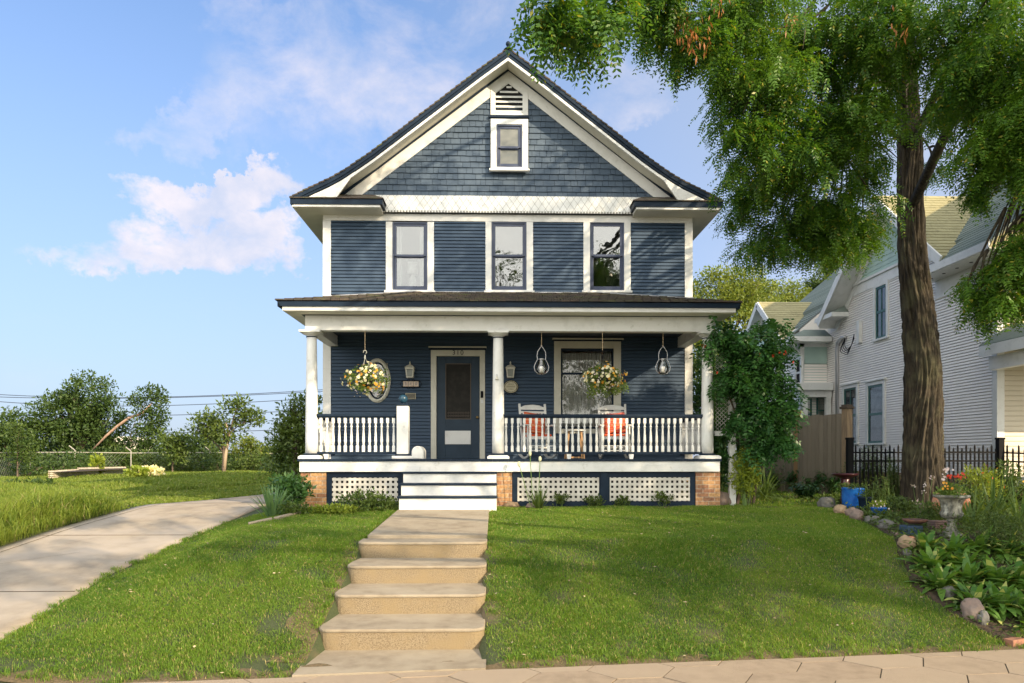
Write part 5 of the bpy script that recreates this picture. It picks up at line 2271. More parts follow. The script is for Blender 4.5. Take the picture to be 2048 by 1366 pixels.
# ------------------------------------------------------------------ the big locust tree
TY = 13.3
tb = G(1846, 1006)
tb = Vector((X(1846, TY), TY, gzf(X(1846, TY), TY)))
lt = thing('locust_tree', 'large locust tree with thick furrowed trunk and drooping feathery leaves over the lawn', 'tree', (tb.x, tb.y, tb.z))
ctrl = [(1850, 1030, 62), (1848, 985, 50), (1846, 930, 43), (1846, 850, 41), (1846, 760, 40), (1842, 690, 38), (1834, 600, 34), (1825, 520, 30.5), (1821, 420, 28.5), (1820, 300, 27), (1815, 180, 23), (1810, 90, 21), (1806, 0, 19), (1803, -120, 16), (1800, -250, 12)]
pc_ = [(U(a, b, TY), r * .82 * TY / F) for a, b, r in ctrl]
na, nh_ = 130, 420
zs_ = np.linspace(0, len(pc_) - 1.001, nh_)
P = np.zeros((nh_, na, 3))
for i, t in enumerate(zs_):
    k = int(t)
    f = t - k
    f2 = f * f * (3 - 2 * f) * .4 + f * .6
    c = pc_[k][0].lerp(pc_[k + 1][0], f)
    r_ = pc_[k][1] * (1 - f2) + pc_[k + 1][1] * f2
    for j in range(na):
        a = 2 * math.pi * j / na
        u = Vector((math.cos(a), math.sin(a), 0))
        # long braided ridges that split and join
        tw = a + .25 * math.sin(c.z * 1.3)
        q = Vector((math.cos(tw) * 2.6, math.sin(tw) * 2.6, c.z * .85))
        n1 = mnoise.noise(q * 1.7 + Vector((0, 0, 0)))
        n2 = mnoise.noise(Vector((math.cos(tw) * 5.2, math.sin(tw) * 5.2, c.z * 1.1)) + Vector((7, 3, 1)))
        n3 = mnoise.noise(Vector((math.cos(tw) * 14, math.sin(tw) * 14, c.z * 6)))
        ridge = 1 - abs(n1) * 2.2
        ridge2 = 1 - abs(n2) * 2.6
        flare = .0
        if c.z < 1.5:
            flare = (1.5 - c.z) * .35 * (.5 + .5 * math.sin(a * 5 + .6)) * .35
        dsp = r_ * (.06 * ridge + .15 * ridge2 + .06 * n3 + flare)
        P[i, j] = c + u * (r_ * .90 + dsp)
grid_mesh('trunk', None, None, P, M['bark'], lt, closed=True)

# crown clusters: (px, py, distance, rx, ry(px), depth m, number of sprays)
CL = [
    (1140, 35, 5.2, 78, 50, .30, 26), (1195, 5, 5.4, 55, 40, .3, 16), (1100, 60, 5.1, 30, 30, .2, 10),
    (1330, 40, 8.2, 65, 50, .7, 60), (1385, 95, 8.4, 50, 55, .6, 50), (1300, 20, 8.0, 40, 50, .5, 30),
    (1480, 60, 9.0, 90, 90, 1.1, 130), (1530, 200, 9.4, 85, 110, 1.1, 150), (1480, 290, 9.2, 50, 80, .6, 65), (1465, 170, 9, 45, 60, .6, 45),
    (1620, 100, 9.8, 110, 120, 1.3, 190), (1650, 280, 10.2, 100, 110, 1.2, 190), (1560, 350, 10, 80, 70, 1.0, 110),
    (1500, 420, 10.4, 40, 40, .6, 40), (1600, 440, 10.8, 90, 55, 1.0, 120), (1680, 430, 11, 70, 65, .9, 110), (1530, 490, 11, 50, 30, .6, 45), (1640, 500, 11.2, 60, 35, .7, 60), (1720, 480, 11.4, 35, 45, .6, 40),
    (1740, 90, 9.6, 90, 110, 1.2, 150), (1715, 230, 10.4, 60, 110, 1.0, 100), (1735, 370, 11.5, 38, 60, .8, 45),
    (1880, 70, 9.0, 90, 80, 1.2, 120), (1960, 120, 8.6, 95, 120, 1.2, 170), (1915, 190, 10.6, 50, 60, .9, 50), (2020, 250, 8.4, 65, 110, 1.0, 130),
    (1872, 330, 13.6, 26, 44, .8, 22), (2000, 320, 8.6, 44, 60, .8, 50), (1962, 410, 9.0, 20, 60, .3, 22), (2050, 350, 8.4, 30, 40, .6, 20),
    (1990, 560, 8.8, 54, 44, .5, 52), (2035, 520, 8.6, 44, 44, .5, 36), (1938, 600, 8.9, 30, 20, .3, 18), (2010, 608, 8.7, 46, 26, .4, 32), (2060, 600, 8.6, 40, 50, .5, 28),
    (2090, 150, 8.2, 70, 200, 1.2, 110), (2120, 420, 8.2, 70, 150, 1.2, 80),
]
allq = []
alld = []
brm = MB()
limb_src = [pc_[9][0], pc_[10][0], pc_[11][0], pc_[12][0], pc_[13][0]]


def sprays(cx, cy, cz, rx, ry, rz, n, leafL=.235, pairs=7, ll=.066, lw=.028, per=8, droop=1.0, tl=.55, tilt=None):
    """drooping twigs, each carrying compound leaves"""
    d = rdir(n)
    rad = rng.uniform(.15, 1, (n, 1)) ** .5
    S = np.array([cx, cy, cz]) + d * rad * np.array([rx, ry, rz])
    # sprays gather in hanging fronds with gaps between
    kk = max(2, n // 7)
    cen = S[rng.integers(0, n, kk)]
    S = cen[rng.integers(0, kk, n)] * .62 + S * .38 + rng.normal(scale=.05, size=(n, 3))
    out = unit(d * np.array([1, 1, .25]) + rng.normal(scale=.35, size=(n, 3)))
    out[:, 2] = np.abs(out[:, 2]) * .2 - .1
    Ps, Ds = [], []
    L_ = tl * rng.uniform(.6, 1.2, (n, 1))
    for k in range(per):
        t = (k + .5) / per
        pos = S + out * L_ * t - np.array([0, 0, 1.0]) * L_ * .9 * droop * t * t
        tang = unit(out - np.array([0, 0, 1.8 * droop]) * t)
        sd = unit(np.cross(tang, rng.normal(size=(n, 3))))
        Ps.append(pos)
        Ds.append(unit(tang * .6 + sd * .8 - np.array([0, 0, .35])))
    Pp, Dd = np.concatenate(Ps), np.concatenate(Ds)
    return pinnate(Pp, Dd, leafL * rng.uniform(.7, 1.2, len(Pp)), pairs, ll, lw), S, out


for ci, (px, py, D, rx, ry, dz, n) in enumerate(CL):
    c = U(px, py, D)
    mx, mz = rx * D / F, ry * D / F
    q, S, out_ = sprays(c.x, c.y, c.z + .12, mx * .92, dz, mz * .85, int(n * (.80 if ci > 2 else .9)), per=8, tl=min(.42, mx * .8),
                        droop=.75)
    allq.append(q)
    if ci > 2:
        src = random.choice(limb_src)
        if px > 1880 and py > 280: src = U(2170, 150, D)
        e = c + Vector((0, 0, mz * .3))
        pts_ = curve_pts(src, e, .5, random.uniform(-.25, .25), 8)
        brm.tube(pts_, [.075 * (1 - .11 * i) * (.28 if px > 1880 and py > 280 else 1 if mx > .5 else .6) for i in range(9)], 6)
        for k in range(4):
            e2 = c + Vector((random.uniform(-1, 1) * mx, random.uniform(-1, 1) * dz, random.uniform(-.6, .6) * mz))
            brm.tube(curve_pts(pts_[random.randint(5, 7)], e2, .08, .05, 4), [.022, .018, .014, .009, .004], 5)
# limb that reaches left, over the lawn, towards the near twig
brm.tube([pc_[12][0], U(1600, -90, 10), U(1400, -110, 7.5), U(1230, -60, 5.9), U(1150, -8, 5.3)], [.10, .075, .05, .03, .012], 7)
# a long dead twig hanging right of the trunk
brm.tube([U(1990, 180, 10), U(1960, 300, 10), U(1945, 350, 10), U(1925, 352, 10), U(1912, 362, 10)], [.05, .03, .018, .012, .004], 5)
brm.tube([pc_[8][0], U(1900, 250, 11.5), U(1935, 190, 10.6), U(1965, 230, 10), U(1990, 180, 10)], [.09, .08, .075, .06, .05], 7)
# crown above and to the right of the picture, which shades the front of the house
UP = [(7.2, 11.5, 11.2, 3.4, 3.0, 1.7, 500), (5.2, 9.8, 9.8, 2.2, 2.0, 1.2, 240), (10.5, 11.0, 9.6, 2.8, 2.6, 2.2, 380), (8.8, 7.6, 9.2, 2.6, 2.2, 1.8, 300), (3.2, 9.6, 10.6, 1.9, 1.8, 1.0, 150), (11.5, 8.0, 7.2, 2.2, 2.2, 1.8, 240)]
for (a, b, c_, d_, e_, f_, n) in UP:
    q, _, _ = sprays(a, b, c_, d_, e_, f_, n, leafL=.24, pairs=5, ll=.075, lw=.03, per=8, tl=.8)
    alld.append(q)
    brm.tube(curve_pts(pc_[13][0], (a, b, c_), .4, .3, 6), [.12 - .016 * i for i in range(7)], 6)
brm.build('branches', M['bark'], lt, True)
crown = qmesh('crown', np.concatenate(allq), M['locust'], lt)
qmesh('upper_crown', np.concatenate(alld), M['locust'], lt)
# bunches of dry brown pods
dp = []
for (px, py, D, n) in ((1385, 75, 7.9, 30), (1365, 50, 7.9, 20), (1410, 60, 7.9, 18), (1440, 5, 8.2, 14), (1580, 30, 8.6, 16), (1795, 60, 8.6, 12)):
    c = U(px, py, D)
    n = n
    Pp = np.array(c) + rng.normal(scale=(.05, .05, .09), size=(n, 3))
    dd = unit(np.array([0, 0, -1.0]) + rng.normal(scale=.25, size=(n, 3)))
    dp.append(leafq(Pp, dd, rdir(n), rng.uniform(.07, .13, n), .022))
qmesh('seed_pods', np.concatenate(dp), M['dryleaf'], lt)


# ------------------------------------------------------------------ street tree at the right, its shade falls across the lawn
def shade_tree(name, label, base, h, blobs, n, trunk=.3, ll=.11, lw=.05, matl='locust', per=8):
    t = thing(name, label, 'tree', base)
    m = MB()
    b = Vector(base)
    top = b + Vector((.2, .1, h * .6))
    pts = curve_pts(b - Vector((0, 0, .2)), top, 0, .2, 8)
    m.tube(pts, [trunk * (1.3 - .09 * i) for i in range(9)], 12)
    for (x, y, z, rx, ry, rz) in blobs:
        m.tube(curve_pts(pts[random.randint(5, 8)], b + Vector((x, y, z)), .3, .3, 6), [trunk * (.5 - .065 * i) for i in range(7)], 7)
    m.build('trunk', M['bark'], t, True)
    qs = []
    for (x, y, z, rx, ry, rz) in blobs:
        k = int(n * rx * ry)
        q, _, _ = sprays(b.x + x, b.y + y, b.z + z, rx, ry, rz, k, leafL=.26, pairs=4, ll=ll, lw=lw, per=per, tl=.7)
        qs.append(q)
    qmesh('crown', np.concatenate(qs), M[matl], t)
    return t


shade_tree('street_tree', 'street tree standing on the verge to the right, outside the view', (12.2, 2.4, 0), 8,
           [(-1.5, .5, 5.2, 2.3, 2.4, 1.5), (1.6, .6, 6.3, 2.6, 2.6, 1.9), (-.6, 2.6, 6.6, 2.4, 2.0, 1.4), (0.6, -1.8, 6.2, 2.6, 2.2, 1.6), (-3.3, -.6, 4.9, 1.5, 1.6, .9), (-6.2, .2, 6.9, 1.9, 1.3, .8), (-4.4, 1.6, 7.4, 1.6, 1.4, .8), (-5.2, -2.2, 6.8, 1.6, 1.1, .7), (-8.0, -3.2, 6.9, 1.8, 1.2, .6)], 24)
# trees across the street, mirrored in the window glass
simple_tree('broadleaf_tree', 'tall round tree across the street, mirrored in the right bedroom window', (7.9, -20, 0), 17,
            [(0, 0, 12.0, 3.2, 3.0, 3.4), (2.4, 0, 8, 3.2, 2.8, 2.6), (-2.0, 0, 8.4, 2.6, 2.4, 2.4), (.3, 0, 14.6, 2.3, 2, 1.9), (0, 0, 6, 4, 3, 3)], 'tree_mid', .30, 24, 5.5, .8, .35, 'trees across the street')
simple_tree('broadleaf_tree', 'shorter tree across the street, mirrored in the middle bedroom window', (.8, -21, 0), 16.5,
            [(0, 0, 10.6, 3.2, 3.0, 3.6), (2.2, 0, 7, 2.6, 2.6, 2.2), (-2.0, 0, 7, 2.8, 2.4, 2.2), (-.6, 0, 14.4, 1.9, 1.8, 2.0), (0, 0, 5, 4, 3, 3)], 'tree_dark', .30, 24, 5.5, .8, .35, 'trees across the street')
simple_tree('broadleaf_tree', 'wide tree far across the street, mirrored low in the porch window', (-11.0, -24, 0), 9,
            [(0, 0, 5.8, 3.8, 3.0, 2.6), (3.0, 0, 4, 2.6, 2.6, 2.2), (-3.0, 0, 4, 2.8, 2.4, 2.2)], 'tree_mid', .30, 24, 4, .8, .35, 'trees across the street')


# ------------------------------------------------------------------ background trees
def bt(name, label, px, pyb, Y, blobs, matl, group, leaf=.2, per=24, k=7, r=.55, trunk=.16, asp=.5, topf=.55, h=None):
    """blobs given as (px, py, rx px, ry px)"""
    x = X(px, Y)
    z = gzf(x, Y)
    s = Y / F
    B = []
    hh = 0
    for (bx, by, rx, ry) in blobs:
        p = U(bx, by, Y)
        B.append((p.x - x, random.uniform(-.3, .3) * rx * s, p.z - z, rx * s, min(rx, ry) * s * .9, ry * s))
        hh = max(hh, p.z - z)
    return simple_tree(name, label, (x, Y, z), hh, B, matl, leaf * .62, int(per * 2.6), k * 3.4, r, trunk * .8, group, topf=topf, asp=max(asp, .42))


BG = 'trees along the far edge of the field'
bt('broadleaf_tree', 'biggest tree on the left, a broad dark crown with a tall rounded top', 165, 935, 47,
   [(190, 800, 42, 52), (150, 830, 40, 42), (110, 830, 38, 38), (215, 850, 38, 45), (170, 880, 55, 35), (100, 870, 32, 32), (235, 890, 28, 26), (130, 800, 22, 18)], 'tree_dark', BG, .34, 30, 6, .75, .22)
bt('leaning_tree', 'leaning tree with a bare bowed branch carrying a tuft of leaves', 262, 935, 45,
   [(298, 800, 26, 26), (320, 832, 20, 20), (285, 822, 20, 16), (305, 850, 14, 14), (290, 870, 20, 26), (286, 905, 24, 30)], 'tree_dark', BG, .32, 26, 7, .6, .05)
ltb = bpy.data.objects['leaning_tree']
m = MB()
m.tube([U(185, 900, 45), U(212, 872, 45), U(235, 852, 45), U(258, 836, 45), U(285, 826, 45), U(305, 805, 45)], [.05, .07, .085, .085, .07, .035], 8)
m.build('bare_branch', mat('pinkish_bark', (.42, .28, .20), .9, (.28, .18, .13), 5), ltb, True)
bt('broadleaf_tree', 'rounded grey green tree at the left edge of the view', 20, 945, 46,
   [(20, 850, 42, 28), (55, 870, 30, 30), (-20, 870, 40, 35), (20, 895, 50, 35), (70, 905, 25, 25)], 'tree_dark', BG, .34, 28, 6, .75, .18)
bt('young_tree', 'slender light green young tree on a thin stem at the left edge', 35, 950, 33,
   [(38, 870, 18, 20), (35, 895, 20, 20), (45, 915, 18, 15), (28, 860, 10, 10)], 'bush_l' if False else 'bush', BG, .2, 26, 16, .42, .045)
bt('sumac_tree', 'feathery flat topped tree with a bare pale trunk in the middle of the field edge', 448, 938, 40,
   [(470, 822, 34, 18), (500, 838, 22, 14), (420, 842, 34, 18), (395, 858, 24, 16), (455, 858, 40, 16), (440, 880, 26, 12), (478, 806, 16, 12)], 'tree_mid', BG, .36, 18, 11, .6, .12, asp=.28, topf=.5)
m = MB()
m.tube([U(448, 942, 40), U(452, 905, 40), U(458, 870, 40), U(452, 845, 40)], [.10, .085, .07, .04], 7)
m.build('pale_trunk', mat('pale_bark', (.42, .32, .22), .9), bpy.data.objects['sumac_tree'], True)
bt('sumac_tree', 'small feathery sumac rising between the leaning tree and the flat topped one', 345, 938, 41,
   [(345, 892, 30, 14), (330, 880, 16, 8), (365, 882, 18, 10), (350, 905, 28, 14)], 'tree_mid', BG, .34, 18, 14, .5, .06, asp=.28)
bt('broadleaf_tree', 'yellowish small tree beside the porch column', 505, 940, 44,
   [(500, 890, 20, 11), (485, 905, 24, 14), (525, 900, 14, 10)], 'tree_yel', BG, .26, 26, 14, .45, .06)
bt('sumac_tree', 'dense feathery sumac just left of the porch column', 590, 955, 30,
   [(592, 822, 22, 26), (570, 850, 26, 22), (600, 865, 32, 30), (560, 885, 26, 18), (590, 915, 40, 30), (620, 850, 25, 60), (640, 900, 30, 40)], 'tree_mid', BG, .30, 22, 14, .45, .10, asp=.3)
# hedge-like scrub along the far fence: single bushes
shr = [(25, 940, 34, 40, 24, 'tree_dark'), (75, 938, 36, 40, 26, 'tree_dark'), (125, 930, 38, 40, 30, 'tree_dark'), (180, 925, 41, 40, 30, 'tree_dark'), (225, 922, 42, 34, 26, 'bush'),
       (262, 925, 43, 30, 26, 'bush'), (300, 925, 43, 32, 24, 'tree_mid'), (345, 925, 43, 32, 22, 'tree_mid'), (395, 922, 43, 34, 24, 'tree_mid'), (425, 930, 42, 26, 16, 'tree_dark'),
       (500, 925, 42, 34, 20, 'tree_mid'), (535, 930, 40, 30, 20, 'bush'), (570, 930, 34, 34, 26, 'bush'), (478, 932, 42, 20, 14, 'bush')]
words = ['leftmost', 'second from the left', 'third from the left', 'fourth from the left', 'fifth from the left', 'sixth from the left', 'seventh from the left', 'eighth from the left', 'ninth from the left', 'tenth from the left',
         'third from the right', 'second from the right', 'rightmost', 'fourth from the right']
for (px, py, Y, rx, ry, mt), wd_ in zip(shr, words):
    x = X(px, Y)
    z = gzf(x, Y)
    c = U(px, py, Y)
    s = Y / F
    t = thing('bush', f'scrubby green bush along the far fence, {wd_} of the row', 'bush', (x, Y + .8, z), 0, 'bushes along the far fence')
    hgt_ = max(c.z - z, .4)
    B = [(x, Y + .8, z + hgt_ * .9, rx * s, 1.2, ry * s), (x + rx * s * .4, Y + .8, z + hgt_ * .5, rx * s, 1.2, ry * s), (x - rx * s * .5, Y + .8, z + hgt_ * .5, rx * s * .8, 1.1, ry * s)]
    cs = blob_centers(B, 16)
    m = MB()
    for k in range(6):
        m.tube(curve_pts((x + random.uniform(-.3, .3), Y + .8, z), (x + random.uniform(-1, 1) * rx * s, Y + .8, z + hgt_ * 1.2), 0, .1, 4), [.03, .026, .02, .014, .008], 5)
    m.build('stems', M['bark2'], t)
    qmesh('foliage', clump_leaves(cs, 44, .5, .16, .5, .8), M[mt], t)
# the scrub behind, one unbroken mass
n = 900
xx = np.linspace(X(-120, 52), X(660, 52), n)
cs = np.stack([xx, 52 + rng.uniform(-1, 1, n), 1.0 + rng.uniform(0, 1, n) * (1.7 + .8 * np.sin(xx * .8) + .5 * np.sin(xx * 2.1))], 1)
setp(qmesh('scrub', clump_leaves(cs, 40, .8, .26, .5, .8), M['tree_dark']), 'unbroken mass of dark scrub beyond the far fence', 'scrub', kind='stuff')
# bright vine on a post by the raised bed, and white flowers beside it
for nm, lb, cat, px, py, Y, rx, ry, mt, nn in (('climbing_vine', 'yellow green leafy climber on a post behind the raised bed', 'vine', 194, 930, 34, 12, 22, 'bush_l', 260),
                                               ('flowering_plant', 'low clump of white flowers at the end of the raised bed', 'plant', 300, 942, 33, 30, 7, 'fl_cream', 220),
                                               ('leafy_plant', 'bright yellow green leafy clump beside the raised bed', 'plant', 275, 944, 32, 22, 9, 'bush_l', 260)):
    x = X(px, Y)
    z = gzf(x, Y)
    t = thing(nm, lb, cat, (x, Y, z))
    c = U(px, py, Y)
    s = Y / F
    n = nn
    d = rdir(n)
    Pp = np.array([c.x, Y, c.z]) + d * rng.uniform(0, 1, (n, 1)) ** .4 * np.array([rx * s, .3, ry * s])
    Pp[:, 2] = np.maximum(Pp[:, 2], z)
    qmesh('foliage', leafq(Pp, unit(d + rng.normal(scale=.5, size=(n, 3))), rdir(n), .17, .13), M[mt], t)
    m = MB()
    m.tube([(x, Y, z - .1), (x + .03, Y, c.z)], .03, 6)
    m.build('stem', M['bark2'], t)
# right background
BG2 = 'trees behind the white house'
bt('broadleaf_tree', 'sunlit yellow green tree nearest the blue house, behind the porch vine', 1440, 800, 42,
   [(1440, 590, 60, 45), (1400, 620, 50, 50), (1490, 570, 50, 32), (1450, 660, 90, 60), (1380, 700, 60, 60), (1520, 620, 40, 40)], 'tree_yel', BG2, .28, 34, 7, .75, .25)
bt('broadleaf_tree', 'sunlit yellow green tree with a low flat top above the olive wing roof', 1560, 800, 46,
   [(1560, 590, 50, 30), (1600, 600, 34, 24), (1530, 600, 40, 36), (1580, 640, 70, 40), (1640, 640, 50, 30)], 'tree_yel', BG2, .28, 34, 7, .75, .2)
bt('broadleaf_tree', 'bright green tree beside the left rake of the white house gable', 1670, 800, 48,
   [(1650, 560, 36, 38), (1680, 545, 34, 26), (1690, 600, 60, 45), (1640, 590, 26, 30)], 'tree_yel' if False else 'bush', BG2, .28, 34, 7, .75, .2)
bt('broadleaf_tree', 'dark tree low behind the porch, between the houses', 1420, 900, 30,
   [(1400, 760, 45, 60), (1440, 820, 60, 70), (1390, 850, 40, 60), (1480, 780, 40, 60)], 'tree_dark', BG2, .24, 34, 8, .6, .16)

# ------------------------------------------------------------------ grass
def inside(poly, x, y):
    n = len(poly)
    r_ = np.zeros(len(x), bool)
    j = n - 1
    for i in range(n):
        xi, yi = poly[i]
        xj, yj = poly[j]
        c = ((yi > y) != (yj > y)) & (x < (xj - xi) * (y - yi) / (yj - yi + 1e-12) + xi)
        r_ ^= c
        j = i
    return r_


def blades(x, y, h, w, lean=.5):
    n = len(x)
    z = gz(x, y)
    a = rng.uniform(0, 2 * math.pi, n)
    d = np.stack([np.cos(a), np.sin(a), np.zeros(n)], 1)
    s = np.stack([-np.sin(a), np.cos(a), np.zeros(n)], 1)
    P = np.stack([x, y, z - .004], 1)
    h = np.asarray(h).reshape(-1, 1) * np.ones((n, 1))
    w = np.asarray(w).reshape(-1, 1) * np.ones((n, 1))
    ln = lean * rng.uniform(.3, 1.3, (n, 1))
    up = np.array([0, 0, 1.0])
    mid = P + up * h * .6 + d * h * ln * .35
    tip = P + up * h * (1 - .25 * ln) + d * h * ln
    return np.stack([P - s * w * .5, mid - s * w * .35, tip, mid + s * w * .45], 1) * 1.0, P


bedline = [G(px, py) for px, py in ((1560, 1000), (1640, 1008), (1700, 1036), (1785, 1078), (1800, 1120), (1826, 1180), (1900, 1232), (1990, 1282), (2060, 1300))]
lawn_r = [(-.08, edge_y(0) + .0), (-.08, 12.9), (-.08, 13.25), (4.6, 13.2), (5.1, 13.6)] + [(p.x, p.y) for p in bedline] + [(6.5, edge_y(6.5))]
lawn_l = [(-1.64, 12.9), (-1.70, edge_y(-1.7)), (-4.35, edge_y(-4.3)), (DR(5.9) + .02, 5.6), (DR(8) + .02, 8), (DR(10) + .02, 10), (DR(12.4) + .02, 12.4), (-3.9, 12.9)]
N = 1700000
x = rng.uniform(-5.2, 7.2, N)
y = rng.uniform(5.5, 13.6, N)
keep = inside(lawn_r, x, y) | inside(lawn_l, x, y)
# thinner with distance, and worn along the pavement, driveway and steps
de = y - edge_y(x)
wear = np.clip((de - .02) / .30, 0, 1)
nz1 = np.array([mnoise.noise(Vector((a * 1.7, b * 1.7, 0))) for a, b in zip(x[:1], y[:1])])
fnoise = (np.sin(x * 3.1 + 1.7 * np.sin(y * 2.3)) * np.sin(y * 3.7 + 1.3 * np.sin(x * 2.9)) + np.sin(x * 7.3 + y * 2) * np.sin(y * 8.1 - x * 3) * .6) * .5
wear = wear * np.clip(.8 + fnoise * .8, .25, 1)
ds = np.where(x < -1, np.abs(x + 1.72), np.abs(x + .08))
nearstep = np.clip((ds - .0) / .22, 0, 1)
wear = np.where(y < 9.4, wear * (.25 + .75 * np.clip(nearstep + fnoise * .5, 0, 1)), wear)
wear = np.where((de < .45), wear * np.clip(.35 + fnoise + de * 1.2, 0.05, 1), wear)
dens_ = np.clip(9.5 / y, .45, 1) ** 1.6
bare = (x < -1.7) & (x > -2.3) & (y < 8.8) & (fnoise + rng.normal(scale=.4, size=N) < .0)
keep &= rng.uniform(0, 1, N) < wear * dens_
keep &= ~(bare & (rng.uniform(0, 1, N) < .65))
x, y = x[keep], y[keep]
h = rng.uniform(.020, .050, len(x)) * (1 + .5 * np.clip(np.sin(x * 2.1) * np.sin(y * 1.7 + x), 0, 1))
q, _ = blades(x, y, h, rng.uniform(.004, .0085, len(x)), .8)
g = qmesh('lawn_grass', q, M['grass'])
setp(g, 'short green lawn with clover and worn edges', 'grass', kind='stuff')

# straggling tufts along the edges of steps and pavement
tx, ty = [], []
for _ in range(330):
    c = random.random()
    if c < .35:
        yy = random.uniform(6.9, 12.2); xx = random.choice((-1.74, -.06)) + random.gauss(0, .05)
    elif c < .85:
        xx = random.uniform(-4.4, 6.6); yy = edge_y(xx) + abs(random.gauss(.08, .12))
        if -1.75 < xx < -.05: continue
    else:
        yy = random.uniform(5.6, 12.4); xx = DR(yy) + random.uniform(-.02, .08)
    k = 40
    tx += list(np.random.default_rng(len(tx)).normal(xx, .03, k)); ty += list(np.random.default_rng(len(tx) + 1).normal(yy, .03, k))
tx, ty = np.array(tx), np.array(ty)
ok = ~((tx > -1.70) & (tx < -.11))
tx, ty = tx[ok], ty[ok]
q, _ = blades(tx, ty, rng.uniform(.04, .09, len(tx)), rng.uniform(.005, .009, len(tx)), .9)
setp(qmesh('grass_tufts', q, M['grass']), 'ragged grass tufts along the pavement and step edges', 'grass', kind='stuff')
# clover and broad weeds
n = 16000
x = rng.uniform(-4.6, 6.2, n)
y = rng.uniform(6.4, 11.5, n)
k_ = (inside(lawn_r, x, y) | inside(lawn_l, x, y)) & (np.sin(x * 4.1) * np.sin(y * 3.7 + x) > .25)
x, y = x[k_], y[k_]
Pp = np.stack([x, y, gz(x, y) + rng.uniform(.015, .035, len(x))], 1)
dd = rdir(len(x)); dd[:, 2] = np.abs(dd[:, 2]) * .3
nn = np.tile([0, 0, 1.0], (len(x), 1)) + rng.normal(scale=.3, size=(len(x), 3))
setp(qmesh('clover', leafq(Pp, dd, nn, rng.uniform(.018, .035, len(x)), rng.uniform(.014, .024, len(x))), M['bush']), 'clover and broad weeds among the lawn grass', 'clover', kind='stuff')
# fallen leaves and petals
n = 260
x = rng.uniform(-4.4, 6.2, n)
y = rng.uniform(6.2, 12.5, n)
Pp = np.stack([x, y, np.maximum(gz(x, y) + .045, .03)], 1)
k_ = ~((x > -1.75) & (x < -.05)) & (y > edge_y(x))
Pp = Pp[k_]
dd = rdir(len(Pp)); dd[:, 2] *= .2
setp(qmesh('fallen_leaves', leafq(Pp, dd, np.tile([0, 0, 1.0], (len(Pp), 1)) + rng.normal(scale=.4, size=(len(Pp), 3)), rng.uniform(.02, .05, len(Pp)), .02), mat('fallen_leaf', (.50, .40, .26), .9, isl=(.30, .22, .12))), 'pale dry leaves scattered on the lawn', 'leaves', kind='stuff')

# wild grass of the field
N = 560000
t = rng.uniform(0, 1, N)
y = 4.5 * (46 / 4.5) ** t
x = rng.uniform(-1.05, .02, N) * (y * .80 + 1.5) - 0.0
dl = np.interp(y, [-5, 3, 6, 9, 10.3, 11.7, 13.7, 15.4, 17.5, 20, 26, 60], [-9, -8.0, -7.25, -7.05, -7.0, -7.0, -6.75, -6.1, -5.7, -5.6, -5.6, -4])
keep = (x < dl - .02)
far = (y > 20) & (x > -5.5 - 0) & (x < -1)
keep |= far
x, y, dl = x[keep], y[keep], dl[keep]
off = dl - x
# tall in a broad band beside the driveway, mown at the turn of the drive
band = np.exp(-((off - 1.1) / 1.3) ** 2) * np.clip((17 - y) / 4, 0, 1)
pat = .5 + .5 * np.sin(x * .9 + 2 * np.sin(y * .35)) * np.sin(y * .6 + x * .3)
hh = .07 + .22 * pat * np.clip(off / .5, .3, 1) + .26 * band
hh = np.where(y > 24, .10 + .10 * pat, hh)
mown = (y > 13.5) & (off < 3.0)
hh = np.where(mown, .06, hh)
hh *= rng.uniform(.6, 1.25, len(x))
q, _ = blades(x, y, hh, np.clip(.0045 + .0011 * y, 0, .05) * rng.uniform(.6, 1.3, len(x)), .75)
setp(qmesh('field_grass', q, M['wild']), 'tall unmown green grass of the field beyond the driveway', 'grass', kind='stuff')
# short grass behind the house line on the right
N = 26000
x = rng.uniform(4.2, 11, N)
y = rng.uniform(13.0, 20, N)
q, _ = blades(x, y, rng.uniform(.04, .10, N), .014, .8)
setp(qmesh('side_grass', q, M['grass']), 'shaded grass between the two houses', 'grass', kind='stuff')


# ------------------------------------------------------------------ plant builders
def straps(P, D, L, W, droop, seg=5, prof=None, fold=0.0, out=None):
    """arching leaves as ribbons; P,D (n,3); returns quads"""
    n = len(P)
    D = unit(D)
    L = np.broadcast_to(np.asarray(L, float).reshape(-1, 1), (n, 1))
    W = np.broadcast_to(np.asarray(W, float).reshape(-1, 1), (n, 1))
    droop = np.broadcast_to(np.asarray(droop, float).reshape(-1, 1), (n, 1))
    hor = D.copy()
    hor[:, 2] = 0
    hor = unit(hor + 1e-6)
    S = unit(np.cross(hor, np.array([0, 0, 1.0])) + rng.normal(scale=.12, size=(n, 3)))
    pr_ = prof or (lambda t: max(.06, math.sin(math.pi * min(.98, .35 + t * .62)) ** .6))
    cur = P.copy()
    d = D.copy()
    rowsL, rowsR = [], []
    for k in range(seg + 1):
        t = k / seg
        w = W * pr_(t) * .5
        rowsL.append(cur - S * w)
        rowsR.append(cur + S * w)
        d = unit(d + np.array([0, 0, -1.0]) * droop / seg)
        cur = cur + d * L / seg
    q = [np.stack([rowsL[k], rowsR[k], rowsR[k + 1], rowsL[k + 1]], 1) for k in range(seg)]
    return np.concatenate(q, 0)


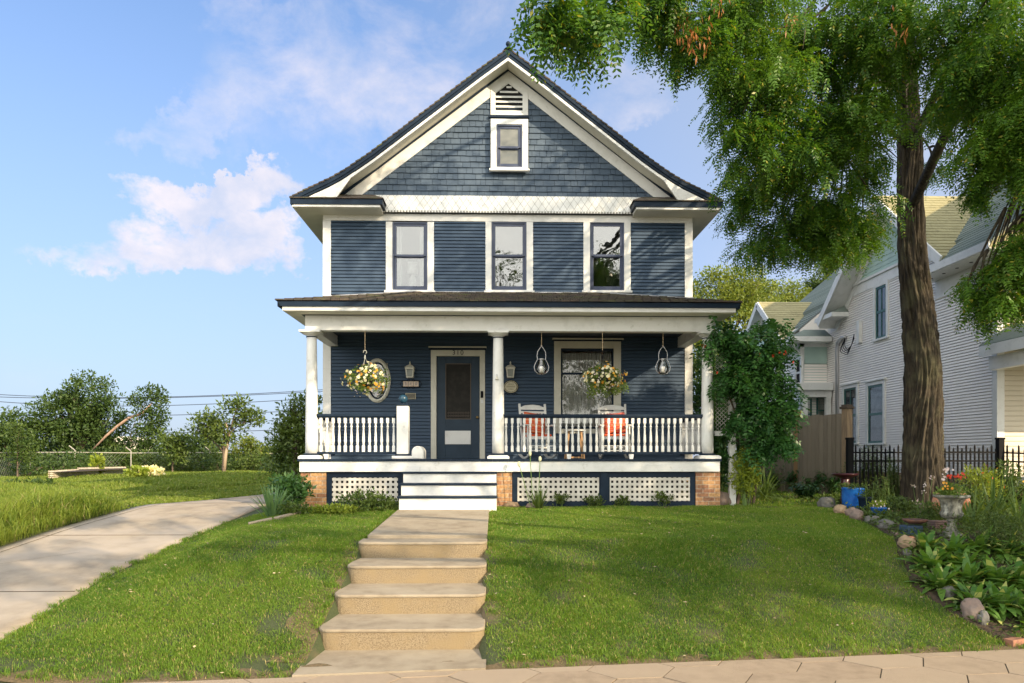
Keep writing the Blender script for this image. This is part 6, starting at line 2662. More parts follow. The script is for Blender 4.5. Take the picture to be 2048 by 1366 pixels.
def rosette(c, n, L, W, droop, el=(.5, 1.2), r0=.03, seg=5, prof=None):
    a = rng.uniform(0, 2 * math.pi, n)
    e = rng.uniform(el[0], el[1], n)
    D = np.stack([np.cos(a) * np.cos(e), np.sin(a) * np.cos(e), np.sin(e)], 1)
    P = np.array(c) + D * np.array([1, 1, 0]) * r0 * rng.uniform(.2, 1, (n, 1))
    return straps(P, D, L * rng.uniform(.65, 1.15, n), W * rng.uniform(.8, 1.15, n), droop * rng.uniform(.6, 1.3, n), seg, prof)


broad = lambda t: max(.05, math.sin(math.pi * (t ** .8) * .97 + .05) ** .75)


def lean_stem(m, c, tip, r=.004):
    m.tube(curve_pts(c, tip, 0, .03, 4), [r, r * .9, r * .8, r * .6, r * .4], 5)


def at(px, py, dz=0.0):
    g = G(px, py)
    return Vector((g.x, g.y, g.z + dz))


def leafy(name, label, cat, c, h, rx, ry, n, leaf, mt, group=None, asp=.45, stems=7, flower=None, nf=0, fs=.03, base=.15, flat=.75, twig=.1):
    """bushy plant: stems and a crown of leaves gathered in clumps"""
    t = thing(name, label, cat, tuple(c), 0, group)
    m = MB()
    tips = []
    for k in range(stems):
        a = random.uniform(0, 6.28)
        r_ = random.uniform(.2, .85)
        tip = c + Vector((math.cos(a) * rx * r_, math.sin(a) * ry * r_, h * random.uniform(.65, .95)))
        lean_stem(m, c + Vector((math.cos(a) * .04, math.sin(a) * .04, -.02)), tip, max(.003, h * .008))
        tips.append(tip)
    m.build('stems', M['stalk'], t)
    k = max(6, n // 18)
    d = rdir(k)
    cs = np.array(c) + np.array([0, 0, h * (base + 1) / 2]) + d * (rng.uniform(0, 1, (k, 1)) ** .45) * np.array([rx, ry, h * (1 - base) / 2])
    q = clump_leaves(cs, 18, max(.04, min(rx, h) * .33), leaf, asp, flat, .25)
    qmesh('foliage', q, M[mt], t)
    if flower:
        d = rdir(nf)
        d[:, 2] = np.abs(d[:, 2])
        d[:, 1] = -np.abs(d[:, 1])
        P = np.array(c) + np.array([0, 0, h * .55]) + d * np.array([rx, ry, h * .5]) * 1.02
        discs('flowers', P, d, fs, M[flower], t)
    return t


def discs(name, P, N, r, mt, parent, k=6):
    n = len(P)
    N = unit(N + rng.normal(scale=.25, size=(n, 3)))
    A = unit(np.cross(N, rng.normal(size=(n, 3))))
    B = np.cross(N, A)
    r_ = r * rng.uniform(.75, 1.15, (n, 1))
    V = []
    for j in range(k * 2):
        t = math.pi * j / k
        rr = r_ * (1.0 if j % 2 == 0 else .74)
        V.append(P + A * math.cos(t) * rr + B * math.sin(t) * rr + N * (.006 if j % 2 == 0 else 0))
    return qmesh(name, np.stack(V, 1), mt, parent, k=k * 2)


# ------------------------------------------------------------------ beds
bl_y = [p.y for p in bedline][::-1]
bl_x = [p.x for p in bedline][::-1]
bed = sheet('garden_bed', lambda y: float(np.interp(y, bl_y, bl_x)) + .02 * math.sin(y * 9), lambda y: 10.6, np.arange(bl_y[0] - .1, 14.6, .12), .018, M['soil'], 'dark soil of the planted bed round the big tree', nx=30)
bed2 = sheet('planting_strip', lambda y: -3.55, lambda y: 5.6, np.arange(12.86, 13.3, .08), .016, M['soil'], 'narrow strip of bare soil along the foot of the porch', nx=30)
# low ground cover over the bed
n = 30000
x = rng.uniform(3.2, 10.5, n)
y = rng.uniform(7.0, 14.4, n)
k_ = x > np.interp(y, bl_y, bl_x) - .02
x, y = x[k_], y[k_]
k_ = (np.sin(x * 3.3 + y) * np.sin(y * 2.9 - x) > -.6)
x, y = x[k_], y[k_]
Pp = np.stack([x, y, gz(x, y) + rng.uniform(.02, .12, len(x))], 1)
dd = rdir(len(x)); dd[:, 2] = np.abs(dd[:, 2]) * .5
setp(qmesh('ground_cover', leafq(Pp, dd, np.tile([0, 0, 1.0], (len(x), 1)) + rng.normal(scale=.5, size=(len(x), 3)), rng.uniform(.03, .07, len(x)), rng.uniform(.02, .045, len(x))), M['bush']), 'low leafy ground cover in the bed round the tree', 'ground cover', kind='stuff')


# hostas at the right front
hosta_px = [(1865, 1145), (1905, 1120), (1958, 1110), (2010, 1120), (1880, 1185), (1935, 1175), (1990, 1170), (2040, 1175), (1950, 1222), (2000, 1225), (2045, 1235), (2085, 1200), (1925, 1145), (2070, 1130), (2075, 1262), (1850, 1110)]
hl_ = ['at the upper left end of the hosta bed', 'second along the back row of the hosta bed', 'just below the stone urn', 'in the middle of the back row', 'leftmost of the second row, by the dark stone', 'second in the middle row', 'third in the middle row',
       'fourth in the middle row', 'behind the big brown boulder', 'second from the boulder in the front row', 'third from the boulder in the front row', 'at the right picture edge of the middle row', 'between the back and middle rows', 'at the right picture edge of the back row', 'at the bottom right corner above the brick',
       'nearest the pale stone']
for (px, py), lb in zip(hosta_px, hl_):
    c = at(px, py)
    t = thing('hosta', 'green hosta with broad pointed leaves, ' + lb, 'plant', tuple(c), 0, 'hostas in the right front bed')
    q = rosette(c, 66, .33, .085, 1.3, (.4, 1.4), .12, 5, broad)
    qmesh('leaves', q, M['hosta'], t)
    m = MB()
    for k in range(9):
        a = random.uniform(0, 6.28)
        lean_stem(m, c, c + Vector((math.cos(a) * .12, math.sin(a) * .12, .2)), .006)
    m.build('stems', M['stalk'], t)

# feathery grey shrub above the hostas, right edge
leafy('lavender_bush', 'low feathery grey green bush with pale tips right of the urn', 'bush', at(1985, 1100), .46, .52, .4, 2600, .045, 'bush', None, .22)
leafy('lavender_bush', 'low feathery bush cut by the right edge of the view above the hostas', 'bush', at(2050, 1112), .5, .5, .4, 2400, .045, 'bush', None, .22)
leafy('leafy_plant', 'green leafy plant just left of the urn with thin twigs', 'plant', at(1865, 1062), .42, .24, .24, 900, .05, 'bush', None, .3)
leafy('leafy_plant', 'mounded leafy plant behind the urn beside the tree roots', 'plant', at(1925, 1040), .5, .4, .3, 1300, .07, 'bush', None, .35)
leafy('leafy_plant', 'tall leafy plant with red flowers behind the urn', 'plant', at(1960, 1030), .78, .34, .3, 1200, .07, 'bush_l', None, .3, flower='fl_red', nf=5, fs=.02)
leafy('leafy_plant', 'yellow flowered leafy plant in front of the fence corner post', 'plant', at(2010, 1020), .80, .4, .3, 1300, .08, 'bush', None, .3, flower='fl_orange', nf=5, fs=.02)
for (px, py, L, n, lb) in ((1985, 1050, .85, 38, 'clump of upright sword leaves in front of the fence corner post'), (2040, 1060, .8, 34, 'clump of sword leaves at the right edge of the view'),
                           (1945, 1060, .6, 40, 'arching grassy clump right behind the stone urn')):
    c = at(px, py)
    t = thing('iris_clump', lb, 'plant', tuple(c), 0)
    qmesh('leaves', rosette(c, n, L, .035, .8, (.7, 1.5), .12, 6), M['strap'], t)
    m = MB()
    for k in range(4):
        a = random.uniform(0, 6.28)
        lean_stem(m, c, c + Vector((math.cos(a) * .2, math.sin(a) * .2, L * 1.05)), .005)
    m.build('stems', M['stalk'], t)


# tall narrow-leaved stems in front of the fence, left of the trunk
def tall_stems(label, c, h, n, spread, mt='bush', group=None, name='goldenrod'):
    t = thing(name, label, 'plant', tuple(c), 0, group)
    m = MB()
    Ps, Ds = [], []
    for k in range(n):
        b0 = c + Vector((random.gauss(0, spread), random.gauss(0, spread * .6), 0))
        b0.z = gzf(b0.x, b0.y)
        hh = h * random.uniform(.6, 1.05)
        tip = b0 + Vector((random.gauss(0, .07), random.gauss(0, .07), hh))
        lean_stem(m, b0, tip, .005)
        kk = int(hh / .016)
        tt = np.linspace(.12, 1, kk)
        pos = np.array(b0) + (np.array(tip) - np.array(b0)) * tt[:, None]
        a = np.arange(kk) * 2.4 + random.random() * 6
        dd = np.stack([np.cos(a), np.sin(a), np.full(kk, .45)], 1)
        Ps.append(pos); Ds.append(dd)
    m.build('stems', M['stalk'], t)
    P, D = np.concatenate(Ps), np.concatenate(Ds)
    q = leafq(P, D, np.tile([0, 0, 1.0], (len(P), 1)) + rng.normal(scale=.3, size=(len(P), 3)), rng.uniform(.06, .12, len(P)), rng.uniform(.012, .02, len(P)))
    qmesh('leaves', q, M[mt], t)
    return t


gg = 'goldenrod stems by the trunk'
for (px, py, h, n, lb) in ((1712, 1003, .95, 16, 'goldenrod leftmost in the row before the iron fence, behind the bird bath'), (1738, 1003, 1.1, 22, 'tallest goldenrod clump, above the blue barrel'), (1765, 1006, 1.0, 24, 'goldenrod clump midway between barrel and trunk'),
                           (1790, 1010, .85, 22, 'goldenrod clump touching the left side of the trunk'), (1750, 1022, .55, 16, 'short goldenrod clump in front of the taller ones')):
    tall_stems(lb, at(px, py), h, n, .13, 'bush' if h > .6 else 'tree_mid', gg)
leafy('leafy_plant', 'bright leafy plant at the foot of the trunk, left side', 'plant', at(1800, 1035), .3, .3, .25, 900, .055, 'bush')
leafy('leafy_plant', 'low bright plant in front of the dark pot and blue pot', 'plant', at(1760, 1045), .16, .32, .2, 600, .045, 'bush')
leafy('leafy_plant', 'low sprawling plant left of the blue barrel', 'plant', at(1672, 1010), .2, .25, .2, 500, .05, 'bush')
# twiggy stems with pale flower heads left of the urn
c = at(1850, 1060)
t = thing('verbena_plant', 'wiry stems with pale lilac flower heads leaning left of the urn', 'plant', tuple(c))
m = MB()
heads = []
for (px, py) in ((1850, 970), (1826, 972), (1848, 985), (1834, 1000), (1865, 955)):
    tip = U(px, py, c.y - .05)
    lean_stem(m, c, tip, .005)
    heads.append(tip)
m.build('stems', M['stalk'], t)
P = np.concatenate([np.array(h_) + rng.normal(scale=.018, size=(9, 3)) for h_ in heads])
discs('flowers', P, rdir(len(P)), .012, M['fl_pink'], t)

# peonies along the board fence
for i, (px, py, h, rx, lb) in enumerate(((1545, 985, .62, .48, 'dark glossy peony leftmost along the board fence, behind the arching leaves'), (1588, 986, .66, .5, 'dark glossy peony second along the board fence'),
                                          (1630, 990, .62, .5, 'dark glossy peony third along the board fence'), (1668, 993, .58, .45, 'dark glossy peony nearest the bird bath'), (1610, 1000, .4, .4, 'lower peony in front of the fence row'))):
    c = at(px, py)
    t = thing('peony', lb, 'plant', tuple(c), 0, 'peonies along the board fence')
    m = MB()
    Ps, Ds = [], []
    for k in range(22):
        a = random.uniform(0, 6.28)
        r_ = random.uniform(.1, 1)
        tip = c + Vector((math.cos(a) * rx * r_, math.sin(a) * .35 * r_, h * random.uniform(.55, 1.0)))
        lean_stem(m, c + Vector((math.cos(a) * .08, math.sin(a) * .08, 0)), tip, .006)
        for q_ in range(16):
            b0 = np.array(c.lerp(tip, random.uniform(.35, 1.0)))
            Ps.append(b0)
            Ds.append(unit(np.array([random.gauss(0, 1), random.gauss(0, 1), .3])))
    m.build('stems', M['stalk'], t)
    P, D = np.array(Ps), np.array(Ds)
    qmesh('leaves', straps(P, D, rng.uniform(.12, .2, len(P)), rng.uniform(.035, .055, len(P)), 1.0, 3, broad), M['peony'], t)

# daylilies, stone and shrub at the right end of the porch
for (px, py, L, n, lb) in ((1500, 1003, .85, 120, 'daylily fountain of arching light green leaves by the round boulder'), (1530, 1001, .8, 90, 'daylily clump of long drooping leaves, right of its neighbour'), (1465, 998, .6, 70, 'daylily clump behind the round boulder')):
    c = at(px, py)
    t = thing('daylily', lb, 'plant', tuple(c), 0, 'daylilies by the porch')
    qmesh('leaves', rosette(c, n, L, .022, 1.9, (.6, 1.5), .16, 7), M['strap'], t)
    m = MB()
    for k in range(3):
        lean_stem(m, c, c + Vector((random.uniform(-.2, .2), 0, L * .8)), .004)
    m.build('stems', M['stalk'], t)
c = at(1515, 1002)
t = thing('orange_lily', 'single orange lily flower on a long bent stalk against the board fence', 'flower', tuple(c))
tip = U(1536, 903, c.y)
m = MB()
m.tube(curve_pts(c, tip, .0, -.06, 8), [.006] * 9, 5)
m.build('stem', M['stalk'], t)
a = np.linspace(0, 2 * math.pi, 7)[:-1]
D = np.stack([np.cos(a), np.full(6, -.3), np.sin(a) * .6 + .2], 1)
qmesh('petals', straps(np.tile(np.array(tip), (6, 1)), D, .10, .045, .9, 4, broad), M['fl_orange'], t)


# ------------------------------------------------------------------ stones
def boulder(label, c, w, d, h, mt, seed, flatb=.25, name='boulder', group=None):
    b_ = bmesh.new()
    bmesh.ops.create_icosphere(b_, subdivisions=4, radius=1.0)
    for v in b_.verts:
        n = v.co.normalized()
        k = 1 + .22 * mnoise.noise(n * 1.4 + Vector((seed * 3.1, 0, 0))) + .09 * mnoise.noise(n * 3.5 + Vector((0, seed, 0))) + .03 * mnoise.noise(n * 9 + Vector((0, 0, seed)))
        co = n * k
        co = Vector((co.x * w / 2, co.y * d / 2, co.z * h / 2))
        v.co = co
    me = bpy.data.meshes.new(name)
    b_.to_mesh(me)
    b_.free()
    o = finish(name, me, M[mt], None, True)
    o.location = (c.x, c.y, c.z + h * (.5 - flatb))
    o.rotation_euler = (0, 0, seed)
    return setp(o, label, 'stone', group)


stones = [(1440, 1013, 50, 32, 'rock', 'big reddish angular boulder at the right end of the porch'),
          (1022, 1016, 38, 12, 'rock3', 'flat tan stone in front of the middle brick pier'),
          (1063, 1017, 28, 11, 'rock', 'small rounded reddish stone right of the flat tan one'),
          (1653, 1016, 34, 23, 'rock2', 'grey cobble at the far left end of the bed border'),
          (1681, 1028, 34, 18, 'rock3', 'tan cobble second along the bed border'),
          (1704, 1034, 26, 20, 'rock', 'pinkish cobble third along the bed border'),
          (1715, 1043, 34, 22, 'rock', 'pale pink cobble fourth along the bed border'),
          (1745, 1049, 30, 18, 'rock2', 'grey cobble fifth along the bed border'),
          (1772, 1060, 40, 20, 'rock2', 'dark mossy cobble sixth along the bed border'),
          (1786, 1027, 26, 14, 'rock3', 'tan stone among the plants behind the border'),
          (1812, 1096, 38, 24, 'rock3', 'pale cream stone at the top left of the hostas'),
          (1815, 1117, 20, 14, 'rock2', 'small grey stone just below the pale cream one'),
          (1842, 1030, 22, 24, 'rock', 'upright pinkish stone left of the urn'),
          (1898, 1206, 34, 26, 'rock2', 'dark grey stone half hidden by hosta leaves'),
          (1945, 1246, 44, 44, 'rock', 'large round brown boulder at the front of the hostas'),
          (1966, 1256, 26, 30, 'rock2', 'dark stone tucked behind the large brown boulder'),
          (1860, 1160, 18, 12, 'rock2', 'little grey stone on the left edge of the hosta bed'),
          (1792, 1072, 14, 9, 'rock', 'tiny stone between the dark mossy cobble and the blue box')]
for i, (px, py, w_, h_, mt, lb) in enumerate(stones):
    c = at(px, py)
    s = c.y / F
    boulder(lb, c, w_ * s * .97, w_ * s * .8, h_ * s * 1.25, mt, i * 1.7 + .5, .22)
c = at(2030, 1289)
m = MB()
m.obox(c + Vector((0, 0, .025)), (.2, .10, .065), Matrix.Rotation(.35, 3, 'Z'))
setp(m.build('brick', mat('loose_brick', (.36, .17, .10), .9, (.25, .12, .08), 20), None, bevel=.006), 'loose red brick on the ground at the bottom right corner', 'brick')
# broken kerb pieces left of the porch
for (a, b, lb) in (((497, 1052), (545, 1043), 'cracked concrete kerb piece beside the driveway'), ((552, 1041), (598, 1030), 'thin concrete edging piece in front of the left brick pier')):
    p, q = at(*a), at(*b)
    m = MB()
    m.beam(p + Vector((0, 0, .02)), q + Vector((0, 0, .02)), .09, .07)
    setp(m.build('edging_stone', M['conc'], None, bevel=.012), lb, 'kerb stone')

# ------------------------------------------------------------------ pots, bird bath, urn
c = at(1706, 1018)
s = c.y / F
t = thing('barrel_planter', 'tall bright blue glazed planter at the edge of the tree bed', 'planter', tuple(c))
m = MB()
H = 42 * s
R_ = 21.5 * s
m.lathe([(R_ * .88, 0), (R_ * .97, H * .2), (R_, H * .5), (R_ * .99, H * .9), (R_ * 1.02, H * .93), (R_ * 1.02, H), (R_ * .92, H), (R_ * .9, H * .93), (.01, H * .93)], tuple(c), 28)
m.build('pot', M['bluepot'], t, True)
qmesh('plant', clump_leaves(np.array([[c.x + random.uniform(-.2, .2), c.y + random.uniform(-.2, .2), c.z + H + .03] for _ in range(14)]), 20, .07, .04, .5, .6), M['bush'], t)
cb_ = c
c = Vector((X(1690, cb_.y + .45), cb_.y + .45, 0)); c.z = gzf(c.x, c.y)
t = thing('bird_bath', 'dark maroon glazed bird bath on a turned pedestal behind the blue planter', 'bird bath', tuple(c))
s = c.y / F
zt = Z(948, 1690, c.y) - c.z
m = MB()
m.lathe([(.15, 0), (.15, .03), (.10, .08), (.075, .2), (.07, zt - .22), (.09, zt - .17), (.07, zt - .14), (.085, zt - .10), (.05, zt - .08)], tuple(c), 20)
m.build('pedestal', M['maroon'], t, True)
m = MB()
R_ = 25.5 * s
m.lathe([(.05, zt - .09), (R_ * .5, zt - .07), (R_ * .9, zt - .025), (R_, zt), (R_ * .97, zt + .01), (R_ * .85, zt - .015), (R_ * .4, zt - .045), (.01, zt - .05)], tuple(c), 28)
m.build('bowl', M['maroon'], t, True)


def pot(label, px, py, wpx, hpx, mt, plant, ph, name='flower_pot', fl=None):
    c = at(px, py)
    s = c.y / F
    t = thing(name, label, 'pot', tuple(c))
    R_, H = wpx * s / 2, hpx * s
    m = MB()
    m.lathe([(R_ * .68, 0), (R_ * .8, H * .3), (R_ * .92, H * .85), (R_, H * .88), (R_, H), (R_ * .9, H), (R_ * .88, H * .9), (.01, H * .9)], tuple(c), 24)
    m.build('pot', M[mt], t, True)
    cs = np.array([[c.x + random.uniform(-1, 1) * R_ * .9, c.y + random.uniform(-1, 1) * R_ * .7, c.z + H + random.uniform(0, ph)] for _ in range(16)])
    qmesh('plant', clump_leaves(cs, 16, .05, .035, .5, .7), M[plant], t)
    if fl:
        P = cs[:14] + rng.normal(scale=.03, size=(14, 3)) - np.array([0, .05, 0])
        discs('flowers', P, np.tile([0, -1.0, .5], (14, 1)), .016, M[fl], t)
    return t


pot('black plastic pot with trailing plants just right of the blue planter', 1731, 1022, 30, 28, 'navy', 'bush', .10)
pot('small bright blue pot with white flowers in front of the black pot', 1757, 1036, 31, 22, 'bluepot', 'bush_l', .08, fl='fl_pink')
# urn
c = at(1903, 1078)
s = c.y / F
t = thing('stone_urn', 'weathered fluted cement urn on a pedestal, overflowing with flowers', 'urn', tuple(c))
HH = (1078 - 990) * s
k = HH / 88.0
fl_ = lambda tt, z: 1 + (.035 * math.cos(tt * 18) if .48 * HH < z < .93 * HH or .12 * HH < z < .36 * HH else 0)
prf = [(21, 0), (21, 7), (19, 8), (17, 10), (12, 15), (8.5, 22), (7, 30), (7, 34), (9.5, 35.5), (9.5, 37.5), (7.5, 38.5), (12, 40), (18, 43), (20.5, 48), (21, 51), (18.5, 54), (17.5, 60), (19, 70), (23, 78), (26, 81), (32.5, 83), (33.5, 85), (32.5, 88), (28, 88), (26, 84), (1, 84)]
m = MB()
m.lathe([(r_ * k, z * k) for r_, z in prf], tuple(c), 72, wob=fl_)
m.box(c.x - 24 * k, c.x + 24 * k, c.y - 24 * k, c.y + 24 * k, c.z - .06, c.z + .004)
m.build('urn_body', M['urn'], t, True)
zt = c.z + HH
cs = np.array([[c.x + random.gauss(0, 13) * k, c.y + random.gauss(0, 11) * k, zt + abs(random.gauss(4, 8)) * k] for _ in range(46)])
qmesh('foliage', clump_leaves(cs, 22, .05, .04, .4, .8), M['basketleaf'], t)
for (px, py, mt, n, sp) in ((1898, 952, 'fl_red', 7, .018), (1918, 956, 'fl_red', 9, .02), (1926, 952, 'fl_red', 6, .018), (1890, 975, 'fl_orange', 10, .03), (1893, 940, 'fl_pink', 12, .02), (1886, 955, 'fl_pink', 8, .02), (1875, 980, 'basketleaf', 8, .03)):
    p = U(px, py, c.y - .1)
    m = MB()
    discs('flowers', np.array(p) + rng.normal(scale=sp, size=(n, 3)), np.tile([0, -1.0, .4], (n, 1)), .018, M[mt], t)
m = MB()
for px, py in ((1898, 952), (1918, 956), (1926, 952), (1893, 935), (1886, 955), (1940, 960)):
    lean_stem(m, Vector((c.x, c.y, zt)), U(px, py, c.y - .1), .004)
m.build('stems', M['stalk'], t)
# terracotta globe behind
c2 = at(1902, 1050)
s2 = c2.y / F
m = MB()
m.sphere((0, 0, 0), 36 * s2, 28, 18, 1.0, .8, .85)
o = m.build('clay_globe', M['terra'], None, True)
o.location = (c2.x, c2.y, Z(1006, 1902, c2.y))
setp(o, 'large round blotched terracotta pot standing behind the urn', 'pot')
c3 = at(1822, 1072)
m = MB()
s3 = c3.y / F
m.obox(c3 + Vector((0, 0, 10 * s3)), (34 * s3, 26 * s3, 22 * s3), Matrix.Rotation(.2, 3, 'Z'))
setp(m.build('clay_box', mat('blue_grey_box', (.03, .06, .11), .5), None, bevel=.01), 'small dark blue square planter at the edge of the bed', 'planter')
m = MB()
cc = c3 + Vector((8 * s3, 0, 24 * s3))
m.lathe([(12 * s3, 0), (22 * s3, 5 * s3), (24 * s3, 9 * s3), (22 * s3, 9 * s3), (.01, 4 * s3)], tuple(cc), 24)
setp(m.build('rusty_dish', mat('rust', (.16, .07, .045), .7, (.08, .04, .03), 15), None, True), 'rust brown shallow dish lying on the dark blue planter', 'dish')
c4 = at(1818, 1080)
m = MB()
m.lathe([(.055, 0), (.06, .03), (.03, .05), (.004, .055)], tuple(c4 + Vector((0, -.05, 0))), 14)
setp(m.build('clay_shell', M['terra'], None, True), 'small orange clay ornament in front of the dark blue planter', 'ornament')
c5 = at(1880, 1066)
m = MB()
for i in range(6):
    m.obox(c5 + Vector((.0, 0, .02 + .028 * i)), (.26, .16, .016), Matrix.Rotation(.1, 3, 'Z'))
m.obox(c5 + Vector((0, .0, .08)), (.2, .12, .15))
setp(m.build('grille_box', mat('ribbed_clay', (.18, .12, .11), .8), None), 'low ribbed brown box half hidden left of the urn base', 'box')

# ------------------------------------------------------------------ plants along the porch front
leafy('leafy_plant', 'spreading weedy plant left of the porch steps in front of the lattice', 'plant', at(735, 1026), .34, .48, .2, 1700, .055, 'bush')
leafy('leafy_plant', 'low strawberry like leaves in front of the left brick pier', 'plant', at(662, 1030), .15, .42, .22, 900, .06, 'bush_l')
leafy('leafy_plant', 'small leafy plant against the lattice, left of the steps', 'plant', at(778, 1024), .22, .2, .15, 500, .05, 'tree_mid')
for (px, lb, h) in ((1118, 'small dark bush against the lattice, first right of the flower stalks', .27), (1190, 'small dark bush by the post between the lattice panels', .22), (1245, 'small dark bush right of the lattice post', .2), (1325, 'small dark bush near the right end of the lattice', .26)):
    leafy('small_bush', lb, 'bush', at(px, 1016), h, .17, .12, 380, .05, 'tree_mid', 'small bushes along the lattice')
c = at(1078, 1020)
t = thing('flower_stalks', 'three tall stalks with round white heads in front of the lattice', 'plant', tuple(c))
m = MB()
heads = []
for (px, py, bp) in ((1038, 928, 1062), (1060, 907, 1066), (1080, 918, 1076)):
    y_ = c.y
    m.tube(curve_pts(U(bp, 1016, y_), U(px, py, y_), 0, .02, 6), .006, 5)
    heads.append(U(px, py, y_))
m.build('stems', M['stalk'], t)
m = MB()
for h_ in heads:
    m.sphere(tuple(h_), .028, 10, 8, sz=1.7)
m.build('flower_heads', mat('seed_head', (.62, .62, .42), .9, (.45, .46, .3), 60), t, True)
qmesh('leaves', rosette(c, 60, .42, .018, .5, (.9, 1.5), .12, 5), M['bush'], t)
# white ring shaped metal flowers near the right pier
c = at(1380, 1010)
t = thing('garden_stake', 'cluster of white ring shaped metal flowers at the right end of the lattice', 'ornament', tuple(c))
m = MB()
rings = [(1369, 951), (1388, 949), (1372, 969), (1388, 959), (1388, 969)]
for (px, py) in rings:
    h_ = U(px, py, c.y - .05)
    m.tube([h_ + Vector((.032 * math.cos(a), 0, .032 * math.sin(a))) for a in np.linspace(0, 2 * math.pi, 15)], .014, 6, False)
m.build('ring_flowers', M['white'], t, True)
m = MB()
for (px, py) in rings:
    lean_stem(m, Vector((c.x, c.y, c.z - .02)), U(px, py + 8, c.y - .04), .004)
m.build('stems', M['steel'], t)
leafy('leafy_plant', 'leafy plant round the ring shaped ornament at the right end of the lattice', 'plant', at(1378, 1012), .36, .2, .15, 600, .05, 'bush')
leafy('leafy_plant', 'wispy light green plant growing up the right brick pier', 'plant', at(1415, 1008), .62, .3, .2, 1100, .06, 'bush_l')
# left corner
c = at(545, 1036)
t = thing('iris_clump', 'upright blue green iris leaves left of the porch corner', 'plant', tuple(c))
qmesh('leaves', rosette(c, 90, .50, .03, .5, (.9, 1.5), .22, 5), M['iris'], t)
m = MB()
for k in range(4): lean_stem(m, c, c + Vector((random.uniform(-.1, .1), 0, .3)), .006)
m.build('stems', M['stalk'], t)
leafy('peony', 'dark glossy bush against the left side of the porch', 'bush', at(580, 1022), .62, .34, .4, 1800, .09, 'peony')
leafy('leafy_plant', 'low light green plant in front of the dark bush at the porch corner', 'plant', at(590, 1032), .2, .25, .2, 500, .06, 'bush')
leafy('fallen_branch', 'heap of cut leafy branches lying in the field grass', 'branches', at(60, 978), .25, .7, .4, 500, .12, 'tree_dark')

# ------------------------------------------------------------------ trellis and trumpet vine
tyy = 13.35
tx0, tx1 = X(1432, tyy), X(1464, tyy)
zg_ = gzf(tx1, tyy)
t = thing('trellis', 'white wooden trellis post with diagonal lattice beside the right porch column', 'trellis', (tx1, tyy, zg_))
m = MB()
m.box(tx1 - .06, tx1 + .06, tyy - .05, tyy + .05, zg_ - .1, Z(660, 1464, tyy))
m.build('post', M['white'], t, bevel=.004)
m = MB()
zlo, zhi = Z(862, 1445, tyy), Z(700, 1445, tyy)
for i in range(-20, 24):
    for sg in (1, -1):
        a0 = tx0 + i * .075
        p = Vector((a0, tyy + .03 + .007 * sg, zlo))
        q = Vector((a0 + sg * (zhi - zlo), tyy + .03 + .007 * sg, zhi))
        # clip to the panel in x
        def clip(p, q, lo, hi):
            d = q - p
            ts = [0.0, 1.0]
            for lim in (lo, hi):
                if abs(d.x) > 1e-9:
                    tt = (lim - p.x) / d.x
                    if 0 < tt < 1: ts.append(tt)
            ts.sort()
            for t0, t1 in zip(ts[:-1], ts[1:]):
                if lo <= (p + d * (t0 + t1) / 2).x <= hi and t1 - t0 > .01:
                    return p + d * t0, p + d * t1
            return None
        r_ = clip(p, q, tx0, tx1 - .05)
        if r_: m.beam(r_[0], r_[1], .005, .02, (0, 1, 0))
m.build('lattice', M['lattice'], t)
m = MB()
m.box(tx0 - .02, tx1 - .06, tyy + .0, tyy + .05, zlo - .09, zlo)
m.box(tx0 - .02, tx1 - .06, tyy + .0, tyy + .05, zhi, zhi + .05)
m.build('frame', M['white'], t)
vb = Vector((X(1490, 13.45), 13.45, gzf(X(1490, 13.45), 13.45)))
t = thing('trumpet_vine', 'dark green trumpet vine with red flowers smothering the trellis by the porch', 'vine', tuple(vb))
m = MB()
for k in range(7):
    tgt = U(1470 + random.uniform(-20, 60), 760 + random.uniform(-80, 60), 13.3)
    m.tube(curve_pts(vb + Vector((random.uniform(-.2, .2), 0, 0)), tgt, .1, random.uniform(-.2, .2), 8), [.03 - .002 * i for i in range(9)], 6)
m.build('stems', M['bark2'], t)
vq = []
for (px, py, D, rx, ry, dz, n) in ((1500, 700, 13.1, 62, 60, .35, 210), (1470, 660, 13.0, 45, 30, .3, 80), (1425, 668, 12.95, 30, 22, .15, 26), (1408, 690, 12.95, 16, 20, .1, 14), (1540, 690, 13.2, 45, 36, .3, 90),
                                   (1470, 740, 13.0, 40, 50, .3, 110), (1530, 760, 13.1, 55, 60, .35, 200), (1555, 810, 13.1, 34, 50, .3, 90), (1500, 830, 13.1, 60, 50, .35, 170), (1540, 870, 13.1, 45, 28, .3, 80), (1495, 890, 13.15, 34, 28, .3, 50),
                                   (1560, 650, 13.3, 20, 20, .2, 22), (1520, 640, 13.2, 30, 14, .2, 26), (1450, 640, 13.0, 20, 16, .2, 20), (1590, 770, 13.1, 16, 20, .2, 18), (1585, 835, 13.1, 16, 20, .2, 18)):
    c = U(px, py, D)
    q, _, _ = sprays(c.x, c.y, c.z, rx * D / F * .9, dz, ry * D / F * .9, int(n * .34), leafL=.24, pairs=4, ll=.115, lw=.058, per=5, tl=.25)
    vq.append(q)
qmesh('foliage', np.concatenate(vq), M['vine'], t)
fp_ = []
for (px, py, n) in ((1408, 692, 6), (1434, 744, 5), (1570, 706, 7), (1546, 710, 6), (1558, 702, 4), (1518, 708, 3), (1471, 750, 4), (1585, 722, 3)):
    c = U(px, py, 12.72)
    P = np.array(c) + rng.normal(scale=.016, size=(n, 3))
    D = unit(rng.normal(size=(n, 3)) + np.array([0, -.6, .2]))
    fp_.append(straps(P, D, .045, .025, .5, 3, broad))
qmesh('flowers', np.concatenate(fp_), M['fl_red'], t)
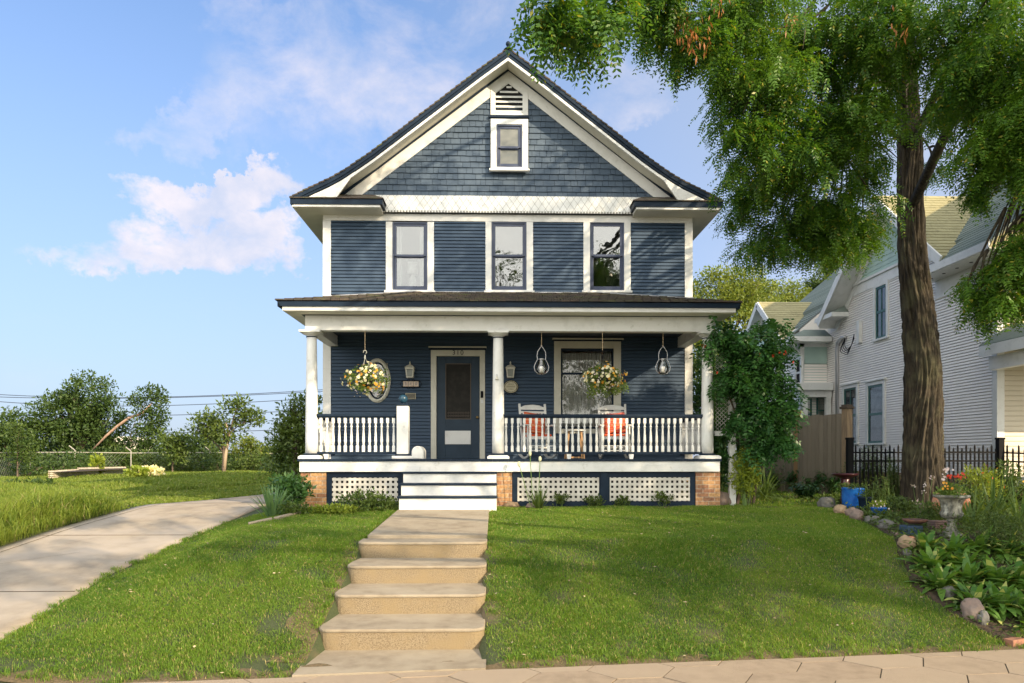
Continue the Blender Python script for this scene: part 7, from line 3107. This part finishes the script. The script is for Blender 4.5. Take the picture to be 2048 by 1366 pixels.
leafy('climbing_shrub', 'yellow green climbing shrub at the foot of the trellis', 'shrub', Vector((X(1492, 13.15), 13.15, .98)), 1.1, .27, .2, 2300, .07, 'bush_l', stems=10)
leafy('climbing_shrub', 'dark green shrub between the porch column and the trellis', 'shrub', Vector((X(1440, 13.6), 13.6, 1.0)), 1.6, .22, .4, 2000, .08, 'vine', stems=10)
leafy('climbing_shrub', 'dark shrub filling the gap behind the right porch column', 'shrub', Vector((X(1392, 15.3) + .5, 15.3, 1.0)), 3.6, .5, .7, 5200, .09, 'vine', stems=14)

# ------------------------------------------------------------------ on the porch
zfl = zf1


def rocking_chair():
    """local space, facing -Y, base on z = 0"""
    t = thing('rocking_chair', 'white rocking chair', 'chair', (0, 0, 0))
    W_ = M['white']
    m = MB()
    for i in range(9):
        y = -.24 + i * .055
        m.box(-.235, .235, y, y + .045, .40 + .004 * abs(i - 4), .42 + .004 * abs(i - 4))
    m.box(-.255, .255, -.27, -.235, .375, .42)
    m.box(-.255, -.236, -.235, .25, .375, .415)
    m.box(.236, .255, -.235, .25, .375, .415)
    m.build('seat', W_, t, bevel=.004)
    # back leans away
    m = MB()
    tl = math.tan(math.radians(14))

    def bp(x, z): return (x, .22 + (z - .42) * tl, z)
    for s_ in (-1, 1):
        m = MB()
        m.beam(bp(s_ * .255, .40), bp(s_ * .265, 1.10), .042, .035, (0, 1, 0))
        m.build('back_post', W_, t, bevel=.005)
    m = MB()
    poly = [(-.245, .98), (.245, .98), (.245, 1.03), (.15, 1.07), (0, 1.085), (-.15, 1.07), (-.245, 1.03)]
    vs = [Vector(bp(x, z)) + Vector((0, -.012, 0)) for x, z in poly] + [Vector(bp(x, z)) + Vector((0, .012, 0)) for x, z in poly]
    n = len(poly)
    m.add(vs, [tuple(range(n)), tuple(range(2 * n - 1, n - 1, -1))] + [(i, i + n, (i + 1) % n + n, (i + 1) % n) for i in range(n)])
    m.build('crest_rail', W_, t, bevel=.004)
    for zz_ in (.93, .50):
        m = MB()
        m.beam(bp(-.245, zz_), bp(.245, zz_), .03, .04)
        m.build('back_rail', W_, t, bevel=.004)
    for i in range(7):
        x = -.19 + i * .0633
        m = MB()
        m.beam(bp(x, .50), bp(x, .93), .032, .014, (0, 1, 0))
        m.build('spindle', W_, t)
    for s_ in (-1, 1):
        m = MB()
        m.prism_z([(s_ * .22, .27), (s_ * .30, .27), (s_ * .33, -.22), (s_ * .30, -.29), (s_ * .24, -.29), (s_ * .21, -.22)][::s_], .635, .66)
        m.build('armrest', W_, t, bevel=.006)
        m = MB()
        m.lathe([(.018, .07), (.022, .2), (.024, .36), (.018, .40), (.024, .46), (.016, .56), (.02, .635)], (s_ * .265, -.25, 0), 10)
        m.build('leg', W_, t, True)
        m = MB()
        m.tube([(s_ * .255, .24, .05), (s_ * .255, .22, .40)], .02, 8)
        m.build('leg', W_, t, True)
        m = MB()
        pts = [(s_ * .26, .0 + .62 * u, .02 + .19 * (u ** 2)) for u in np.linspace(-.72, 1, 11)]
        for a, b in zip(pts[:-1], pts[1:]):
            m.beam(a, b, .028, .04)
        m.build('rocker', W_, t)
    m = MB()
    m.beam((-.26, -.25, .25), (.26, -.25, .25), .022, .022)
    m.beam((-.26, -.25, .16), (.26, -.25, .16), .022, .022)
    m.beam((-.26, .22, .22), (.26, .22, .22), .022, .022)
    for s_ in (-1, 1):
        m.beam((s_ * .26, -.25, .2), (s_ * .26, .22, .2), .02, .02)
    m.build('stretcher', W_, t)
    return t


ch = rocking_chair()
ycx = 14.15
chairs = [(1075, 13, 'white rocking chair with orange striped cushions nearest the middle column, turned slightly aside'), (1228, -3, 'white rocking chair with red striped cushions below the right flower basket, facing straight out')]
objs = []
for i, (px, rot, lb) in enumerate(chairs):
    o = ch if i == 0 else copy_tree(ch)
    o.location = (X(px, ycx), ycx, zfl + .001)
    o.rotation_euler = (0, 0, math.radians(rot))
    o['label'] = lb
    o['group'] = 'rocking chairs on the porch'
    objs.append(o)
RED = stripemat('red_stripes', [(0, (.62, .07, .035)), (.30, (.66, .13, .06)), (.38, (.72, .34, .12)), (.46, (.60, .06, .04)), (.62, (.70, .42, .30)), (.68, (.55, .05, .035)), (.86, (.68, .20, .07)), ], 9.0, 2)
RED2 = stripemat('orange_stripes', [(0, (.66, .12, .04)), (.25, (.70, .24, .08)), (.40, (.70, .46, .28)), (.50, (.62, .09, .04)), (.70, (.68, .20, .07)), (.84, (.58, .06, .035))], 9.0, 2)
REDF = mat('red_cloth', (.58, .07, .03), .9, (.66, .14, .05), 20)
for i, o in enumerate(objs):
    Mx = Matrix.Translation(o.location) @ Matrix.Rotation(o.rotation_euler.z, 4, 'Z')
    side = 'nearest the middle column' if i == 0 else 'below the right flower basket'
    m = MB()
    m.box(-.22, .22, -.25, .19, .428, .475)
    q = m.build('seat_cushion', REDF, None, bevel=.02)
    q.matrix_world = Mx
    setp(q, 'red seat cushion with tufted edge on the rocking chair ' + side, 'cushion', 'chair cushions')
    b_ = bmesh.new()
    bmesh.ops.create_cube(b_, size=1)
    bmesh.ops.subdivide_edges(b_, edges=b_.edges[:], cuts=7, use_grid_fill=True)
    for v in b_.verts:
        u, w_ = v.co.x * 2, v.co.z * 2
        puff = (1 - abs(u) ** 2.5) * (1 - abs(w_) ** 2.5)
        v.co = Vector((v.co.x * .44 * (1 - .05 * (1 - abs(w_))), v.co.y * (.04 + .13 * max(puff, 0)), v.co.z * .42 * (1 - .05 * (1 - abs(u)))))
    me = bpy.data.meshes.new('back_cushion')
    b_.to_mesh(me)
    b_.free()
    q = finish('back_cushion', me, (RED2, RED)[i], None, True)
    q.matrix_world = Mx @ Matrix.Translation((-.02 + .05 * i, .155, .70)) @ Matrix.Rotation(math.radians(-15), 4, 'X') @ Matrix.Rotation(math.radians(7 if i == 0 else -6), 4, 'Y')
    setp(q, ('orange and cream' if i == 0 else 'deep red') + ' striped back cushion leaning on the rocking chair ' + side, 'cushion', 'chair cushions')
# side table
tx_, ty_ = X(1149, 14.2), 14.2
t = thing('side_table', 'small table with white top and tan wooden legs between the rocking chairs', 'table', (tx_, ty_, zfl))
m = MB()
m.lathe([(.21, .54), (.225, .55), (.225, .565), (.20, .57)], (tx_, ty_, zfl), 24)
m.build('tabletop', M['white'], t)
for s_ in (-1, 1):
    for r_ in (-1, 1):
        m = MB()
        m.beam((tx_ + s_ * .17, ty_ + r_ * .14, zfl + .002), (tx_ + s_ * .12, ty_ + r_ * .1, zfl + .54), .035, .03, (0, 1, 0))
        m.build('leg', M['tan_wood'], t)
m = MB()
m.beam((tx_ - .155, ty_, zfl + .03), (tx_ + .155, ty_, zfl + .03), .03, .03)
m.build('stretcher', M['tan_wood'], t)

# mailbox on the porch edge
mxx, myy = X(836.5, YF + .12), YF + .12
sc = dep(836, myy) / F
t = thing('mailbox', 'white round topped metal mailbox standing on the porch edge', 'mailbox', (mxx, myy, zfl))
hw, hb, ht = 11.8 * sc, 14 * sc, 26.5 * sc
arch = [(mxx - hw, zfl + .001), (mxx + hw, zfl + .001), (mxx + hw, zfl + hb)] + [(mxx + hw * math.cos(a), zfl + hb + hw * math.sin(a)) for a in np.linspace(.2, math.pi - .2, 11)] + [(mxx - hw, zfl + hb)]
m = MB()
m.prism_y(arch, myy - .1, myy + .35)
mbx = m.build('box', M['white'], t, bevel=.006)
m = MB()
sm = .86
arch2 = [((x_ - mxx) * sm + mxx, (z_ - zfl) * sm + zfl + .012) for x_, z_ in arch]
m.prism_y(arch2, myy - .112, myy - .1005)
m.build('door', M['white'], t, bevel=.004)
m = MB()
m.tube([(mxx - .02, myy - .118, zfl + ht * .84), (mxx, myy - .13, zfl + ht * .86), (mxx + .02, myy - .118, zfl + ht * .84)], .004, 5)
m.build('latch', M['steel'], t)


# wall lanterns
def wall_lantern(px, label):
    y0_ = YW - .02
    s_ = dep(px, YW) / F
    x = X(px, YW)
    z0_, z1_ = WZ(755.7, px), WZ(737, px)
    yy = YW - .12
    t = thing('wall_lantern', label, 'lamp', (x, YW, z0_), 0, 'wall lanterns beside the front door')
    m = MB()
    wt, wb_ = .078, .058
    for sx in (-1, 1):
        for sy in (-1, 1):
            m.beam((x + sx * wb_, yy + sy * wb_, z0_), (x + sx * wt, yy + sy * wt, z1_), .022, .022, (0, 1, 0))
    m.box(x - wb_ - .012, x + wb_ + .012, yy - wb_ - .012, yy + wb_ + .012, z0_ - .012, z0_ + .008)
    m.box(x - wt - .014, x + wt + .014, yy - wt - .014, yy + wt + .014, z1_ - .035, z1_)
    m.add([(x - .105, yy - .105, z1_ + .001), (x + .105, yy - .105, z1_ + .001), (x + .105, yy + .105, z1_ + .001), (x - .105, yy + .105, z1_ + .001),
           (x - .05, yy - .05, z1_ + .05), (x + .05, yy - .05, z1_ + .05), (x + .05, yy + .05, z1_ + .05), (x - .05, yy + .05, z1_ + .05)],
          [(0, 1, 5, 4), (1, 2, 6, 5), (2, 3, 7, 6), (3, 0, 4, 7), (4, 5, 6, 7), (3, 2, 1, 0)])
    m.lathe([(.045, z1_ + .05), (.02, z1_ + .07), (.012, z1_ + .085), (.02, z1_ + .10), (.008, z1_ + .125), (.002, z1_ + .14)], (x, yy, 0), 12)
    m.build('lantern_frame', M['cream'], t)
    m = MB()
    m.box(x - .05, x + .05, YW - .03, YW - .018, z0_ - .0, z1_ + .02)
    m.tube([(x, YW - .02, z1_ - .0), (x, YW - .06, z1_ + .09), (x, yy, z1_ + .06)], .01, 6)
    m.build('bracket', M['cream'], t)
    m = MB()
    m.box(x - .06, x + .06, yy - .06, yy + .06, z0_ + .01, z1_ - .036)
    m.build('glass', mat('frosted_glass', (.20, .22, .19), .3), t)
    return t


wall_lantern(821.3, 'cream carriage lantern on the wall left of the front door')
wall_lantern(1020.5, 'cream carriage lantern on the wall right of the front door, beside the middle column')

# address tiles in an iron scroll
x0_, x1_ = X(806.5, YW), X(838, YW)
z1_, z0_ = WZ(763, 822), WZ(773.5, 822)
t = thing('address_plaque', 'cream tile address plaque reading 310 in a black iron scroll frame', 'sign', ((x0_ + x1_) / 2, YW - .03, z0_))
m = MB()
nt_ = 3
cw_ = (x1_ - x0_) / nt_
for i in range(nt_):
    m.box(x0_ + i * cw_ + .004, x0_ + (i + 1) * cw_ - .004, YW - .045, YW - .03, z0_, z1_)
m.build('tiles', mat('cream_tile', (.62, .52, .42), .4, (.5, .38, .3), 30), t, bevel=.003)
m = MB()
for zz in (z0_ - .01, z1_ + .008):
    m.beam((x0_ - .03, YW - .035, zz), (x1_ + .03, YW - .035, zz), .012, .012)
xc_ = (x0_ + x1_) / 2
for sgn in (-1, 1):
    for zz, dn in ((z0_ - .01, -1), (z1_ + .008, 1)):
        m.tube([(xc_ + sgn * (.02 + .022 * a * .8), YW - .034, zz + dn * (.035 * math.sin(a * .9) + .004)) for a in np.linspace(0, 6, 16)], .005, 5)
    m.tube([((x0_ if sgn < 0 else x1_) + sgn * (.02 + .03 * math.sin(a)), YW - .034, (z0_ + z1_) / 2 + .05 * math.cos(a)) for a in np.linspace(-.5, 3.6, 12)], .005, 5)
m.build('scroll_frame', M['black'], t)
for i, ch_ in enumerate('310'):
    text('digit', ch_, x0_ + (i + .5) * cw_, YW - .047, (z0_ + z1_) / 2, .085, mat('tile_ink', (.10, .09, .12), .5), t)
# small metal plate below it
a0, a1 = X(811, YW), X(832, YW)
b1, b0 = WZ(786.5, 822), WZ(798.5, 822)
t = thing('wall_plate', 'small framed bronze plate on the siding below the address plaque', 'sign', ((a0 + a1) / 2, YW - .02, b0))
m = MB()
for (p, q_, r_, s_) in ((a0, a0 + .012, b0, b1), (a1 - .012, a1, b0, b1), (a0 + .012, a1 - .012, b0, b0 + .012), (a0 + .012, a1 - .012, b1 - .012, b1)):
    m.box(p, q_, YW - .035, YW - .018, r_, s_)
m.build('frame', mat('old_brass', (.36, .33, .22), .5), t)
m = MB()
m.box(a0 + .012, a1 - .012, YW - .028, YW - .018, b0 + .012, b1 - .012)
m.build('plate', mat('bronze', (.16, .15, .11), .5, (.10, .09, .07), 40), t)
# oval welcome plaque
xc_, zc_ = X(1021.7, YW), WZ(774, 1021)
rx_, rz_ = .150, .128
t = thing('oval_plaque', 'cream oval plaque with dark lettering and leaf border, right of the middle column', 'sign', (xc_, YW - .03, zc_))
m = MB()
m.prism_y([(xc_ + rx_ * math.cos(a), zc_ + rz_ * math.sin(a)) for a in np.linspace(0, 2 * math.pi, 32, endpoint=False)], YW - .045, YW - .03)
m.build('panel', mat('cream_enamel', (.52, .48, .33), .4), t)
m = MB()
for k in range(40):
    a = 2 * math.pi * k / 40
    p = (xc_ + rx_ * .86 * math.cos(a), YW - .048, zc_ + rz_ * .84 * math.sin(a))
    m.sphere(p, .007 if k % 2 else .010, 6, 4)
m.tube([(xc_ + rx_ * 1.03 * math.cos(a), YW - .042, zc_ + rz_ * 1.03 * math.sin(a)) for a in np.linspace(0, 2 * math.pi, 33)], .008, 5, False)
for sgn in (-1, 1):
    m.tube([(xc_ + sgn * (.03 + .02 * a), YW - .034, zc_ - rz_ - .02 - .02 * math.sin(a * 1.3)) for a in np.linspace(0, 5, 14)], .005, 5)
m.build('leaf_border', M['black'], t)
m = MB()
for zz, hh_, xs in ((zc_ + .055, .022, np.linspace(-.055, .055, 7)), (zc_ + .005, .036, np.linspace(-.08, .08, 8)), (zc_ - .05, .026, np.linspace(-.04, .04, 4))):
    for k, xo in enumerate(xs):
        m.box(xc_ + xo - .003, xc_ + xo + .003, YW - .048, YW - .0455, zz - hh_ / 2, zz + hh_ / 2)
        if k % 2: m.box(xc_ + xo + .0031, xc_ + xo + .010, YW - .048, YW - .0455, zz + (hh_ / 2 if k % 3 else 0) - .004, zz + (hh_ / 2 if k % 3 else 0))
m.build('worn_lettering', M['black'], t)
# white ornament on the middle column
p = U(993.5, 754, YB - .02)
t = thing('column_ornament', 'tiny white bell shaped ornament hung on the middle column', 'ornament', tuple(p))
m = MB()
m.lathe([(.034, -.045), (.03, -.035), (.018, -.01), (.012, .01), (.004, .02)], tuple(p), 12)
m.build('bell', M['cream'], t, True)
m = MB()
m.tube([p + Vector((.016 * math.cos(a), 0, .032 + .014 * math.sin(a))) for a in np.linspace(0, 2 * math.pi, 11)], .004, 5, False)
m.build('ring', M['steel'], t)


# hanging glass lanterns
def hanging_lantern(px, label):
    Y = YB + .12
    x = X(px, Y)
    t = thing('hanging_lantern', label, 'lantern', (x, Y, Z(748, px, Y)), 0, 'glass lanterns hung from the porch beam')
    s_ = dep(px, Y) / F
    zb_, zt_ = Z(748, px, Y), Z(718, px, Y)
    H = zt_ - zb_
    ztop = Z(693, px, Y)
    m = MB()
    m.tube([(x, Y, ztop), (x, Y, zb0 - .015)], .005, 5)
    m.build('string', M['rope'], t)
    m = MB()
    R_ = 14.5 * s_
    for sgn in (-1, 1):
        m.tube([(x + sgn * r_ * s_, Y, Z(py, px, Y)) for r_, py in ((.5, 693), (4, 697), (8, 704), (9, 712), (8, 719), (12, 726), (14.8, 734), (13, 742), (8, 747), (1, 749))], .006, 6)
    m.tube([(x + .012 * math.cos(a), Y, ztop + .012 + .012 * math.sin(a)) for a in np.linspace(0, 6.28, 9)], .003, 5)
    m.lathe([(.055, zt_ - .012), (.06, zt_ - .004), (.055, zt_ + .004)], (x, Y, 0), 18)
    m.build('wire_handle', M['steel'], t, True)
    m = MB()
    prof_ = [(.05, 0), (.088, H * .12), (.102, H * .3), (.098, H * .48), (.078, H * .7), (.054, H * .86), (.054, H)]
    mm = []
    m.lathe([(r_, zb_ + z_) for r_, z_ in prof_], (x, Y, 0), 24)
    m.f = m.f[:-1]
    m.build('glass_jar', M['glass_lamp'], t, True)
    m = MB()
    m.lathe([(.036, zb_ + .012), (.036, zb_ + .13), (.03, zb_ + .138), (.004, zb_ + .136), (.002, zb_ + .15)], (x, Y, 0), 16)
    m.build('candle', M['candle'], t, True)
    return t


hanging_lantern(1083, 'round glass candle lantern hanging between the middle column and the porch window')
hanging_lantern(1326, 'round glass candle lantern hanging near the right porch column')


# flower baskets
def basket(px, py, rx, ry, label, trail, seed):
    Y = YB + .06
    c = U(px, py, Y)
    t = thing('hanging_basket', label, 'flower basket', tuple(c), 0, 'flower baskets hung from the porch beam')
    s_ = Y / F
    R_x, R_z = rx * s_, ry * s_
    hx_ = X(px - 3, Y)
    zk = Z(716, px, Y)
    m = MB()
    m.tube([(hx_, Y, Z(702, px, Y)), (hx_, Y, zb0 - .015)], .006, 5)
    m.build('string', M['rope'], t)
    m = MB()
    m.tube([(hx_ + .03 * math.cos(a), Y, Z(704, px, Y) - .0 + .03 * math.sin(a)) for a in np.linspace(-1.2, 3.6, 12)], .008, 6)
    m.lathe([(.008, zk - .02), (.018, zk - .01), (.015, zk + .03), (.006, zk + .06)], (hx_, Y, 0), 10)
    for a in (0, 2.1, 4.2):
        m.tube([(hx_, Y, zk), (c.x + R_x * .4 * math.cos(a), Y + .16 * math.sin(a), c.z + R_z * .2)], .004, 4)
    m.build('hanger', M['cream'] if seed == 1 else M['black'], t)
    m = MB()
    m.lathe([(.06, -.13), (.12, -.1), (.16, 0), (.165, .02), (.02, .02)], tuple(c + Vector((0, 0, -.02))), 20)
    m.build('pot', M['dark'], t, True)
    n = 110
    d = rdir(n)
    cs = np.array(c) + d * (rng.uniform(.3, 1, (n, 1)) ** .5) * np.array([R_x * .95, .27, R_z * .9])
    if trail:
        k = 60
        tx2 = rng.uniform(-.7, 1.0, k)
        cs2 = np.array(c) + np.stack([tx2 * R_x, rng.uniform(-.2, .1, k), -R_z * .5 - rng.uniform(0, 1, k) * R_z * .95 * (1 - .6 * np.abs(tx2 + .15))], 1)
        cs = np.concatenate([cs, cs2])
    qmesh('foliage', clump_leaves(cs, 18, .06, .045, .42, .9, -.1), M['basketleaf'], t)
    for mt, nf, fr, nm in (('fl_cream', 54, .032, 'cream_flowers'), ('fl_orange', 34, .030, 'orange_flowers'), ('fl_pink', 40, .014, 'small_flowers')):
        d = rdir(nf)
        d[:, 1] = -np.abs(d[:, 1]) - .2
        if nm == 'orange_flowers': d[:, 0] += .25
        d = unit(d)
        P = np.array(c) + d * np.array([R_x, .29, R_z]) * rng.uniform(.78, 1.12, (nf, 1))
        if nm == 'small_flowers': P[:, 2] -= R_z * .6 * rng.uniform(0, 1, nf)
        discs(nm, P, d, fr, M[mt], t)
    return t


basket(733, 758, 48, 31, 'left hanging basket of cream and orange petunias in front of the oval window', False, 1)
basket(1208, 756, 44, 30, 'right hanging basket of petunias trailing in front of the porch window', True, 2)

# bedside lamp standing inside the left bedroom window
lx = X(825, YW + .4)
yl = YW + .42
zb_ = Z(572, 825, yl)
t = thing('table_lamp', 'white table lamp with drum shade inside the left bedroom window', 'lamp', (lx, yl, zb_ - .2))
s_ = yl / F
m = MB()
m.lathe([(.07, zb_ - .3), (.075, zb_ + .02), (.085, zb_ + .06), (.07, zb_ + .16), (.035, zb_ + .22), (.02, zb_ + .25)], (lx, yl, 0), 20)
m.build('lamp_base', M['lamp_white'], t, True)
m = MB()
m.lathe([(.125, zb_ + .25), (.105, zb_ + .50), (.02, zb_ + .50)], (lx, yl, 0), 24)
m.build('lamp_shade', M['lamp_white'], t, True)
m = MB()
m.box(lx - .45, lx + .45, yl - .2, yl + .3, zb_ - .34, zb_ - .3)
for sx in (-1, 1):
    for sy in (-.17, .27):
        m.box(lx + sx * .41 - .02, lx + sx * .41 + .02, yl + sy - .02, yl + sy + .02, fl1 + .25, zb_ - .34)
setp(m.build('bedside_table', M['white'], None), 'white bedside table under the lamp behind the left bedroom window', 'table')
